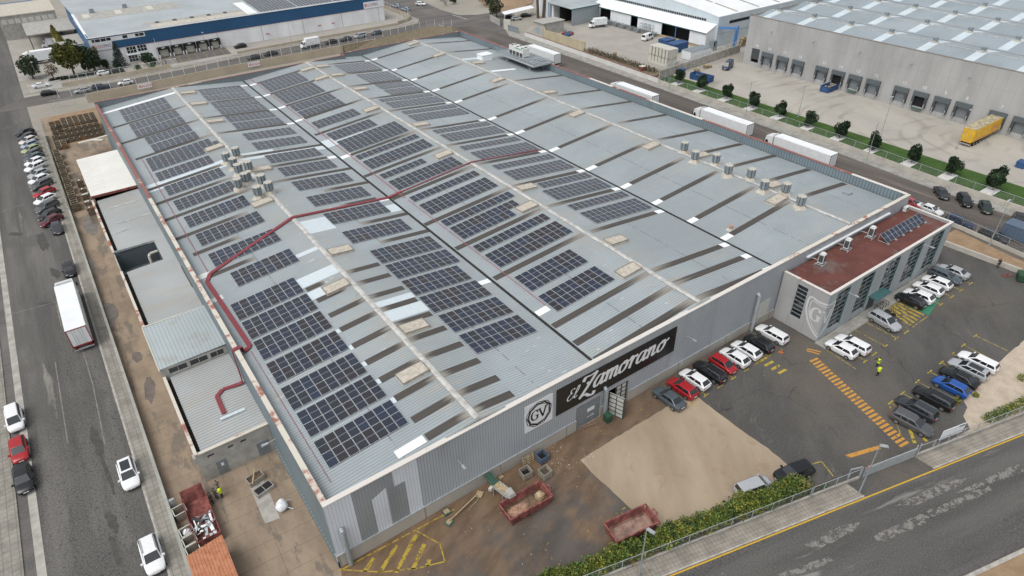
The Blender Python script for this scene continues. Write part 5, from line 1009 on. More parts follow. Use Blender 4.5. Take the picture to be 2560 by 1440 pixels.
# long low roof with an open pit
mb = MB()
for a, b, xr in ((46.0,63.2,-.02),(70.0,93.1,-.02)): mb.hexa([(-7.2,a,4.1),(xr,a,4.5),(xr,b,4.5),(-7.2,b,4.1),(-7.2,a,4.2),(xr,a,4.6),(xr,b,4.6),(-7.2,b,4.2)])
mb.hexa([(-1.8,63.2,4.4),(-.02,63.2,4.5),(-.02,70,4.5),(-1.8,70,4.4),(-1.8,63.2,4.5),(-.02,63.2,4.6),(-.02,70,4.6),(-1.8,70,4.5)]); axp(mb, 'low_roof', 'roof_low')
mb = MB(); mb.bx(-8.0,-7.75,44.2,63.3,0,4.55); mb.bx(-8.0,-7.75,70,93.2,0,4.55); mb.bx(-8.0,-7.8,63.3,70,0,4.3); axp(mb, 'wall', 'concrete'); mb = MB(); mb.bx(-8.05,-7.7,44.2,63.2,4.55,4.62); mb.bx(-8.05,-7.7,70.1,93.1,4.55,4.62); axp(mb, 'parapet_cap', 'parapet_cap')
mb = MB(); mb.bx(-7.75,-7.2,44.2,63.2,3.6,3.7); mb.bx(-7.75,-7.2,70,93.1,3.6,3.7); axp(mb, 'gutter_channel', 'valley_gutter')
mb = MB(); mb.bx(-7.8,-1.8,63.2,70,1.0,1.1); mb.bx(-7.8,-1.8,70,70.15,1.1,4.45); mb.bx(-7.8,-1.8,63.05,63.2,1.1,4.1); mb.bx(-1.8,-1.7,63.2,70,1.1,4.5); axp(mb, 'roof_well', 'wall_grey_dark'); axp(MB().bx(-7.8,-1.75,70.16,70.3,4.1,4.68), 'well_edge', 'galvanised')
mb = MB()
for y in (88.0, 81.0): mb.bar((-5.6,y,4.34),(-.1,y,4.62),.35,.1)
mb.bar((-7.0,77.2,4.25),(-4.4,77.6,4.4),.12,.06); axp(mb, 'flashing', 'ridge_cap')
axp(MB().bx(-.1,-.02,52,58.5,4.6,5.0), 'wall_flashing', 'bark')
t = thing('condenser', 'white condenser with four fans in the roof well of the left annex', 'condenser', (-4.9,64.6,1.1)); MB().bx(-1.25,1.25,-.95,.95,.3,1.5).build('case', 'ac_white', t)
for x in (-.6,.6):
    for y in (-.45,.45): mb = MB(); mb.tube((x,y,1.5),(x,y,1.54),.38,0,14); mb.build('fan', 'fan_black', t)
mb = MB(); [mb.tube((x,y,0),(x,y,.3),.08) for x in (-1,1) for y in (-.7,.7)]; mb.build('foot', 'dark_steel', t)
t = thing('duct_pipe', 'thick white bent pipe in the roof well', 'pipe', (0,0,0)); mb = MB(); mb.path([(-1.9,67.7,3.9),(-3.1,67.5,3.9),(-3.4,67.3,3.6),(-3.4,66.6,1.15)], .22, 0, 10); mb.build('pipe', 'tank_cream', t)
# raised part with windows
mb = MB(); wz = (5.0-1.5, 5.0-.55); zt = 5.5
mb.bx(-8,-7.75,34.0,44.1,0,zt); mb.bx(-7.75,-.02,43.9,44.1,0,zt); xs = [-8,-7.1,-5.0,-4.6,-2.5,-2.1,-.5,-.02]
for k in range(0, 8, 2): mb.bx(xs[k] if k else -7.75, xs[k+1], 34.0, 34.25, 0, zt)
for k in range(1, 7, 2): mb.bx(xs[k], xs[k+1], 34.0, 34.25, 0, 4.4); mb.bx(xs[k], xs[k+1], 34.0, 34.25, 5.22, zt)
axp(mb, 'wall', 'hut_grey')
for k in range(1, 7, 2):
    o = axp(MB().face([(xs[k],34.15,4.4),(xs[k+1],34.15,4.4),(xs[k+1],34.15,5.22),(xs[k],34.15,5.22)]), 'window', 'car_glass'); mb = MB(); xm = (xs[k]+xs[k+1])/2; mb.bx(xm-.03,xm+.03,34.05,34.13,4.4,5.22); mb.build('window_frame', 'hut_grey', o)
axp(MB().hexa([(-8.0,33.97,zt),(-.02,33.97,zt+.2),(-.02,44.2,zt+.2),(-8.0,44.2,zt),(-8.0,33.97,zt+.1),(-.02,33.97,zt+.3),(-.02,44.2,zt+.3),(-8.0,44.2,zt+.1)]), 'raised_roof', 'roof_raised')
mb = MB(); mb.bx(-8.1,-.02,44.2,44.4,zt-.1,zt+.25); mb.bx(-8.15,-8.0,33.7,44.2,zt-.1,zt+.18); axp(mb, 'roof_edge', 'tank_cream')
# front annex block
mb = MB(); mb.bx(-8.0,-7.75,18.6,33.95,0,4.35); ws = [(-6.9,-6.2),(-4.7,-4.1),(-3.3,-2.7)]; xs = [-7.75]+[v for p in ws for v in p]+[-.02]
for a, b in zip(xs[0::2], xs[1::2]): mb.bx(a, b, 18.6, 18.85, 0, 4.2)
for a, b in ws: mb.bx(a, b, 18.6, 18.85, 0, 3.2); mb.bx(a, b, 18.6, 18.85, 3.55, 4.2)
axp(mb, 'wall', 'hut_grey'); mb = MB()
for a, b in ws: mb.face([(a,18.78,3.2),(b,18.78,3.2),(b,18.78,3.55),(a,18.78,3.55)])
axp(mb, 'window', 'car_glass')
axp(MB().hexa([(-7.3,18.9,3.95),(-.02,18.9,4.15),(-.02,33.9,4.15),(-7.3,33.9,3.95),(-7.3,18.9,4.05),(-.02,18.9,4.25),(-.02,33.9,4.25),(-7.3,33.9,4.05)]), 'low_roof', 'roof_low')
axp(MB().bx(-7.75,-7.3,18.9,33.9,3.5,3.6), 'gutter_channel', 'valley_gutter'); mb = MB(); mb.bx(-8.06,-7.7,18.5,33.9,4.35,4.43); mb.bx(-7.7,-.02,18.5,18.9,4.22,4.32); axp(mb, 'parapet_cap', 'parapet_cap')
for a, b in ((-6.4,-5.35),(-1.9,-.55)): d = axp(MB().bx(a, b, 18.54, 18.6, 0, 2.1), 'door', 'grey_door'); MB().bx(a+.45,a+.75,18.52,18.538,1.3,1.75).build('door_notice','sign_white', d)
axp(MB().bx(-8.3,-8.0,20,20.8,1.7,2.6), 'meter_box', 'hut_grey')
T3 = thing('cable_tray', 'red cable tray dropping over the left parapet onto the low roof', 'cable tray'); z_ = lambda x: 4.28+.027*x
mb = MB(); pts = [(.25,27.1,9.55),(-.25,27.0,9.5),(-.27,27.0,4.6),(-.6,27.0,z_(0)+.14),(-2.6,27.4,z_(-2.6)+.12),(-3.5,26.6,z_(-3.5)+.12),(-3.6,23.2,z_(-3.6)+.12)]
for a, b in zip(pts[:-1], pts[1:]): mb.bar(a, b, .5, .1)
mb.build('tray', 'red_tray', T3); tag(MB().bx(-4.2,-1.4,22.3,22.75,4.25,4.33).build('roof_patch_strip', 'patch_white'), 'short white sheet laid at the end of the red tray on the low roof', 'roof sheet')

# ================================================================== SIDE YARD THINGS
YW = thing('yard_wall', 'long low grey wall between the left street pavement and the dirt yard', 'wall'); mb = MB(); mb.bx(-12.25,-12,-30,150,0,1.0); mb.build('wall', 'yard_wall', YW); mb = MB(); mb.bx(-12.29,-11.96,-30,150,1.0,1.07); mb.build('coping', 'yard_wall', YW)
mb = MB(); mb.bx(-12.14,-12.10,100,148,1.07,1.9); tag(mb.build('fence', 'wire_green'), 'green wire fence on the low wall beside the stacked crates', 'fence')
def crate_mesh(wood, lx=1.2, ly=1.0, h=.78):
    mb = MB(); t = .05
    for a in ((-lx/2,lx/2,-ly/2,-ly/2+t),(-lx/2,lx/2,ly/2-t,ly/2),(-lx/2,-lx/2+t,-ly/2+t,ly/2-t),(lx/2-t,lx/2,-ly/2+t,ly/2-t)): mb.bx(*a, .1, h, 0)
    mb.bx(-lx/2, lx/2, -ly/2, ly/2, .06, .12, 0)
    for y in (-ly/2+.08, 0, ly/2-.08): mb.bx(-lx/2, lx/2, y-.05, y+.05, 0, .06, 1)
    for a in ((-lx/2-.02,lx/2+.02,-ly/2-.02,-ly/2+.06),(-lx/2-.02,lx/2+.02,ly/2-.06,ly/2+.02),(-lx/2-.02,-lx/2+.05,-ly/2+.06,ly/2-.06),(lx/2-.05,lx/2+.02,-ly/2+.06,ly/2-.06)): mb.bx(*a, h, h+.03, 1)
    mb.bar((-lx/2+.1,-ly/2-.015,.2),(lx/2-.1,-ly/2-.015,h-.1),.02,.05,1)
    return mb.mesh('crate', [wood, 'crate_rim'])
CM = [crate_mesh('crate_wood'), crate_mesh('crate_new')]; rc = random.Random(8)
def crate(x, y, z, lab, grp, new=False, rz=0):
    o = place('wooden_crate', CM[1 if new else 0], None, (x, y, z), rz+(rc.random()-.5)*.06); return tag(o, lab, 'crate', grp)
LB = 'weathered wooden crate in the big stacked block beside the left warehouse wall'; LN = 'orange-brown newer wooden crate at the rear of the stacked block'
for r in range(9):                     # the block, stepped down towards the camera
    y = 150.5-1.22*r
    for c in range(8 if r else 6):
        x = -.9-1.26*c; top = 4 if r < 5 else 4-(r-4)
        new = r == 0 or (r == 1 and c > 5) or rc.random() < .06
        if 5 < c and rc.random() < .35 and r > 1: top -= 1
        for k in range(top):
            if k >= top-1 or r in (5,6,7,8): crate(x, y, .02+.8*k, LN if new else LB, 'crates in the stacked block', new)
for c in range(6):
    for r in range(3):
        for k in range(3):
            if k == 2 or r == 2: crate(-1.0-1.26*c, 121.0-1.22*r-.15*c, .02+.8*k, 'wooden crate in the lower stack right behind the white roofed shed', 'crates behind the white shed', rc.random() < .1)
for r in range(7):
    for c in range(2): crate(-10.2+1.25*c, 146-1.3*r, .02, 'wooden crate on the ground between the wall and the big block', 'loose crates by the wall', rc.random() < .3)
for r in range(16):
    y = 133.5-2.2*r*.98
    for k in range(2): crate(-10.9, y, .02+.8*k, 'pale wooden crate in the single column along the left yard wall', 'crates along the yard wall')
    if r % 2 == 0: crate(-10.9, y-1.05, .82, 'pale wooden crate in the single column along the left yard wall', 'crates along the yard wall'); crate(-10.9, y-1.05, .02, 'pale wooden crate in the single column along the left yard wall', 'crates along the yard wall')
SHL = []
for k, (y, tx) in enumerate(((112.5,'2'),(107.5,'1'),(104.5,'031'),(100.6,'37'),(97.5,'1'))):
    for z in (0,1):
        o = crate(-8.75, y, .02+.8*z, f"dark crate by the white shed carrying painted {tx}, {ordn(4-k)} from the front" if z else 'dark wooden crate under a lettered crate beside the white shed', 'lettered crates beside the white shed')
    mb = MB(); mb.bx(-.58,.58,-.48,.48,.70,.74); mb.build('lid', 'crate_wood', o); mb = MB(); write(mb, tx, -.5 if len(tx) > 1 else -.25, -.32, .5, lambda u, v, z: (u, v, .745+z), [.8,.8,.8], 0, (.14,.14)); mb.build('painted_number', 'white_paint', o)
p = px(235, 348, 3.4); t = thing('planks', 'pale loose boards lying crosswise on the crate stacks', 'boards', (p.x, p.y-.3, 3.28)); mb = MB(); mb.rbx((-1.6,.3),3.2,.9,0,.12,.15); mb.rbx((1.4,.9),3.0,.8,.0,.1,.3); mb.rbx((.6,-.8),2.4,.9,.12,.22,-.7); mb.build('board', 'tank_cream', t)
# white panel fence at the back of the yard
t = thing('gate', 'white wire gate panel standing at the far end of the left yard', 'gate'); a, b = px(131,270), px(188,262); mb = MB()
for z in (.1,1.0,1.9): mb.tube((a.x,a.y,z),(b.x,b.y,z),.04)
for k in range(7): q = a.lerp(b, k/6); mb.tube((q.x,q.y,0),(q.x,q.y,1.9),.03)
mb.build('gate_frame', 'galvanised', t)
# red open container with scrap beside wooden pallet boxes
def skip(name, lab, cx, cy, L, W, H, ang, fill=None, paint='red_rust', inner='rust_inner', flare=.12, loops=True):
    t = thing(name, lab, 'container', (cx, cy, .03), ang); mb = MB(); th = .08
    def wallq(p, q, n):   # bottom p,q ; outward n
        p, q, n = Vector(p), Vector(q), Vector(n); o = n*flare; T = Vector((0,0,H))
        mb.hexa([p, q, q-n*th, p-n*th, p+o+T, q+o+T, q+o+T-n*th, p+o+T-n*th])
    l, w_ = L/2, W/2; wallq((-l,-w_,.15),(l,-w_,.15),(0,-1,0)); wallq((l,w_,.15),(-l,w_,.15),(0,1,0)); wallq((l,-w_,.15),(l,w_,.15),(1,0,0)); wallq((-l,w_,.15),(-l,-w_,.15),(-1,0,0))
    mb.bx(-l, l, -w_, w_, .05, .2); hull = mb
    mb = MB(); l2, w2, h2 = l+flare, w_+flare, H+.15
    for a, b in (((-l2,-w2),(l2,-w2)),((l2,-w2),(l2,w2)),((l2,w2),(-l2,w2)),((-l2,w2),(-l2,-w2))): mb.bar((a[0],a[1],h2),(b[0],b[1],h2),.14,.12)
    mb.build('rim', paint, t); n = max(3, int(L/.9))
    for k in range(n+1):
        x = -l+L*k/n
        for s in (-1,1): hull.bar((x,s*(w_+.03),.15),(x+.001,s*(w_+flare+.03),H+.05),.08,.08)
    hull.build('hull', paint, t)
    mb = MB(); k = .86; mb.hexa([(-l+.1,-w_+.1,.2),(l-.1,-w_+.1,.2),(l-.1,w_-.1,.2),(-l+.1,w_-.1,.2),(-l+.1,-w_+.1,.26),(l-.1,-w_+.1,.26),(l-.1,w_-.1,.26),(-l+.1,w_-.1,.26)]); mb.build('floor', inner, t)
    mb = MB(); T = H-.1
    for P_ in ([(-l+.09,-w_+.085,.26),(l-.09,-w_+.085,.26),(l-.05,-w_+.07-flare,T),(-l+.05,-w_+.07-flare,T)],[(l-.09,w_-.085,.26),(-l+.09,w_-.085,.26),(-l+.05,w_-.07+flare,T),(l-.05,w_-.07+flare,T)],[(l-.085,-w_+.09,.26),(l-.085,w_-.09,.26),(l-.07+flare,w_-.05,T),(l-.07+flare,-w_+.05,T)],[(-l+.085,w_-.09,.26),(-l+.085,-w_+.09,.26),(-l+.07-flare,-w_+.05,T),(-l+.07-flare,w_-.05,T)]): mb.face([Vector(q) for q in P_][::-1])
    mb.build('lining', inner, t)
    if loops: mb = MB(); mb.path([(l2,-.4,H*.7),(l2+.35,-.3,H+.3),(l2+.35,.3,H+.3),(l2,.4,H*.7)], .07); mb.build('hook_loop', paint, t)
    return t
RC = thing('scrap_container', 'dark red open container full of metal scrap by the left yard wall', 'container', (-9.6, 13.2, .02)); mb = MB()
mb.bx(-1.15,1.15,-3.3,3.3,.1,.2); mb.bx(-1.2,-1.12,-3.3,3.3,.2,1.3); mb.bx(1.12,1.2,-3.3,3.3,.2,1.3); mb.bx(-1.12,1.12,-3.3,-3.22,.2,1.4); mb.build('hull', 'red_rust', RC); mb = MB(); mb.hexa([(-1.15,3.25,.2),(1.15,3.25,.2),(1.15,3.35,.2),(-1.15,3.35,.2),(-1.1,3.9,1.7),(1.1,3.9,1.7),(1.1,4.0,1.7),(-1.1,4.0,1.7)])
for k in range(6): x = -1+.4*k; mb.bar((x,3.3,.25),(x,3.88,1.65),.06,.06)
mb.build('tail_board', 'red_rust', RC); rq = random.Random(2); mb = MB()
for k in range(46):
    x, y = rq.uniform(-.9,.9), rq.uniform(-2.9,.6); a = rq.uniform(0, pi); l = rq.uniform(.3,1.1); z = .3+.25*rq.random()+.35*max(0, 1-abs(y+1.4)/2)
    mb.bar((x-l/2*cos(a),y-l/2*sin(a),z),(x+l/2*cos(a),y+l/2*sin(a),z+rq.uniform(-.1,.4)), rq.uniform(.04,.35), .03, k % 3)
sc = mb.build('scrap_metal', ['galvanised','new_white','dark_steel'], RC); sc['kind'] = 'stuff'
bxm = None
for k, y in enumerate((15.4, 12.3, 11.0, 9.75)):
    t = thing('pallet_box', ['wooden pallet box apart from the others by the yard wall','pallet box holding plastic wrap beside the scrap container','empty pallet box in the middle of three beside the container','empty pallet box nearest the red tiled roof'][k], 'pallet box', (-11.25+.1*(k>0)*0, y, .02), .08, 'pallet boxes by the scrap container'); mb = MB(); tk = .06; l, w_ = .6, .58
    for a in ((-l,l,-w_,-w_+tk),(-l,l,w_-tk,w_),(-l,-l+tk,-w_,w_),(l-tk,l,-w_,w_)): mb.bx(*a, .12, 1.1)
    mb.bx(-l,l,-w_,w_,.0,.14); mb.build('box', 'pallbox', t); mb = MB()
    for a, b in (((-l,-w_),(l,-w_)),((l,-w_),(l,w_)),((l,w_),(-l,w_)),((-l,w_),(-l,-w_))): mb.bar((a[0],a[1],1.12),(b[0],b[1],1.12),.08,.06)
    mb.build('rim', 'tank_cream', t)
    if k == 1: mb = MB(); mb.ell((0,.1,.75),.45,.4,.35,0,8,6,.5,rq); mb.build('plastic_wrap', 'bag_white', t)
TS = thing('tiled_shed', 'mossy terracotta tiled lean-to roof at the bottom edge of the yard', 'shed', (0,0,0)); mb = MB(); mb.hexa([(-11.9,-3,2.2),(-8.4,-3,2.7),(-8.4,8.2,2.7),(-11.9,8.2,2.2),(-11.9,-3,2.32),(-8.4,-3,2.82),(-8.4,8.2,2.82),(-11.9,8.2,2.32)]); mb.build('tiled_roof', 'moss_tile', TS); mb = MB(); mb.bx(-11.8,-8.5,7.9,8.1,0,2.3); mb.bx(-8.6,-8.45,-3,7.9,0,2.6); mb.build('wall', 'hut_grey', TS)
mb = MB()
for k in range(12): z0 = -.4+0; mb.bar((-11.9+.29*k+.12,-3,2.34+.0415*k+.02),(-11.9+.29*k+.12,8.2,2.34+.0415*k+.02),.14,.05)
mb.build('roof_tile_ridge', 'moss_tile', TS)
t = tag(MB().rbx((0,0),.5,.28,0,1.5).build('utility_cabinet', 'galvanised', None, False, (-11.6,16.9,.02)), 'grey utility cabinet against the yard wall near the pallet boxes', 'cabinet')
GT = thing('trench_grate', 'low concrete trough with black grating beside the left facade wall', 'trough', (-3.1,13.5,.02), .24); MB().bx(-1.0,1.0,-.55,.55,0,.5).build('trough', 'concrete', GT); mb = MB(); mb.bx(-.9,-.04,-.45,.45,.5,.52); mb.bx(.04,.9,-.45,.45,.5,.52); mb.build('grating', 'fan_black', GT)
t = thing('crate_pit', 'broken wooden crate of soil with a plank across it beside the grating', 'crate', (-3.4,15.4,.02), .2); mb = MB()
for a in ((-.9,.9,-.55,-.47),(-.9,.9,.47,.55),(-.9,-.82,-.47,.47),(.82,.9,-.47,.47)): mb.bx(*a, 0, .7)
mb.build('box', 'pallbox', t); MB().bx(-.8,.8,-.45,.45,.3,.4).build('soil', 'soil', t); mb = MB(); mb.bar((-.7,-.8,.75),(.5,.9,.8),.12,.05); mb.build('plank', 'wood_pale', t)
BG = thing('bulk_bag', 'crumpled white bulk bag lying on the dirt beside the warehouse corner', 'bag', (-2.25,10.0,.02)); mb = MB(); mb.ell((0,0,.5),.62,.72,.55,0,14,10,.22,random.Random(4)); mb.ell((.1,.3,.9),.3,.3,.25,0,10,6,.4,random.Random(5)); mb.build('bag', 'bag_white', BG, 60); mb = MB(); mb.path([(.5,.4,.5),(1.0,.55,.15),(1.1,.5,.02)],.05); mb.path([(.4,-.5,.5),(.9,-.8,.1)],.05); mb.build('strap', 'bag_white', BG)
mb = MB(); mb.bx(-2.9,-2.86,0,0,0,0)
# yard joints slab under grating
sheet('concrete_pad', [(-4.4,9.3),(-2.9,9.0),(-2.6,16),(-4.2,16.6)], .03, 'concrete')

# ================================================================== FRONT YARD THINGS
s1 = skip('skip_container', 'dusty red skip under the conveyor with a heap of peelings', 18.75, -5.35, 4.9, 1.95, 1.25, -.04, flare=.2, inner='soil')
mb = MB(); rr = random.Random(6)
for k in range(420):
    a, r = rr.uniform(0,2*pi), rr.random()**.6; x, y = -1.0+1.35*r*cos(a), .72*r*sin(a); z = .30+.55*(1-r)+.04; q = rr.uniform(.03,.07); mb.rbx((x,y), q*2, q, z, z+q, a)
mb.ell((-1.0,0,.25),1.3,.75,.52,0,14,8,.1,rr); hp_ = mb.build('peelings', 'peel', s1); hp_['kind'] = 'stuff'
mb = MB(); mb.ell((2.0,.2,.3),.55,.6,.7,0,10,7,.3,rr); mb.build('mud_heap', 'wood_pale', s1)
s2 = skip('skip_container', 'empty rusty red skip beside the green hedge', 25.75, -13.9, 4.7, 2.0, 1.25, -.17, flare=.2)
CV = thing('conveyor', 'inclined conveyor with green steel trough feeding the dusty red skip', 'conveyor', (17.35,-.2,0), 0); mb = MB(); a, b = Vector((-.1,.0,1.5)), Vector((.0,-1.5,1.35))
for x in (-.38,-.13,.13,.38): mb.bar(a+Vector((x,0,.05)), b+Vector((x,0,.05)), .07, .3)
mb.bar(a, b, .8, .08); mb.build('green_trough', 'green_steel', CV); mb = MB(); mb.bar((.05,-1.5,1.3),(.35,-3.9,1.65),.95,.1); mb.build('belt', 'wood_pale', CV); mb = MB()
for x in (-.5,.5): mb.bar((.05+x,-1.5,1.3),(.35+x,-3.9,1.65),.07,.25)
for y, x in ((-1.8,0),(-3.2,.25)):
    for s in (-.48,.48): mb.tube((x+s,y,0),(x+s,y,1.4),.05)
mb.build('frame', 'galvanised', CV); mb = MB(); mb.hexa([(-.1,-3.4,1.7),(.8,-3.4,1.7),(.85,-4.2,1.6),(-.05,-4.2,1.6),(.0,-3.4,2.25),(.7,-3.4,2.25),(.75,-4.1,2.0),(.05,-4.1,2.0)]); mb.build('chute_hood', 'hut_grey', CV); MB().rbx((-.6,-1.5),.45,.35,.8,1.2,.3).build('motor', 'tank_cream', CV)
for (x, y, m, lab, in_, an) in ((24.1,-1.25,'paint_lightblue','blue plastic bulk box by the facade wall','dark_gap',.05),(21.25,-1.95,'pallbox','grey-brown bulk box left of its twin near the facade','dark_gap',-.05),(23.0,-3.2,'pallbox','beige bulk box right of its twin near the skip','bark',.02)):
    t = thing('bulk_box', lab, 'bulk box', (x, y, .03), an, 'open bulk boxes on the yard'); mb = MB(); l, w_, h, tk = .6, .55, 1.0, .05
    for a in ((-l,l,-w_,-w_+tk),(-l,l,w_-tk,w_),(-l,-l+tk,-w_+tk,w_-tk),(l-tk,l,-w_+tk,w_-tk)): mb.bx(*a, .12, h)
    for x_ in (-l+.12,-.2,.2,l-.12):
        for s in (-1,1): mb.bx(x_-.05, x_+.05, s*(w_+.012)-.012, s*(w_+.012)+.012, .12, h)
    for y_ in (-.3,0,.3):
        for s in (-1,1): mb.bx(s*(l+.012)-.012, s*(l+.012)+.012, y_-.05, y_+.05, .12, h)
    for x_ in (-.45,.45): mb.bx(x_-.1,x_+.1,-w_,w_,0,.12)
    mm = {'paint_lightblue':'tank_blue'}.get(m, m); mb.build('box', mm, t); MB().bx(-l+tk,l-tk,-w_+tk,w_-tk,.2,.35).build('contents', in_, t)
t = thing('wooden_pallet', 'wooden pallet leaning against the concrete plinth', 'pallet', (22.55,-.35,.03)); mb = MB(); tl = .3
for k in range(5): z = .1+.26*k; mb.bar((-.75,-.5+tl*z*.9,z),(.75,-.5+tl*z*.9,z),.04,.1)
for x in (-.7,-.08,.08,.7): mb.bar((x,-.47,0),(x+.001,-.47+.33,1.25),.09,.06)
mb.build('slats', 'wood_pale', t)
t = thing('barrier_post', 'long pale beam on two green wheeled feet lying on the muddy yard', 'beam', (0,0,0)); mb = MB(); mb.bar((11.2,-2.1,.35),(15.6,-.95,.3),.12,.12); mb.bar((13.6,-2.0,.1),(15.7,-1.3,.1),.05,.05); mb.build('beam', 'wood_pale', t)
for (x, y, a) in ((11.2,-2.1,.4),(15.7,-1.0,.6)): mb = MB(); mb.rbx((x,y),.75,.7,.03,.22,a); mb.build('foot', 'green_steel' if x < 12 else 'wood_pale', t); MB().rbx((x,y),.5,.45,.22,.32,a).build('foot_fill', 'wood_pale', t)
t = thing('planter', 'small green box of sandy soil beside the plinth', 'planter', (11.65,-.85,.03), .05); mb = MB()
for a in ((-.38,.38,-.35,-.29),(-.38,.38,.29,.35),(-.38,-.32,-.29,.29),(.32,.38,-.29,.29)): mb.bx(*a, 0, .3)
mb.build('box', 'green_steel', t); MB().bx(-.32,.32,-.29,.29,0,.24).build('soil', 'wood_pale', t)
t = thing('pole_stand', 'rusty post stand leaning by the plinth right of the conveyor', 'stand', (18.9,-.35,.02)); mb = MB(); mb.tube((0,0,0),(.1,.15,1.5),.04); mb.tube((.6,.1,0),(.7,.25,1.6),.025); mb.rbx((0,-.1),.55,.4,0,.12,.3); mb.build('post', 'wood_pale', t)
GB = thing('wheelie_bin', 'green wheeled bin beside the grey roller shutter', 'bin', (34.15,-1.2,.03)); MB().rbx((0,0),.75,.7,.12,1.1,0,0,1.15,1.15).build('body', 'green_bin', GB); MB().rbx((0,0),.92,.88,1.1,1.2,0,0,.95,.9).build('lid', 'green_bin', GB); mb = MB(); [mb.tube((x,.3,.1),(x+.06,.3,.1),.1,0,10) for x in (-.35,.3)]; mb.build('wheel', 'black_rubber', GB)
t = thing('pipe_rail', 'small rusty pipe guard rail in front of the shutter', 'rail', (0,0,0)); mb = MB(); mb.path([(31.0,-.6,.02),(31.0,-.6,.95),(32.6,-.9,.95),(32.6,-.9,.02)],.04); mb.path([(31.0,-.6,.5),(32.6,-.9,.5)],.03); mb.build('rail', 'rust_inner', t)
t = thing('green_dumpster', 'green waste bin at the far end of the parking lot', 'bin', (106.2,-17.3,.03), .5); MB().rbx((0,0),1.6,1.1,.15,1.2,0,0,1.1,1.1).build('body', 'green_bin', t); MB().rbx((0,0),1.8,1.25,1.2,1.36,0,0,.95,.8).build('lid', 'green_bin', t)
t = thing('traffic_cone', 'orange traffic cone on the yard right of the facade cars', 'cone', at(1953,877,.3)); mb = MB(); mb.tube((0,0,.04),(0,0,.6),.2,0,12,.04); mb.rbx((0,0),.5,.5,0,.05); mb.build('cone', 'crate_orange', t)
t = thing('red_frame', 'low red pallet frame on the ground beside the green waste bin', 'frame', at(2519,690,.1)); mb = MB(); mb.rbx((0,0),1.6,.25,0,.15,-.3); mb.rbx((.1,.4),1.5,.12,0,.15,-.3); mb.build('frame', 'red_rust', t)
t = thing('bike_rack', 'row of four black bicycle hoops on the office pavement', 'bicycle rack', (0,0,0)); mb = MB()
for k in range(4): x = 81.2+.75*k; mb.path([(x,-8.7,0),(x,-8.7,.75),(x,-7.9,.75),(x,-7.9,0)],.035)
mb.build('hoop', 'dark_gap', t)
mb = MB(); rl = random.Random(12)
for cx, cy, sx, sy, n in ((26.4,-1.0,.5,.4,30),(25.2,-2.6,.7,.5,60),(25.3,-3.7,.9,.7,60),(28.6,-3.9,.8,.35,50),(40,-6,10,3,16),(14,-5,7,3,22),(30,-10,14,6,30),(58,-6,6,2,18),(8,-4,5,2.5,10)):
    for k in range(n):
        x, y = rl.gauss(cx,sx), min(rl.gauss(cy,sy), -.3); q = rl.uniform(.02,.05); mb.rbx((x,y), q*1.6, q, .024, .024+q*.5, rl.random()*3, rl.choice((0,0,1,2)))
lt = mb.build('litter', ['crumb_white','peel','bark']); lt['kind'] = 'stuff'
for (x, y, s) in ((28.4,1434,0),):
    pass
# ================================================================== LEAVES
def leaves(mb, c, rx, ry, rz, n, size, mats, rg, shell=.45, clump=None):
    for k in range(n):
        while True:
            u, v, w_ = rg.uniform(-1,1), rg.uniform(-1,1), rg.uniform(-1,1); d = u*u+v*v+w_*w_
            if shell*shell < d < 1 or (d < 1 and rg.random() < .25): break
        p = Vector((c[0]+u*rx, c[1]+v*ry, c[2]+w_*rz)); a = Vector((rg.gauss(0,1),rg.gauss(0,1),rg.gauss(0,.7))).normalized(); b = a.orthogonal().normalized(); s = size*rg.uniform(.6,1.35)
        b = (b*cos(rg.random()*6.28)+a.cross(b)*sin(rg.random()*6.28)); cc = a.cross(b)
        mb.face([p-b*s-cc*s*.5, p+b*s*.2-cc*s*.6, p+b*s+cc*s*.2, p-b*s*.1+cc*s*.65], rg.choice(mats))
def crown(name, mats, lobes, n, size, parent, rg, mats_idx=(0,0,1)):
    mb = MB(); tot = sum(l[3]*l[4]*l[5] for l in lobes)**.9
    for x, y, z, rx, ry, rz in lobes:
        m = int(n*(rx*ry*rz)**.75/sum((l[3]*l[4]*l[5])**.75 for l in lobes)); mi = [rg.choice(mats_idx) for _ in range(3)]; leaves(mb, (x,y,z), rx, ry, rz, m, size, mi, rg)
    return mb.build(name, mats, parent)
def lobes(rg, R, H, z0, n, k=.5):
    L = [(0,0,z0+H/2,R*.72,R*.72,H*.42)]
    for i in range(n):
        a = rg.uniform(0,2*pi); zz = z0+H*rg.uniform(.18,.88); rr = R*rg.uniform(.35,.62)*math.sqrt(max(.15,1-((zz-z0-H/2)/(H/2))**2*.8)); s = R*k*rg.uniform(.7,1.15); L.append((rr*cos(a), rr*sin(a), zz, s, s, s*H/(2*R)*1.05))
    return L
# front hedge
HX0, HX1 = 14.0, 44.0; rg = random.Random(21); HD = thing('hedge', 'long green and yellow hedge with orange patches along the front wire fence', 'hedge', (0,0,0)); mb = MB(); x = HX0
while x < HX1:
    hgt = 1.25+.25*sin(x*.9)+.2*rg.random()+.30*max(0,min(1,(x-24)/14)); wid = .72+.2*max(0,min(1,(x-18)/20)); yc = fl(x)+.35+wid; dens = 1.0 if not (20.5 < x < 21.6) else .5
    for j in range(4):
        col = rg.choices([(0,0,1),(1,1,0),(2,1,1),(3,2,3),(4,0,4)], [4,5,6,1.0 if x < 33 else .25,2.2])[0]
        leaves(mb, (x+rg.uniform(-.4,.4), yc+rg.uniform(-wid,wid), hgt*rg.uniform(.45,.85)), .66, .62, .42*hgt, int(88*dens), .11, col, rg, .4)
    x += .36
mb.build('foliage', ['leaf_a','leaf_b','leaf_y','leaf_o','leaf_d'], HD)
mb = MB(); x = HX0
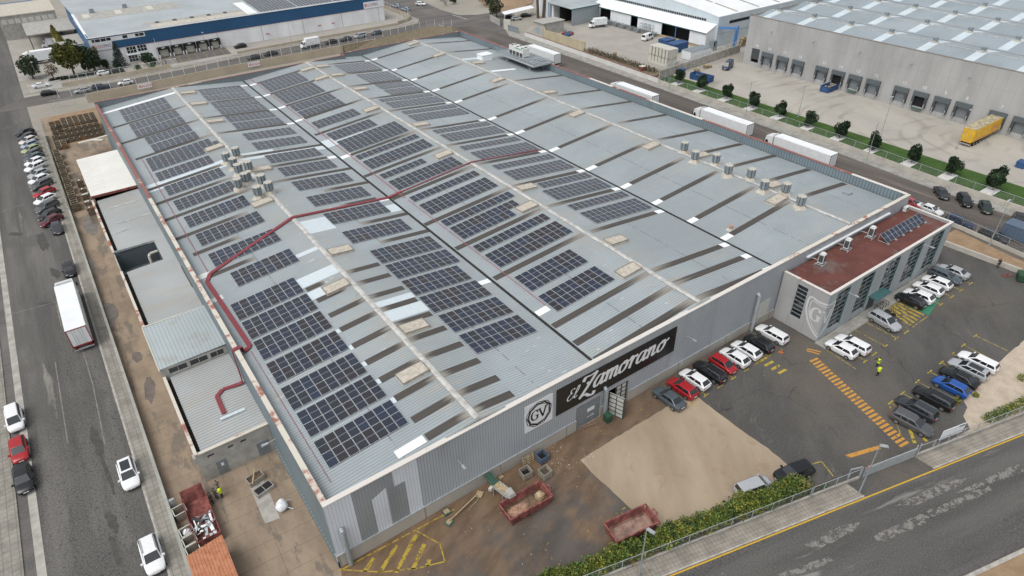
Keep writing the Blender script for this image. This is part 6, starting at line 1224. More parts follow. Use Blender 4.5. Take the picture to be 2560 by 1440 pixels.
while x < HX1: mb.path([(x,fl(x)+.9,0),(x+rg.uniform(-.2,.2),fl(x)+.9+rg.uniform(-.3,.3),.9)],.03,0,4); x += .9
mb.build('stem', 'bark', HD)
H2 = thing('hedge', 'low green hedge strip along the right front fence beyond the sand', 'hedge', (0,0,0)); mb = MB(); x = 70.5
while x < 96:
    w_ = .35+.03*(x-70); leaves(mb, (x, fl(x)+.6+w_, .45), .6, .35+w_, .5, 90, .09, rg.choice([(0,0,1),(1,1,2),(1,0,4)]), rg, .3); x += .35
mb.build('foliage', ['leaf_a','leaf_b','leaf_y','leaf_o','leaf_d'], H2)
H3 = thing('hedge', 'thin low ivy strip between the black crossover and the wire fence', 'hedge', (0,0,0)); mb = MB(); x = 43.5
while x < 47: leaves(mb, (x, fl(x)+.45, .2), .5, .3, .25, 50, .07, (0,4), rg, .2); x += .4
mb.build('foliage', ['leaf_a','leaf_b','leaf_y','leaf_o','leaf_d'], H3)
for k, (x, y, s, lab) in enumerate(((2392,1003,.8,'small yellow-green weed bush beside the dark estate'),(2440,986,.6,'small green weed on the sand below the silver estate'),(2555,945,.9,'green bush at the right picture edge on the sand'))):
    p = px(x, y, .3); t = thing('weed_bush', lab, 'bush', (p.x, p.y, .02)); mb = MB(); leaves(mb, (0,0,.4*s), .7*s, .7*s, .5*s, 160, .1, (0,1,1,2), rg, .2); mb.build('foliage', ['leaf_a','leaf_b','leaf_y'], t); mb = MB(); [mb.tube((0,0,0),(rg.uniform(-.3,.3),rg.uniform(-.3,.3),.4*s),.02,0,4) for _ in range(4)]; mb.build('stem', 'bark', t)
# clipped dark trees on the lawn, each on its white gravel square
def trunk(t, h, r, mat='bark', branches=3, rg=rg):
    mb = MB(); mb.tube((0,0,-.05),(0,0,h),r,0,8,r*.7)
    for k in range(branches): a = 2*pi*k/branches+rg.random(); mb.tube((0,0,h*.8),(cos(a)*h*.5,sin(a)*h*.5,h*1.5),r*.6,0,6,r*.25)
    mb.build('trunk', mat, t)
TREES = [(1700,189),(1757,206),(1821,227),(1886,249),(1953,271),(2027,297),(2105,322),(2189,352),(2286,383),(2386,413),(2493,450)]
proto = []
for v in range(3):
    r_ = random.Random(30+v); mb = MB(); L = lobes(r_, 1.55, 3.3, .55, 9, .55)
    for l in L: leaves(mb, l[:3], l[3], l[4], l[5], 330, .15, r_.choice([(0,),(0,1),(1,0,0)]), r_, .5)
    mb.ell((0,0,2.1),1.05,1.05,1.25,2,10,7,.25,r_); proto.append(mb.mesh('crown', ['holly_a','holly_b','leaf_d']))
for k, (x, y) in enumerate(TREES):
    p = px(x, y, 2.1); t = thing('clipped_tree', f"dark clipped tree on white gravel, {ordn(10-k)} from the right end of the lawn", 'tree', (p.x, p.y, 0), k*1.3, 'clipped trees on the lawn strip')
    s = 1.0 if k < 10 else 1.18; t.scale = (s, s, s*.97); place('crown', proto[k % 3], t); trunk(t, 1.0, .11)
    struct(MB().face([(p.x-3.3,p.y-1.1,.03),(p.x+.9,p.y-1.1,.03),(p.x+.9,p.y+1.2,.03),(p.x-3.3,p.y+1.2,.03)]).build('gravel_square', 'gravel_white'))
# garden of the blue and white building
def tree(x_, y_, R_, H_, z0, mats, lab, seed, n=2600, size=.3, idx=(0,0,1), k=.5, nl=10, grp=None):
    p_ = px(x_, y_) if x_ > 60 or y_ > 300 else Vector((x_, y_, 0)); x, y = p_.x, p_.y; r_ = random.Random(seed); t = thing('garden_tree' if H_ > 3.5 else 'round_shrub', lab, 'tree' if H_ > 3.5 else 'shrub', (x, y, 0), 0, grp); crown('crown', mats, lobes(r_, R_, H_, z0, nl, k), n, size, t, r_, idx); trunk(t, max(.3,z0+.3*H_*.5), .06*R_+.05, rg=r_); return t
tree(84,196,3.5,5.6,1.0,['olive_a','olive_b'],'olive-green tree beside the white lorry at the corner',41,2600,.28)
tree(136,200,2.4,4.2,1.2,['dry_a','dry_b'],'thin bare greyish tree right of the olive-green tree',42,420,.2)
tree(188,190,4.6,8.4,1.6,['gold_a','gold_b'],'large golden-green tree in front of the blue wall corner',43,4200,.34)
tree(238,180,3.4,6.4,1.0,['olive_a','leaf_d'],'dark green tree right of the golden-green one',44,2800,.3)
tree(267,173,1.6,2.8,.2,['holly_a','leaf_d'],'dark round shrub right of the dark green tree',45,700,.2)
tree(294,170,1.5,2.4,.2,['holly_a','leaf_d'],'small dark shrub left of the silver fir',46,600,.2)
tree(377,162,2.5,3.4,.3,['leaf_d','holly_b'],'broad dark shrub beside the loading docks',47,1200,.24)
tree(345,174,1.2,1.6,.1,['leaf_a','leaf_d'],'small round green shrub behind the white fence',48,420,.18); tree(382,170,1.3,1.6,.1,['leaf_a','leaf_b'],'small round shrub beside the flag pole',49,420,.18)
t = thing('fir_tree', 'bluish silver fir in front of the white wall', 'tree', tuple(px(305,168))); r_ = random.Random(50); mb = MB()
for k in range(14):
    z = .6+.52*k; rr = 2.3*(1-k/15); 
    for j in range(7): a = 2*pi*j/7+k; leaves(mb, (rr*.6*cos(a),rr*.6*sin(a),z), rr*.45+.12, rr*.45+.12, .28, 26, .17, (0,1), r_, 0)
mb.build('crown', ['fir_a','fir_b'], t); trunk(t, 3, .13, branches=0)
for x, y, h, lab in ((151,121,7.4,'taller golden cypress column behind the lorry'),(161,131,6.6,'shorter golden cypress column nearer the truck')):
    t = thing('cypress', lab, 'tree', tuple(px(x, y))); r_ = random.Random(int(h*10)); mb = MB()
    for k in range(9): z = .5+h*k/9; rr = 1.35*sin(pi*min(.98,(k+1.6)/10.5))+.1; leaves(mb, (0,0,z), rr, rr, h/9, 260, .17, r_.choice([(0,),(0,1)]), r_, .6)
    mb.ell((0,0,h*.5),1.0,1.0,h*.47,0,10,9,.1,r_); mb.build('crown', ['cypress_a','cypress_b'], t); trunk(t, .8, .12, branches=0)
GH = thing('hedge', 'dark clipped hedge under the garden trees of the blue and white building', 'hedge', (0,0,0)); mb = MB(); x = -6.0
while x < 12: leaves(mb, (x, 199.5-.02*x, .5), .7, .5, .55, 60, .2, (0,), rg, .3); x += .6
mb.build('foliage', ['holly_a'], GH)
for x, y, R_, H_, m, lab, sd in ((1241,44,3.2,5.6,['olive_a','dry_b'],'half bare street tree at the corner of the works yard',61),(1218,16,5.0,6.0,['leaf_d','holly_a'],'big dark bush on the earth hill',62),(1133,11,1.5,2.2,['leaf_d','holly_a'],'small round bush low on the earth hill',63),(1103,3,1.6,2.4,['leaf_d','holly_a'],'small round bush at the upper left of the hill',64)):
    tree(x, y, R_, H_, .8, m, lab, sd, 1500 if R_ > 3 else 500, .28)
t = thing('bare_tree', 'grey leafless shrub on the earth hill by the street', 'tree', tuple(px(1114,14))); mb = MB(); r_ = random.Random(7)
for k in range(26): a = r_.uniform(0,6.28); p0 = Vector((0,0,.3)); p1 = Vector((cos(a)*r_.uniform(.5,2.2),sin(a)*r_.uniform(.5,2.2),r_.uniform(1.5,3.6))); mb.tube(p0,p1,.07,0,5,.02)
mb.build('branches', 'hut_grey', t)
for x, y, lab in ((1345,45,'left one of two leaning palm trunks'),(1358,44,'right one of two leaning palm trunks')):
    p = px(x, y); t = thing('palm_tree', lab+' beside the car port', 'tree', (p.x, p.y, 0)); mb = MB(); d = -.6 if x < 1350 else 1.0; mb.tube((0,0,0),(d,0,11),.55,0,10,.5); mb.build('trunk', 'bark', t); mb = MB()
    for k in range(14): a = 2*pi*k/14; mb.path([(d,0,11),(d+1.6*cos(a),1.6*sin(a),11.9),(d+3.0*cos(a),3*sin(a),10.8)], .18, 0, 4)
    mb.build('frond', 'leaf_d', t)
SB = MB(); 
for k in range(900): x, y = rl.uniform(137.4,140.6), rl.uniform(93,123.5); leaves(SB, (x,y,.5+.5*rl.random()), .5, .5, .5, 2, .22, (0,1), rl, 0)
sb = SB.build('dry_scrub', ['dry_a','dry_b']); sb['kind'] = 'stuff'
struct(MB().prism([(135.6,90),(140.8,92),(140.6,124),(136.8,124)], 0, .45).build('scrub_bank', 'scrub_dry'))
# ================================================================== FENCES, LAMPS, SIGNS
def wire_fence(name, lab, pts, h, wall_h=0, wall_mat='concrete', mat='wire_mesh', step=2.5, post='galvanised', z0=0.0, thick=.18, rails=True):
    t = thing(name, lab, 'fence'); W_ = MB(); Pm = MB(); Wi = MB(); pts = [Vector((p[0],p[1],z0)) for p in pts]
    for a, b in zip(pts[:-1], pts[1:]):
        L = (b-a).length; n = max(1, round(L/step)); d = (b-a).normalized(); s = Vector((-d.y,d.x,0))*thick/2
        if wall_h: W_.hexa([a-s,b-s,b+s,a+s]+[v+Vector((0,0,wall_h)) for v in (a-s,b-s,b+s,a+s)])
        U = Vector((0,0,1))
        Wi.face([a+U*wall_h, b+U*wall_h, b+U*(wall_h+h), a+U*(wall_h+h)])
        for k in range(n+1): q = a.lerp(b, k/n); Pm.tube(q+U*wall_h*.9, q+U*(wall_h+h+.03), .045, 0, 6)
        if rails: Pm.tube(a+U*(wall_h+h), b+U*(wall_h+h), .03, 0, 5)
    if wall_h: W_.build('low_wall', wall_mat, t)
    Pm.build('fence_post', post, t); Wi.build('wire_panel', mat, t); return t
FL = lambda x: (x, fl(x))
wire_fence('wire_fence', 'wire fence on a low wall behind the hedge along the front road', [FL(0), FL(44)], 1.25, .35)
wire_fence('panel_fence', 'galvanised panel fence between the hedge end and the sliding gate', [FL(44.2), FL(50.4)], 1.25, .4, step=1.55)
wire_fence('panel_fence', 'galvanised panel fence right of the gate with the white sign board', [FL(58.6), FL(112)], 1.3, .45, step=2.3)
SGt = thing('sliding_gate', 'long grey galvanised sliding gate across the car park entrance', 'gate', (0,0,0)); a, b = FL(51.0), FL(58.2); mb = MB()
mb.hexa([(a[0],a[1]-.03,.12),(b[0],b[1]-.03,.12),(b[0],b[1]+.03,.12),(a[0],a[1]+.03,.12),(a[0],a[1]-.03,1.25),(b[0],b[1]-.03,1.25),(b[0],b[1]+.03,1.25),(a[0],a[1]+.03,1.25)]); mb.build('gate_panel', 'galvanised', SGt); mb = MB()
for k in range(37): q = Vector((*a,0)).lerp(Vector((*b,0)), k/36); mb.tube((q.x,q.y-.05,.1),(q.x,q.y-.05,1.5),.025,0,5)
for z in (.1,1.28,1.5): mb.bar((a[0],a[1],z),(b[0],b[1],z),.09,.08)
mb.build('gate_bar', 'galvanised', SGt); mb = MB()
for x in (58.3,58.8): mb.tube((x,fl(x)+.1,0),(x,fl(x)+.1,1.9),.07)
mb.tube((50.6,fl(50.6),0),(50.6,fl(50.6),1.8),.07); mb.tube((49.6,fl(49.6)+.5,0),(49.6,fl(49.6)+.5,1.5),.05); mb.bar((49.6,fl(49.6)+.5,1.4),(50.9,fl(50.6)+.2,1.45),.1,.2); mb.build('gate_post', 'galvanised', SGt)
RS_ = thing('round_sign', 'round red and white no entry sign on a post at the gate', 'traffic sign', (50.9, fl(50.9)-.15, 0)); mb = MB(); mb.tube((0,0,0),(0,0,2.2),.03); mb.build('post', 'galvanised', RS_); mb = MB(); mb.tube((0,-.05,2.0),(.01,-.08,2.0),.42,0,20); mb.build('disc', 'red_sign', RS_); MB().bx(-.28,.28,-.1,-.085,1.93,2.07).build('white_bar', 'sign_white', RS_)
WB = thing('sign_board', 'large white sign board with grey text above the panel fence', 'sign', (63.4, fl(63.4)+.15, 0), -.251); MB().bx(-1.75,1.75,-.03,.03,1.2,2.7).build('board', 'sign_white', WB); MB().bx(.7,1.6,-.045,-.031,2.4,2.62).build('green_bar', 'teal_trim', WB)
mb = MB(); ring(mb, .3, 1.95, .22, .15, 14, lambda u, v, z: (u, -.035-z, v)); mb.bx(-1.5,.3,-.036,-.031,2.45,2.52); mb.build('printed_mark', 'logo_grey', WB); mb = MB(); [mb.tube((x,.06,0),(x,.06,2.6),.05) for x in (-1.4,1.4)]; mb.build('post', 'galvanised', WB)
def lamp(x, y, h, lab, arm=(0.6,.1), grp='street lamps', r=.07, mat='pole_grey'):
    t = thing('street_lamp', lab, 'street lamp', (x, y, 0), 0, grp); mb = MB(); mb.tube((0,0,0),(0,0,h),r*1.3,0,8,r*.7); mb.rbx((0,0),.35,.35,0,.1); mb.build('pole', mat, t); mb = MB(); a = math.atan2(arm[1],arm[0]); mb.rbx((arm[0]*.5,arm[1]*.5), .85, .32, h-.04, h+.1, a, 0, .8, .8); mb.build('lamp_head', 'galvanised', t); return t
lamp(22.9,-18.0,7.6,'tall grey street lamp in front of the hedge by the front road',(.2,-.8)); lamp(48.7,-25.0,7.6,'tall grey street lamp beside the driveway and red sign',(.5,-.6))
for (x, y, h, lab) in ((131.6,80.7,8.5,'thin lamp post on the right road near the trees and third lorry'),(130.6,54.3,8.5,'thin lamp post on the right road behind the second lorry'),(129.2,21.8,8.5,'thin lamp post on the right road nearest the end of the first lorry'),(113.8,-9.5,8.5,'lamp post by the wire fence on the earth bank'),(140.8,46.5,9,'lamp post on the lawn edge of the dock yard, farthest'),(145.6,27.9,9,'lamp post standing in the dock yard, middle'),(150.5,13.5,9,'lamp post in the dock yard beside the yellow trailer'),(136.0,86.5,8.5,'lamp post beside the white wall and lawn corner')): lamp(x, y, h, lab, (-.5,0), r=.06)
for x, y, lab in ((-9.0,196.5,'thin lamp post at the left corner of the blue building garden'),(39.5,200.2,'thin lamp post beside the loading bays'),(66.5,195.6,'thin post by the forecourt wall behind the white box van')): lamp(x, y, 7.0, lab, (.2,-.3), r=.05)
t = thing('flag_pole', 'thin white pole beside the sliding gate of the loading bays', 'pole', (24.6,198.0,0)); mb = MB(); mb.tube((0,0,0),(0,0,8),.06,0,6,.03); mb.build('pole', 'new_white', t)
# right road wall with wire fence, and the wall with fence by the earth bank
t = thing('road_wall', 'pale concrete wall along the far side of the right road below the lawn', 'wall'); mb = MB(); ww = [(130.2,-60),(130.5,8),(131.8,30),(133.1,86)]
for a, b in zip(ww[:-1], ww[1:]): mb.prism([(a[0]-.1,a[1]),(a[0]+.15,a[1]),(b[0]+.15,b[1]),(b[0]-.1,b[1])], 0, 1.1)
mb.build('wall', 'road_wall', t)
wire_fence('wire_fence', 'wire fence on top of the right road wall in front of the lawn', ww, 1.5, 0, z0=1.1, step=3.4)
wire_fence('wire_fence', 'wire fence on a low wall between the earth bank and the parked dark estates', [(115.6,6),(115.2,-4),(113.6,-17),(113,-30)], 1.4, .7, 'road_wall', step=2.4)
t = thing('retaining_wall', 'low concrete retaining wall between the car park and the earth bank', 'wall'); mb = MB(); mb.prism([(107.4,-4.6),(107.75,-4.6),(108.45,-16.4),(108.1,-16.4)], 0, .85); mb.prism([(100.4,-3.6),(107.4,-4.3),(107.4,-4.7),(100.4,-4.0)], 0, .85); mb.build('wall', 'road_wall', t)
t = thing('works_wall', 'long white wall with rusty top edge along the far right road', 'wall'); mb = MB(); wp = [(133.1,86.2),(133.9,110),(134.9,152)]; mc = MB()
for a, b in zip(wp[:-1], wp[1:]): mb.prism([(a[0]-.1,a[1]),(a[0]+.15,a[1]),(b[0]+.15,b[1]),(b[0]-.1,b[1])], 0, 1.5); mc.prism([(a[0]-.14,a[1]),(a[0]+.19,a[1]),(b[0]+.19,b[1]),(b[0]-.14,b[1])], 1.5, 1.57)
mb.build('wall', 'white_wall', t); mc.build('coping', 'red_rust', t)
# back street walls and fences
RW = thing('retaining_wall', 'long tan concrete wall with two exit signs behind the warehouse', 'wall'); mb = MB(); rw = [(0,171.0),(46,173.4),(88,173.6)]
for a, b in zip(rw[:-1], rw[1:]): mb.prism([(a[0],a[1]-.15),(b[0],b[1]-.15),(b[0],b[1]+.15),(a[0],a[1]+.15)], 0, 2.4)
mb.build('wall', 'retaining', RW)
wire_fence('wire_fence', 'white wire fence on top of the tan wall along the back street', [(-6,171.5),(0,171.0),(46,173.4),(88,173.6),(104,176.2),(110,177.6),(117.6,172.6)], 2.1, 0, z0=2.4, step=3.2, post='new_white', rails=False)
mb = MB(); lo_ = [(76,171.5),(86,166),(100,163),(113,164),(121,170)]; hi_ = [(76,173.0),(88,173.5),(104,176.1),(110,177.5),(117.5,172.7)]
for k in range(4): mb.face([(*lo_[k],0),(*lo_[k+1],0),(*hi_[k+1],2.38),(*hi_[k],2.38)]); mb.face([(*hi_[k],2.38),(*hi_[k+1],2.38),(*hi_[k+1],-.1),(*hi_[k],-.1)])
struct(mb.build('bank', 'scrub_dry'))
for (x0, yy, lab) in ((15.0,171.55,'white exit sign with red arrow on the tan wall, left one'),(46.6,173.1,'white exit sign with red arrow on the tan wall, right one')):
    t = thing('exit_sign', lab, 'sign', (x0, yy, 0), .045, 'exit signs on the tan wall'); MB().bx(-1.9,1.9,-.08,-.02,.9,2.3).build('board', 'sign_white', t); text('lettering', 'SALIDA', .95, 'text_red', t, (.35,-.09,1.25), (pi/2,0,0)); MB().face([(-1.6,-.088,1.6),(-1.2,-.088,1.2),(-1.2,-.088,2.0)]).build('arrow', 'text_red', t)
FW_ = thing('forecourt_wall', 'low tan wall and fence in front of the blue and white building', 'wall'); mb = MB(); p_ = [(-4,191.3),(14,190.9),(26,191.2)]
for a, b in zip(p_[:-1], p_[1:]): mb.prism([(a[0],a[1]-.12),(b[0],b[1]-.12),(b[0],b[1]+.12),(a[0],a[1]+.12)], 0, 1.3)
mb.prism([(47.5,194.2),(108,195.4),(108,195.7),(47.5,194.5)], 0, .9); mb.build('wall', 'retaining', FW_)
wire_fence('panel_fence', 'white panel fence on the low wall of the blue and white building garden', [(-1.5,191.5),(14,191.0),(26.5,191.3)], 1.5, 0, z0=1.3, post='new_white', step=2.2)
t = thing('gate', 'white sliding gate post pair beside the loading bays', 'gate', (0,0,0)); mb = MB()
for k in range(8): mb.tube((25.6+.35*k,192.2,0),(25.6+.35*k,192.2,2.4),.05)
mb.bar((25.4,192.2,2.4),(28.2,192.2,2.4),.1,.1); mb.build('gate_bar', 'new_white', t)
t = thing('gate', 'white barred gate at the left corner of the garden', 'gate', (0,0,0)); mb = MB()
for k in range(22): mb.tube((-12+.38*k,191.8,0),(-12+.38*k,191.8,2.0),.045)
mb.bar((-12.2,191.8,2.0),(-3.8,191.8,2.0),.1,.1); mb.bar((-12.2,191.8,.15),(-3.8,191.8,.15),.1,.1); mb.build('gate_bar', 'new_white', t)
wire_fence('wire_fence', 'curved white fence on the wall end at the street junction', [(117.2,262),(117.2,210),(116.6,202),(113.6,198.6),(107.8,196.2)], 1.3, 1.2, 'retaining', step=2.6, post='new_white')

# ================================================================== BLUE AND WHITE BUILDING
LG = thing('cold_store', 'white cold store with broad blue band and grey roof across the back street', 'warehouse'); YL, XL0, XL1, HL = 206.0, 7.4, 107.5, 9.0
def lg(mb, name, mat): return mb.build(name, mat, LG)
DK = [(25.5,29.3),(29.8,33.4),(33.7,37.5),(37.9,41.6),(42.0,45.5)]
mb = MB(); xs = [XL0]+[v for d in DK for v in (d[0]+.5,d[1]-.5)]+[XL1]
for a, b in zip(xs[0::2], xs[1::2]): mb.bx(a, b, YL, YL+.3, 0, 5.0)
for a, b in DK: mb.bx(a+.5, b-.5, YL, YL+.3, 2.7, 5.0)
mb.bx(XL1-.3, XL1, YL+.3, 262, 0, 5.0); lg(mb, 'white_wall', 'logi_wall')
mb = MB(); mb.bx(23.5, XL1+.03, YL-.04, YL+.3, 5.06, 8.85); mb.bx(13.7, 23.5, YL-.04, YL+.3, 5.06, 7.3); mb.bx(XL0-.03, 23.5, YL-.04, YL+.3, 8.6, 8.85); mb.bx(XL1-.3, XL1+.03, YL+.3, 262, 5.06, 8.85); lg(mb, 'blue_band', 'band_ribs')
mb = MB(); mb.bx(XL0-.05, XL0+.3, YL+.3, 262, 0, 9.4); lg(mb, 'blue_side_wall', 'band_blue'); mb = MB(); mb.bx(XL0-.05, XL1+.05, YL-.08, YL+.28, 5.0, 5.06); lg(mb, 'red_line', 'red_line')
mb = MB(); mb.bx(XL0-.03, 13.7, YL-.03, YL+.3, 7.45, 8.6); mb.bx(13.7, 23.5, YL-.03, YL+.3, 7.3, 8.6); lg(mb, 'white_upper_band', 'cladding_white')
for a, b in ((8.3,9.0),(9.2,10.6),(10.8,12.2),(12.4,13.6),(17.0,18.4),(20.7,21.7),(21.9,23.2)):
    o = lg(MB().bx(a, b, YL-.07, YL-.035, 7.6, 8.45), 'window', 'car_glass'); MB().bx(a-.06, b+.06, YL-.09, YL-.072, 7.52, 7.6).build('window_sill', 'cladding_white', o)
for a, b, c, d in ((16.9,19.7,2.9,4.8),(20.1,22.8,3.1,4.85),(16.8,19.4,.3,2.2),(20.4,23.0,.6,2.4)):
    o = lg(MB().bx(a, b, YL-.06, YL-.01, c, d), 'window', 'car_glass'); mb = MB()
    for k in range(4): x = a+(b-a)*k/3; mb.bx(x-.05, x+.05, YL-.1, YL-.062, c, d)
    mb.bx(a, b, YL-.1, YL-.064, (c+d)/2-.04, (c+d)/2+.04); mb.build('window_frame', 'cladding_white', o)
lg(MB().bx(16.5, 20.2, YL-.9, YL-.05, 2.45, 2.6), 'entrance_canopy', 'cladding_white')
for a, b in DK:
    o = lg(MB().bx(a, a+.55, YL-.7, YL-.01, .3, 3.3), 'dock_shelter', 'black_sign'); MB().bx(b-.55, b, YL-.7, YL-.01, .3, 3.3).build('dock_pad', 'black_sign', o); MB().bx(a, b, YL-.72, YL-.005, 2.5, 3.35).build('dock_curtain', 'black_sign', o)
    MB().bx(a+.5, b-.5, YL+.1, YL+.2, .2, 2.7).build('dock_door', 'tank_cream', o); MB().bx((a+b)/2-.5, (a+b)/2+.5, YL-.74, YL-.725, 2.95, 3.2).build('dock_label', 'sign_white', o)
    for xx in (a+.3, b-.3): MB().bx(xx-.15, xx+.15, YL-1.0, YL-.75, .1, 1.2).build('dock_bumper', 'new_white', o)
for a in (61.9, 81.2, 86.5): o = lg(MB().bx(a-.45, a+.5, YL-.06, YL-.01, 0, 1.9), 'side_door', 'cladding_white'); MB().bx(a-.6, a+.65, YL-.25, YL-.02, 1.95, 2.12).build('door_hood', 'red_line', o)
mb = MB(); mb.hexa([(XL0,YL-.1,HL-.1),(XL1,YL-.1,HL-.1),(XL1,238,10.6),(XL0,238,10.6),(XL0,YL-.1,HL),(XL1,YL-.1,HL),(XL1,238,10.7),(XL0,238,10.7)]); mb.hexa([(XL0,238,10.6),(XL1,238,10.6),(XL1,290,8.6),(XL0,290,8.6),(XL0,238,10.7),(XL1,238,10.7),(XL1,290,8.7),(XL0,290,8.7)]); rf = lg(mb, 'roof', 'logi_roof')
zl = lambda y: HL+1.7*(y-YL+.1)/32.1
mb = MB(); mb.bx(XL0-.15, XL0+.45, YL-.15, 238, 9.0, 9.1); mb.hexa([(XL0-.2,YL-.2,HL-.05),(XL0+.5,YL-.2,HL-.05),(XL0+.5,238,10.65),(XL0-.2,238,10.65),(XL0-.2,YL-.2,HL+.12),(XL0+.5,YL-.2,HL+.12),(XL0+.5,238,10.85),(XL0-.2,238,10.85)]); mb.bx(XL0+.5, XL1+.1, YL-.2, YL+.1, HL-.1, HL+.12); mb.build('white_verge', 'roof_white', LG)
def lroof(x0, x1, y0, y1, mat, nm, h=.02): return MB().face([(x0,y0,zl(y0)+h),(x1,y0,zl(y0)+h),(x1,y1,zl(y1)+h),(x0,y1,zl(y1)+h)]).build(nm, mat, rf)
lroof(26.5,57,207.5,211.5,'beige_box','roof_patch'); lroof(24.5,57,212,214.6,'hut_grey','roof_patch'); [lroof(28.5+5.5*k,29.8+5.5*k,212.2,214.4,'skylight','roof_skylight',.03) for k in range(5)]; lroof(57,60.5,207,224,'roof_white','roof_patch'); lroof(XL0+1,40,228,237.5,'hut_grey','roof_patch'); [lroof(x,x+2,231,236,'tank_cream','roof_skylight',.03) for x in (10,20,30)]
for k in range(3):
    for j in range(3):
        A = thing('solar_array', f"large solar array on the cold store roof, {['front','middle','rear'][j]} row, {['left','middle','right'][k]} block", 'solar array', (68+13.6*k, 210.5+6.6*j, zl(210.5+6.6*j)), 0, 'solar arrays on the cold store roof'); A.rotation_euler = (.053,0,0)
        mb = MB(); 
        for xx in (-6,-2,2,6): mb.bx(xx-.05, xx+.05, -3, 3, .02, .08)
        mb.build('mounting_rail', 'pv_frame', A)
        for r in range(3):
            for c in range(11): place('solar_panel', PMS[3 if (c+r) % 3 else 0], A, ((c-5)*1.2, (r-1)*2.1, .09))
for x0, x1 in ((XL0-.03,13.65),(99.4,107.7)):
    t = thing('company_sign', 'white company sign on the blue band, the '+('left' if x0 < 50 else 'right')+' one', 'sign', ((x0+x1)/2, YL, 0), 0, 'company signs on the cold store'); w2 = (x1-x0)/2; MB().bx(-w2,w2,-.12,-.05,5.1,7.45).build('board', 'sign_white', t)
    o1 = text('lettering', 'LOGI', 1.25, 'text_red', t, (-w2+1.55,-.13,5.85), (pi/2,0,0), al='LEFT'); w1 = max(v.co.x for v in o1.data.vertices); o1.scale = (2.0/w1,1,1)
    o1 = text('lettering', 'FRIO', 1.25, 'text_navy', t, (-w2+3.68,-.13,5.85), (pi/2,0,0), al='LEFT'); w1 = max(v.co.x for v in o1.data.vertices); o1.scale = (2.1/w1,1,1)
    mb = MB(); ring(mb, -w2+.85, 6.3, .55, .42, 18, lambda u, v, z: (u,-.13-z,v)); ring(mb, -w2+.85, 6.3, .3, .18, 14, lambda u, v, z: (u,-.13-z,v)); mb.bx(-w2+.78,-w2+.92,-.135,-.125,5.9,6.7); mb.build('emblem', 'text_red', t)
for x, y in ((13.5,237),(24,238)): t = thing('roof_cowl', 'grey ventilation cowl on the ridge of the cold store, '+('left' if x < 20 else 'right'), 'roof ventilator', (x, y, 10.6)); MB().rbx((0,0),1.6,1.4,0,1.3,0,0,.8,.8).build('cowl', 'vent_grey', t)
t = thing('loading_canopy', 'flat grey canopy roof beside the blue gable wall', 'canopy'); mb = MB(); mb.bx(-7.5,7.2,243,266,5.0,5.3); mb.build('canopy_roof', 'hut_grey', t); mb = MB(); [mb.tube((x,y,0),(x,y,5),.15) for x in (-7,3) for y in (244,255,265)]; mb.build('post', 'dark_steel', t)
t = thing('side_shed', 'small white block beside the blue gable wall', 'shed'); MB().bx(-.5,7.3,226,243,0,3.6).build('wall', 'cladding_white', t); MB().bx(-.7,7.3,225.8,243,3.6,3.75).build('flat_roof', 'hut_grey', t); MB().bx(4.6,7.0,225.9,225.99,.2,3.0).build('dock_door', 'black_sign', t)
t = thing('grey_building', 'pale grey block with a row of windows at the upper left edge', 'building'); MB().bx(-14,4,266,290,0,8).build('wall', 'hut_grey', t); MB().bx(-14.3,4.3,265.7,290.3,8,8.3).build('roof', 'beige_box', t)
for k in range(8): MB().bx(-13.2+2.1*k,-11.6+2.1*k,265.9,265.99,5.4,6.9).build('window', 'tank_cream', t)
t = thing('skip_container', 'orange open container behind the yard at the upper left', 'container', tuple(px(44,57))); mb = MB(); mb.bx(-5,5,-1.3,1.3,.1,2.3); [mb.bx(-5+k,-4.9+k,-1.36,1.36,.1,2.3) for k in range(11)]; mb.build('hull', 'crate_orange', t); MB().bx(-4.8,4.8,-1.1,1.1,2.3,2.34).build('fill', 'bark', t)
t = thing('billboard_truck', 'blue curtain-sided trailer at the top left edge', 'trailer', tuple(px(42,34))); MB().bx(-7,7,-1.3,1.3,1.1,4.3).build('trailer_box', 'band_blue', t); MB().bx(-4.5,4.5,-1.32,-1.301,2.0,3.3).build('lettering_block', 'paint_lightblue', t); wheel_set(t, [(-5,-1.1,.5),(-3.6,-1.1,.5),(5,-1.1,.5)])
t = thing('storage_shed', 'open dark storage shed behind the orange container', 'shed'); sp = px(42,46); MB().bx(sp.x-9,sp.x+8,sp.y-2,sp.y+7,3.0,3.4).build('roof', 'tank_cream', t); MB().bx(sp.x-9,sp.x+8,sp.y+3,sp.y+6.9,0,3.0).build('back_wall', 'dark_gap', t)
wire_fence('wire_fence', 'grey mesh fence in front of the orange container', [tuple(px(22,76))[:2], tuple(px(90,68))[:2]], 2.2, 0, step=3)

# ================================================================== GREY DOCK WAREHOUSE ON THE RIGHT
DW = thing('dock_warehouse', 'big grey concrete warehouse with numbered loading docks on the right', 'warehouse'); XD, HD_ = 167.0, 13.85
docks = [(19,80.1,0),(18,75.8,1),(17,70.6,1),(16,65.5,1),(15,58.1,1),(14,53.2,1),(13,48.3,1),(12,43.3,1),(11,35.9,1),(10,31.0,1),(9,25.9,1),(8,21.0,1),(7,13.5,1),(6,8.5,1)]
mb = MB(); ys = [84.0]; 
for n_, yc, k in docks: ys += [yc+1.35, yc-1.35]
ys.append(-60)
for a, b in zip(ys[0::2], ys[1::2]): mb.bx(XD, XD+.4, b, a, 0, HD_)
for n_, yc, k in docks: mb.bx(XD, XD+.4, yc-1.35, yc+1.35, 3.6, HD_); mb.bx(XD, XD+.4, yc-1.35, yc+1.35, 0, 1.15)
mb.bx(XD+.4, 330, 83.6, 84.0, 0, HD_); mb.build('wall', 'dock_wall', DW)
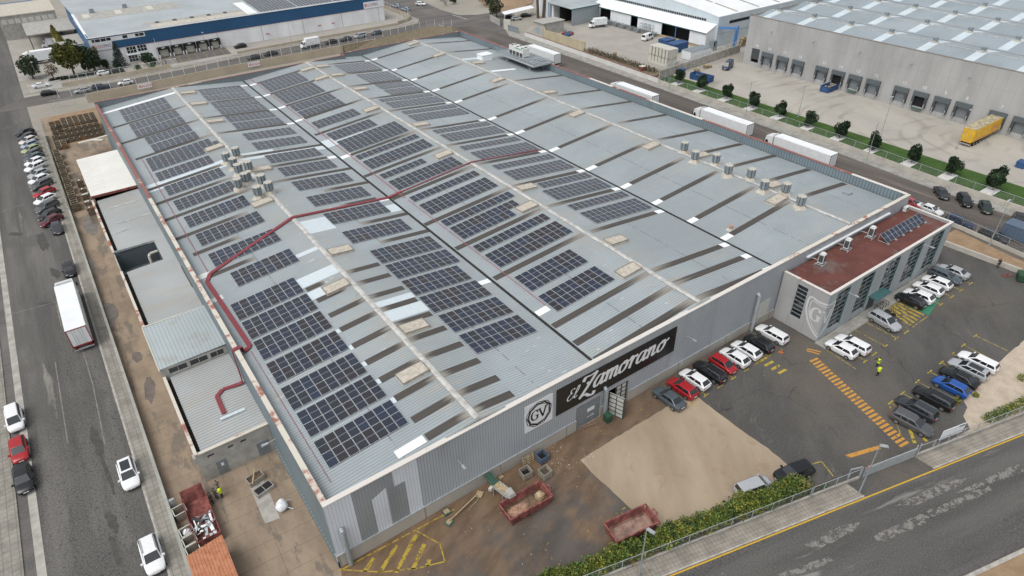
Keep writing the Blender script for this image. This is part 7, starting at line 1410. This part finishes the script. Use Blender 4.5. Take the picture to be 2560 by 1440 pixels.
for n_, yc, k in docks:
    if k:
        o = MB().bx(XD-.55, XD-.01, yc+1.25, yc+1.8, 1.2, 4.75).build('dock_shelter', 'dark_steel', DW); MB().bx(XD-.55, XD-.01, yc-1.8, yc-1.25, 1.2, 4.75).build('dock_pad', 'dark_steel', o); MB().bx(XD-.57, XD-.005, yc-1.82, yc+1.82, 3.75, 4.85).build('dock_curtain', 'wall_grey_dark', o)
        [MB().bx(XD-.7, XD-.56, yc+s*1.5-.09, yc+s*1.5+.09, 1.1, 2.2).build('dock_bumper', 'galvanised', o) for s in (-1,1)]
        MB().bx(XD+.15, XD+.25, yc-1.35, yc+1.35, 1.15, 3.6).build('dock_door', 'dark_gap' if n_ in (10,14) else 'grey_door', o)
        if n_ in (13,10): MB().bx(XD-.8, XD-.05, yc-1.2, yc+1.2, .7, .85).build('dock_plate', 'green_steel', o)
    else: MB().bx(XD-.03, XD+.2, yc-1.35, yc+1.35, 2.1, 5.1).build('roller_door', 'dark_steel', DW)
    text('dock_number', str(n_), 1.15, 'sign_white', DW, (XD-.02, yc-.1, 5.55), (pi/2,0,-pi/2))
mb = MB(); mb.bx(XD-.06, XD+.46, -60, 84.06, HD_, HD_+.1); mb.bx(XD-.06, 330, 83.5, 84.06, HD_, HD_+.1); mb.build('coping', 'box_rim', DW)
for k in range(6): MB().rbx((XD-.35, 76-13.5*k), .5, .3, 10.6, 10.8).build('flood_lamp', 'galvanised', DW)
bays = [XD+.4+16.6*k for k in range(11)]
for k in range(10):
    x0, x1 = bays[k], bays[k+1]; xm = (x0+x1)/2; za, zb = 13.2, 14.3
    mb = MB(); mb.face([(x0,-60,za),(xm,-60,zb),(xm,83.6,zb),(x0,83.6,za)]); mb.face([(xm,-60,zb),(x1,-60,za),(x1,83.6,za),(xm,83.6,zb)]); sl_ = mb.build('roof', 'dock_roof', DW)
    mb = MB(); mb.bx(xm-.15, xm+.15, -60, 83.5, zb, zb+.1); mb.build('ridge_cap', 'ridge_cap', sl_); mb = MB(); mb.bx(x1-.12, x1+.12, -60, 83.5, za-.02, za+.06); mb.build('valley_gutter', 'box_rim', sl_)
    for j in range(11):
        y = 80.5-11.2*j-.6*(k % 2); mb = MB(); e = .02
        mb.face([(x0+.2,y-1.1,za+e),(xm-.2,y-1.1,zb+e),(xm-.2,y+1.1,zb+e),(x0+.2,y+1.1,za+e)]); mb.face([(xm+.2,y-1.1,zb+e),(x1-.2,y-1.1,za+e),(x1-.2,y+1.1,za+e),(xm+.2,y+1.1,zb+e)]); mb.build('skylight_strip', 'cladding_ice', sl_)
VMs = MB(); VMs.rbx((0,0),1.1,.8,.25,.55,0,0,.75,.75); VMs.rbx((0,0),.8,.8,.5,1.1,0,0,1.35,1.35); vme = VMs.mesh('cowl', 'vent_grey'); VB = MB().rbx((0,0),1.5,1.2,-.1,.3).mesh('base', 'beige_box')
for k in range(6):
    for j in range(9):
        xm = bays[k]+8.3; y = 80.5-11.2*j-.6*(k % 2); t = thing('roof_cowl', f"grey roof cowl, {ordn(k)} dock warehouse ridge from the docks, {ordn(j)} from its far gable", 'roof ventilator', (xm, y, 14.3), 0, 'cowls on the dock warehouse roof'); place('cowl', vme, t); place('base', VB, t)
# ---- dock yard things
def open_skip(lab, cx, cy, L, W, H, ang, fill): 
    t = skip('blue_skip', lab, cx, cy, L, W, H, ang, paint='blue_steel', inner='bark', flare=.06, loops=False); mb = MB(); r_ = random.Random(int(cx)); 
    for k in range(fill): x, y = r_.uniform(-L/2+.5,L/2-.5), r_.uniform(-W/2+.4,W/2-.4); mb.rbx((x,y), r_.uniform(.4,1), r_.uniform(.2,.5), H*.4, H*r_.uniform(.6,1.1), r_.random()*3, r_.choice((0,1,2)))
    o = mb.build('rubbish', ['wood_pale','bark','hut_grey'], t); o['kind'] = 'stuff'; return t
open_skip('open blue skip full of wood scrap in front of dock fourteen', 164.6, 53.4, 5.4, 2.3, 1.4, .05, 26); open_skip('open blue skip with boards behind the second lawn tree', 144.6, 80.6, 2.4, 6.2, 1.5, .12, 12)
t = thing('blue_skip', 'small blue skip partly cut by the right picture edge in the dock yard', 'container', (151.5,1.0,0)); MB().bx(-1,1,-.8,.8,.1,1.2).build('hull', 'blue_steel', t); MB().bx(-1.1,1.1,-.9,.9,1.2,1.3).build('rim', 'blue_steel', t)
t = thing('blue_bin', 'tall blue waste bin beside the first lawn tree', 'bin', (144.2,87.6,0)); MB().rbx((0,0),1.4,1.2,.1,1.6,0,0,1.1,1.1).build('body', 'blue_steel', t); MB().rbx((0,0),1.7,1.4,1.6,1.75).build('lid', 'blue_steel', t)
PM_ = MB()
for lz in range(7):
    z = .15*lz
    for y in (-.4,0,.4): PM_.bx(-.6,.6,y-.05,y+.05,z,z+.09)
    for x in (-.5,-.25,0,.25,.5): PM_.bx(x-.06,x+.06,-.5,.5,z+.092,z+.115)
pst = PM_.mesh('pallet_stack', 'wood_pale')
for k, (x, y, s, lab) in enumerate(((149.5,86.6,1.0,'low stack of pallets by the grey wall beside the blue bin'),(154.6,87.6,.9,'stack of pallets by the grey wall left of the navy van'),(155.9,87.4,.6,'lower stack of pallets beside the navy van'),(181.5,96.2,2.6,'front one of the tall pallet stacks behind the wall'),(184,96.6,2.7,'second of the tall pallet stacks behind the wall'),(186.8,97,2.6,'third of the tall pallet stacks behind the wall'),(193,97.8,2.8,'tall pallet stack beside the blue crane post'),(141.5,113.2,1.5,'pallet stack at the edge of the works yard'))):
    o = place('pallet_stack', pst, None, (x, y, 0), .1*k); o.scale = (1.2,1.2,s); tag(o, lab, 'pallets', 'stacks of pallets')
t = thing('boundary_wall', 'grey concrete wall between the dock yard and the works yard', 'wall'); MB().hexa([(136,88.6,0),(176,92.2,0),(176,92.5,0),(136,88.9,0),(136,88.6,2.4),(176,92.2,2.4),(176,92.5,2.4),(136,88.9,2.4)]).build('wall', 'concrete', t)
wire_fence('wire_fence', 'white wire fence on the grey wall above the dock yard', [(136,88.75),(176,92.35)], 1.3, 0, z0=2.4, step=3.2, post='new_white')
# ================================================================== WORKS YARD
WK = thing('works_hall', 'white gabled works hall with long lean-to roof and dark openings', 'factory hall'); XW = 174.5
def wk(mb, name, mat): return mb.build(name, mat, WK)
mb = MB(); prof = [(101,9.3),(112,10.6),(124,11.6),(140,10.3),(152,9.0),(166,9.0)]
for a, b in zip(prof[:-1], prof[1:]): mb.hexa([(XW,a[0],0),(XW+.3,a[0],0),(XW+.3,b[0],0),(XW,b[0],0),(XW,a[0],a[1]),(XW+.3,a[0],a[1]),(XW+.3,b[0],b[1]),(XW,b[0],b[1])])
wk(mb, 'gable_wall', 'cladding_ice'); mb = MB(); mb.bx(XW+.3, 330, 101, 101.3, 0, 9.3); wk(mb, 'side_wall', 'cladding_ice'); mb = MB()
for a, b in zip(prof[:-1], prof[1:]): mb.hexa([(XW-.1,a[0],a[1]),(330,a[0],a[1]),(330,b[0],b[1]),(XW-.1,b[0],b[1]),(XW-.1,a[0],a[1]+.12),(330,a[0],a[1]+.12),(330,b[0],b[1]+.12),(XW-.1,b[0],b[1]+.12)])
wr = wk(mb, 'roof', 'roof_white')
for k in range(7):
    x = 184+11*k; mb = MB(); mb.face([(x,102,9.56),(x+1.1,102,9.56),(x+1.1,111.5,10.69),(x,111.5,10.69)]); mb.face([(x,112.5,10.78),(x+1.1,112.5,10.78),(x+1.1,123,11.65),(x,123,11.65)]); mb.build('roof_skylight', 'hut_grey', wr)
for x, y in ((205,107),(222,108),(213,118)): MB().rbx((x,y),1.6,1.3,10.2,11.4,0,0,.7,.7).build('roof_cowl', 'beige_box', wr)
mb = MB(); mb.bx(XW-.05, XW-.01, 106, 152, 7.3, 8.0); wn = wk(mb, 'window_band', 'car_glass'); mb = MB()
for k in range(47): mb.bx(XW-.1, XW-.052, 106+k-.05, 106+k+.05, 7.3, 8.0)
mb.build('window_frame', 'cladding_white', wn); mb = MB(); mb.bx(180, 190, 100.95, 100.99, 6.6, 7.5); wk(mb, 'window', 'car_glass'); wk(MB().bx(XW+.3, 330, 100.94, 100.998, 4.0, 4.1), 'wall_trim', 'hut_grey')
mb = MB(); mb.hexa([(169.8,101.5,4.9),(XW,101.5,6.9),(XW,156.5,6.9),(169.8,156.5,4.9),(169.8,101.5,5.02),(XW,101.5,7.02),(XW,156.5,7.02),(169.8,156.5,5.02)]); wk(mb, 'lean_to_roof', 'roof_white'); wk(MB().bx(169.7,169.85,101.5,156.5,4.75,4.98), 'eave_trim', 'teal_trim')
mb = MB(); mb.hexa([(170.1,101.6,0),(XW,101.6,0),(XW,101.85,0),(170.1,101.85,0),(170.1,101.6,4.9),(XW,101.6,6.85),(XW,101.85,6.85),(170.1,101.85,4.9)])
for a, b in ((101.85,108.5),(121,132.5),(136,146.5)): mb.bx(170.1,170.35,a,b,.9,4.85)
wk(mb, 'lean_to_wall', 'cladding_white'); wk(MB().bx(170.3,170.5,101.9,156,.0,.9), 'plinth', 'wood_pale'); wk(MB().bx(173.9,174.0,102,156,0,6.3), 'dark_interior', 'dark_gap'); wk(MB().bx(170.0,170.12,114.4,114.6,0,4.8), 'blue_post', 'crane_blue')
GS = thing('open_shed', 'grey metal shed with open dark front in the works yard', 'shed'); mb = MB(); mb.bx(157,170,152.8,153.05,0,5.7); mb.bx(169.8,170,153.05,167,0,5.9); wk_ = mb.build('wall', 'shed_metal', GS); MB().hexa([(156.6,152.5,5.7),(170.2,152.5,5.9),(170.2,167,6.1),(156.6,167,5.9),(156.6,152.5,5.85),(170.2,152.5,6.05),(170.2,167,6.25),(156.6,167,6.05)]).build('roof', 'roof_raised', GS); MB().bx(156.5,170.2,152.4,152.5,5.6,5.95).build('eave_trim', 'teal_trim', GS); MB().bx(157.1,169,160,160.2,0,5.5).build('dark_interior', 'dark_gap', GS); MB().bx(156.9,157.1,166.7,167,0,5.8).build('post', 'crane_blue', GS); MB().bx(158,164,165,166,0,5).build('back_wall', 'cladding_white', GS)
t = thing('white_block', 'tall white wall block left of the grey shed', 'building'); MB().bx(158,176,167.5,176,0,8.5).build('wall', 'cladding_white', t); MB().bx(157.8,176.2,167.3,176.2,8.5,8.7).build('roof', 'hut_grey', t)
HT = thing('concrete_hut', 'small grey concrete hut with blue door at the works wall', 'hut'); MB().bx(140.3,149.6,148.4,154.2,0,3.9).build('wall', 'hut_grey', HT); MB().bx(140.0,149.9,148.1,154.5,3.9,4.05).build('flat_roof', 'hut_grey', HT); MB().bx(140.24,140.29,150.6,152.4,0,2.2).build('door', 'paint_lightblue', HT)
t = thing('tan_wall', 'stained tan concrete wall beside the hut and dry scrub', 'wall'); mb = MB(); mb.prism([(137.7,144.5),(138.0,144.5),(138.4,123.8),(138.1,123.8)], 0, 3.1); mb.prism([(137.8,144.6),(140.3,148.4),(140.3,148.0),(138.0,144.4)], 0, 3.1); mb.build('wall', 'tan_wall', t)
wire_fence('wire_fence', 'old wire fence with close posts above the dry scrub', [(140.4,123),(142.3,93)], 1.6, 0, step=1.5, rails=False)
TK = thing('tank_stack', 'two-tier stack of cream panels strapped with dark bars at the yard edge', 'stack', (0,0,0)); mb = MB(); mb.bx(146.2,150,95.2,103.2,0,2.4); mb.build('lower_block', 'tank_cream', TK); mb = MB()
for k in range(6): mb.bx(146.2,150.2,95.2+1.35*k,96.4+1.35*k,2.5,5.0)
mb.build('upper_block', 'tank_cream', TK); mb = MB()
for k in range(6): mb.bx(146.1,146.18,95.15+1.35*k,95.3+1.35*k,.8,5.0)
mb.bx(146.1,150.1,95.1,103.3,2.4,2.5); mb.build('strap', 'box_rim', TK)
def cont(lab, x0, x1, y0, y1, h, m, z0=.1, roof=None, cat='container'):
    t = thing('shipping_container', lab, cat); mb = MB(); mb.bx(x0,x1,y0,y1,z0,h)
    n = int((x1-x0)/.6)
    for k in range(n+1): x = x0+(x1-x0)*k/n; mb.bx(x-.05,x+.05,y0-.05,y0-.001,z0+.1,h-.1)
    n = int((y1-y0)/.6)
    for k in range(n+1): y = y0+(y1-y0)*k/n; mb.bx(x0-.05,x0-.001,y-.05,y+.05,z0+.1,h-.1)
    mb.build('shell', m, t); MB().bx(x0-.06,x1+.06,y0-.06,y1+.06,h,h+.1).build('roof', roof or m, t); return t
cont('blue steel container, the longer one with white mark in the works yard', 158.6,164.8,104.0,107.6,2.7,'blue_steel'); cont('blue steel container standing just behind the longer one', 160.6,164.6,109.4,113.0,2.5,'blue_steel'); cont('long white container with grey flat roof at the works yard wall', 156.6,165.6,95.4,99.2,2.6,'cladding_white', .1, 'vent_grey'); cont('small dark red cabinet by the white works wall', 136.6,138.2,96.2,97.6,1.6,'red_rust', .05, 'tank_cream', 'cabinet')
t = thing('gantry_crane', 'blue gantry crane beam and leg beside the works hall', 'crane'); mb = MB(); lq = px(1836,121); mb.bar((174.6,100.6,6.2),(lq.x,lq.y,6.2),.6,.7); mb.build('beam', 'crane_blue', t); mb = MB(); mb.rbx((lq.x,lq.y),.5,.5,0,7.0); mb.rbx((lq.x-.9,lq.y),.3,.3,0,5.6); mb.build('leg', 'crane_blue', t)
r_ = random.Random(9); t = thing('rack_row', 'row of grey steel stillages and racks along the works hall plinth', 'racks', (0,0,0)); mb = MB()
for k in range(14):
    y = 147-1.9*k; h = 1.6 if k not in (10,11,12) else 3.6
    for a in (0,1.3):
        for b in (0,1.3): mb.bx(168.2+a-.05,168.2+a+.05,y+b-.05,y+b+.05,0,h)
    for z in (.2,.9,1.5)+((2.4,3.4) if h > 2 else ()): mb.bx(168.2,169.5,y,y+.08,z,z+.08); mb.bx(168.2,169.5,y+1.25,y+1.33,z,z+.08); mb.bx(168.2,168.28,y+.08,y+1.25,z,z+.08)
    if h < 2 and k % 2: mb.bx(168.3,169.4,y+.1,y+1.2,.3,1.2)
rk = mb.build('rack', 'vent_grey', t); rk['kind'] = 'stuff'
t = thing('rubbish_pile', 'pile of blue and white sacks behind the tan wall', 'sacks', (147.5,143.5,0)); mb = MB(); [mb.ell((r_.uniform(-2,2),r_.uniform(-1.5,1.5),.5),.7,.6,.6,r_.choice((0,1,2)),8,6,.4,r_) for _ in range(14)]; o = mb.build('sack', ['band_blue','bag_white','red_rust'], t); o['kind'] = 'stuff'
CP = thing('car_port', 'long white flat car port roof with cars beneath it', 'car port'); p0, p1 = px(1210,-5,3), px(1335,8,3); mb = MB(); a, b = px(1262,37,2.8), px(1336,20,2.8); mb.hexa([(a.x,a.y,2.7),(b.x,b.y,2.7),(b.x+1.6,b.y+4.5,2.7),(a.x+1.6,a.y+4.5,2.7),(a.x,a.y,2.9),(b.x,b.y,2.9),(b.x+1.6,b.y+4.5,2.9),(a.x+1.6,a.y+4.5,2.9)]); mb.build('roof', 'roof_white', CP); mb = MB()
for k in range(5): q = Vector(a).lerp(Vector(b), k/4); mb.tube((q.x+.5,q.y+.8,0),(q.x+.5,q.y+.8,2.7),.08)
mb.build('post', 'new_white', CP)
t = thing('gate_wall', 'pale boarded gate wall with a small red lettered sign at the works corner', 'wall'); a, b, c = px(1225,52), px(1250,65), px(1265,72); mb = MB(); mb.prism([(a.x,a.y),(b.x,b.y),(b.x+.3,b.y+.1),(a.x+.3,a.y+.1)], 0, 2.2); mb.build('wall', 'hut_grey', t); mb = MB(); mb.prism([(c.x-1,c.y),(c.x+.6,c.y-2),(c.x+.9,c.y-1.8),(c.x-.7,c.y+.2)], 0, 3.4); mb.build('sign_pillar', 'tank_cream', t)
t = thing('wire_gate', 'dark wire gate at the corner of the works yard', 'gate'); mb = MB(); a, b = px(1270,76), px(1296,84); mb.prism([(a.x,a.y),(b.x,b.y),(b.x+.2,b.y+.1),(a.x+.2,a.y+.1)], 0, 2.0); mb.build('gate_panel', 'vent_grey', t)
t = thing('machine', 'grey machine housing at the end wall of the lean-to', 'machine', (171.5,99.4,0)); MB().bx(-.9,.9,-.8,.8,0,3.0).build('housing', 'vent_grey', t); MB().bx(-.7,-.1,-.84,-.81,1.6,2.6).build('vent_grille', 'fan_black', t)
cont('blue-grey glazed trailer box at the right picture edge behind the wire fence', 118.0,120.8,-16.5,-9.2,2.6,'tank_blue', .4, 'tank_blue', 'trailer')

# ================================================================== PEOPLE
def person(lab, x, y, face, top, legs, arms='down', hv=False, h=1.74, z=.03, lean=0.0):
    t = thing('person', lab, 'person', (x, y, z), face); s = h/1.74
    V = []; E = []; Rr = []
    def add(p, r, par=None):
        V.append(Vector(p)*s); Rr.append(r*s); i = len(V)-1
        if par is not None: E.append((par, i))
        return i
    pel = add((0,0,.95), .14); wst = add((.01,0,1.12), .135, pel); ch = add((.02,0,1.32), .155, wst); nk0 = add((.01,0,1.46), .085, ch); nk = add((.02,0,1.53), .058, nk0); hd0 = add((.03,0,1.60), .088, nk); hd1 = add((.03,0,1.68), .095, hd0); add((.02,0,1.735), .06, hd1); add((.135,0,1.62), .014, hd0); add((.03,.095,1.62), .016, hd0); add((.03,-.095,1.62), .016, hd0)
    for sg in (-1, 1):
        hp_ = add((0,sg*.1,.90), .105, pel); kn = add((.04,sg*.11,.50), .068, hp_); an = add((-.01,sg*.12,.10), .046, kn); he = add((-.02,sg*.12,.05), .045, an); add((.17,sg*.14,.035), .034, he)
        sh = add((.0,sg*.20,1.42), .068, ch)
        if arms == 'camera': el = add((.22,sg*.27,1.30), .05, sh); wrs = add((.42,sg*.10,1.50), .034, el); d = Vector((.09,0,.03))
        elif arms == 'hold': el = add((.05,sg*.27,1.16), .05, sh); wrs = add((.28,sg*.12,1.16), .034, el); d = Vector((.09,-sg*.02,.01))
        else: el = add((-.02,sg*.26,1.14), .05, sh); wrs = add((.05,sg*.27,.90), .034, el); d = Vector((.02,0,-.09))
        wp = V[wrs]/s; pm = add(wp+d*.7, .036, wrs)
        side = Vector((0,1,0)) if abs(d.x) < .05 else Vector((0,.0,1)); side = Vector((1,0,0)) if arms == 'down' else Vector((0,1,0))
        for k in range(4):
            b0 = wp+d*1.05+side*(.021*(k-1.5)); f1 = add(b0, .010, pm); f2 = add(b0+d*(.45+.1*(k in (1,2)))+Vector((.01,0,-.012)), .0085, f1); add(b0+d*(.8+.1*(k in (1,2)))+Vector((.018,-sg*.012,-.03)), .0075, f2)
        t1 = add(wp+d*.75+side*.045, .011, pm); add(wp+d*1.3+side*.058, .009, t1)
    me = bpy.data.meshes.new('body'); me.from_pydata([tuple(v) for v in V], E, []); o = place('body', me, t)
    md = o.modifiers.new('skin', 'SKIN'); sk = me.skin_vertices[0].data
    for i, r in enumerate(Rr): sk[i].radius = (r, r); sk[i].use_root = (i == 0)
    md.use_smooth_shade = True; o.modifiers.new('sub', 'SUBSURF').levels = 1; o.modifiers['sub'].render_levels = 1
    dg = bpy.context.evaluated_depsgraph_get(); ev = o.evaluated_get(dg); m2 = bpy.data.meshes.new_from_object(ev); o.modifiers.clear(); o.data = m2; m2.name = 'body'
    m2.materials.clear(); [m2.materials.append(M(k)) for k in ('skin', top, legs, 'black_rubber')]
    for p in m2.polygons:
        c = p.center/s
        p.material_index = 3 if c.z < .09 else 2 if (c.z < .93 and abs(c.y) < .225) else 0 if c.z > 1.50 and abs(c.y) < .14 and c.x < .2 else 1
        p.use_smooth = True
    wr_ = [V[e[1]] for e in E if abs(Rr[e[1]]-.034*s) < 1e-6 and V[e[1]].z > .5*s]
    for p in m2.polygons:
        for wv in wr_:
            dv = p.center-wv
            if dv.length < .22*s and (dv.dot(Vector((1,0,.2)) if arms != 'down' else Vector((0,0,-1)))) > .01: p.material_index = 0
    mb = MB(); mb.ell((.005*s,0,1.69*s),.108*s,.105*s,.085*s,0,12,8); mb.build('hair', 'hair', t, 60); mb = MB()
    for sg in (-1,1): mb.ell((.115*s,sg*.035*s,1.645*s),.012*s,.014*s,.010*s,0,6,4)
    mb.build('eyes', 'dark_gap', t)
    if hv:
        mb = MB(); ks = [(.80,.20,.165),(.95,.205,.175),(1.15,.215,.18),(1.35,.25,.185),(1.45,.20,.15),(1.50,.10,.09)]; rings = [[(ry*s*cos(2*pi*i/14)+.012, rx*s*sin(2*pi*i/14), z_*s) for i in range(14)] for z_, rx, ry in ks]; loft(mb, rings); mb.build('hi_vis_jacket', 'hi_vis', t, 60)
    return t
p = px(2193,940,.0); person('person in yellow hi-vis jacket standing in the car park', p.x, p.y, 1.3, 'hi_vis', 'dark_cloth', 'hold', True)
p = px(2199,930,.0); q = person('person in hi-vis vest raising a camera in the car park', p.x+.5, p.y+.7, 2.7, 'dark_cloth', 'dark_cloth', 'camera', True)
t = thing('video_camera', 'black camera held up by the person in the car park', 'camera', (p.x+.5-.45, p.y+.7+.2, 1.56), 2.7); MB().rbx((0,0),.28,.14,-.05,.10).build('camera_body', 'dark_gap', t); mb = MB(); mb.tube((.14,0,.03),(.3,0,.03),.05,0,10); mb.build('lens', 'dark_gap', t)
for (x, y, l, tp, hv, f, ar) in ((557,1243,'person in yellow hi-vis jacket in the dirt yard group','hi_vis',True,2.6,'hold'),(543,1247,'person in olive jacket in the middle of the dirt yard group','olive_cloth',False,.6,'down'),(532,1258,'person in black at the left of the dirt yard group','dark_cloth',False,.3,'down'),(549,1228,'person in grey standing behind the hi-vis jacket','grey_cloth',False,-1.6,'hold')):
    p = px(x, y, .0); person(l, p.x, p.y, f, tp, 'dark_cloth', ar, hv)
p = px(2491,671,.0); person('person in black leaning by the low wall at the earth bank', p.x+.25, p.y, 3.0, 'dark_cloth', 'dark_cloth', 'hold')
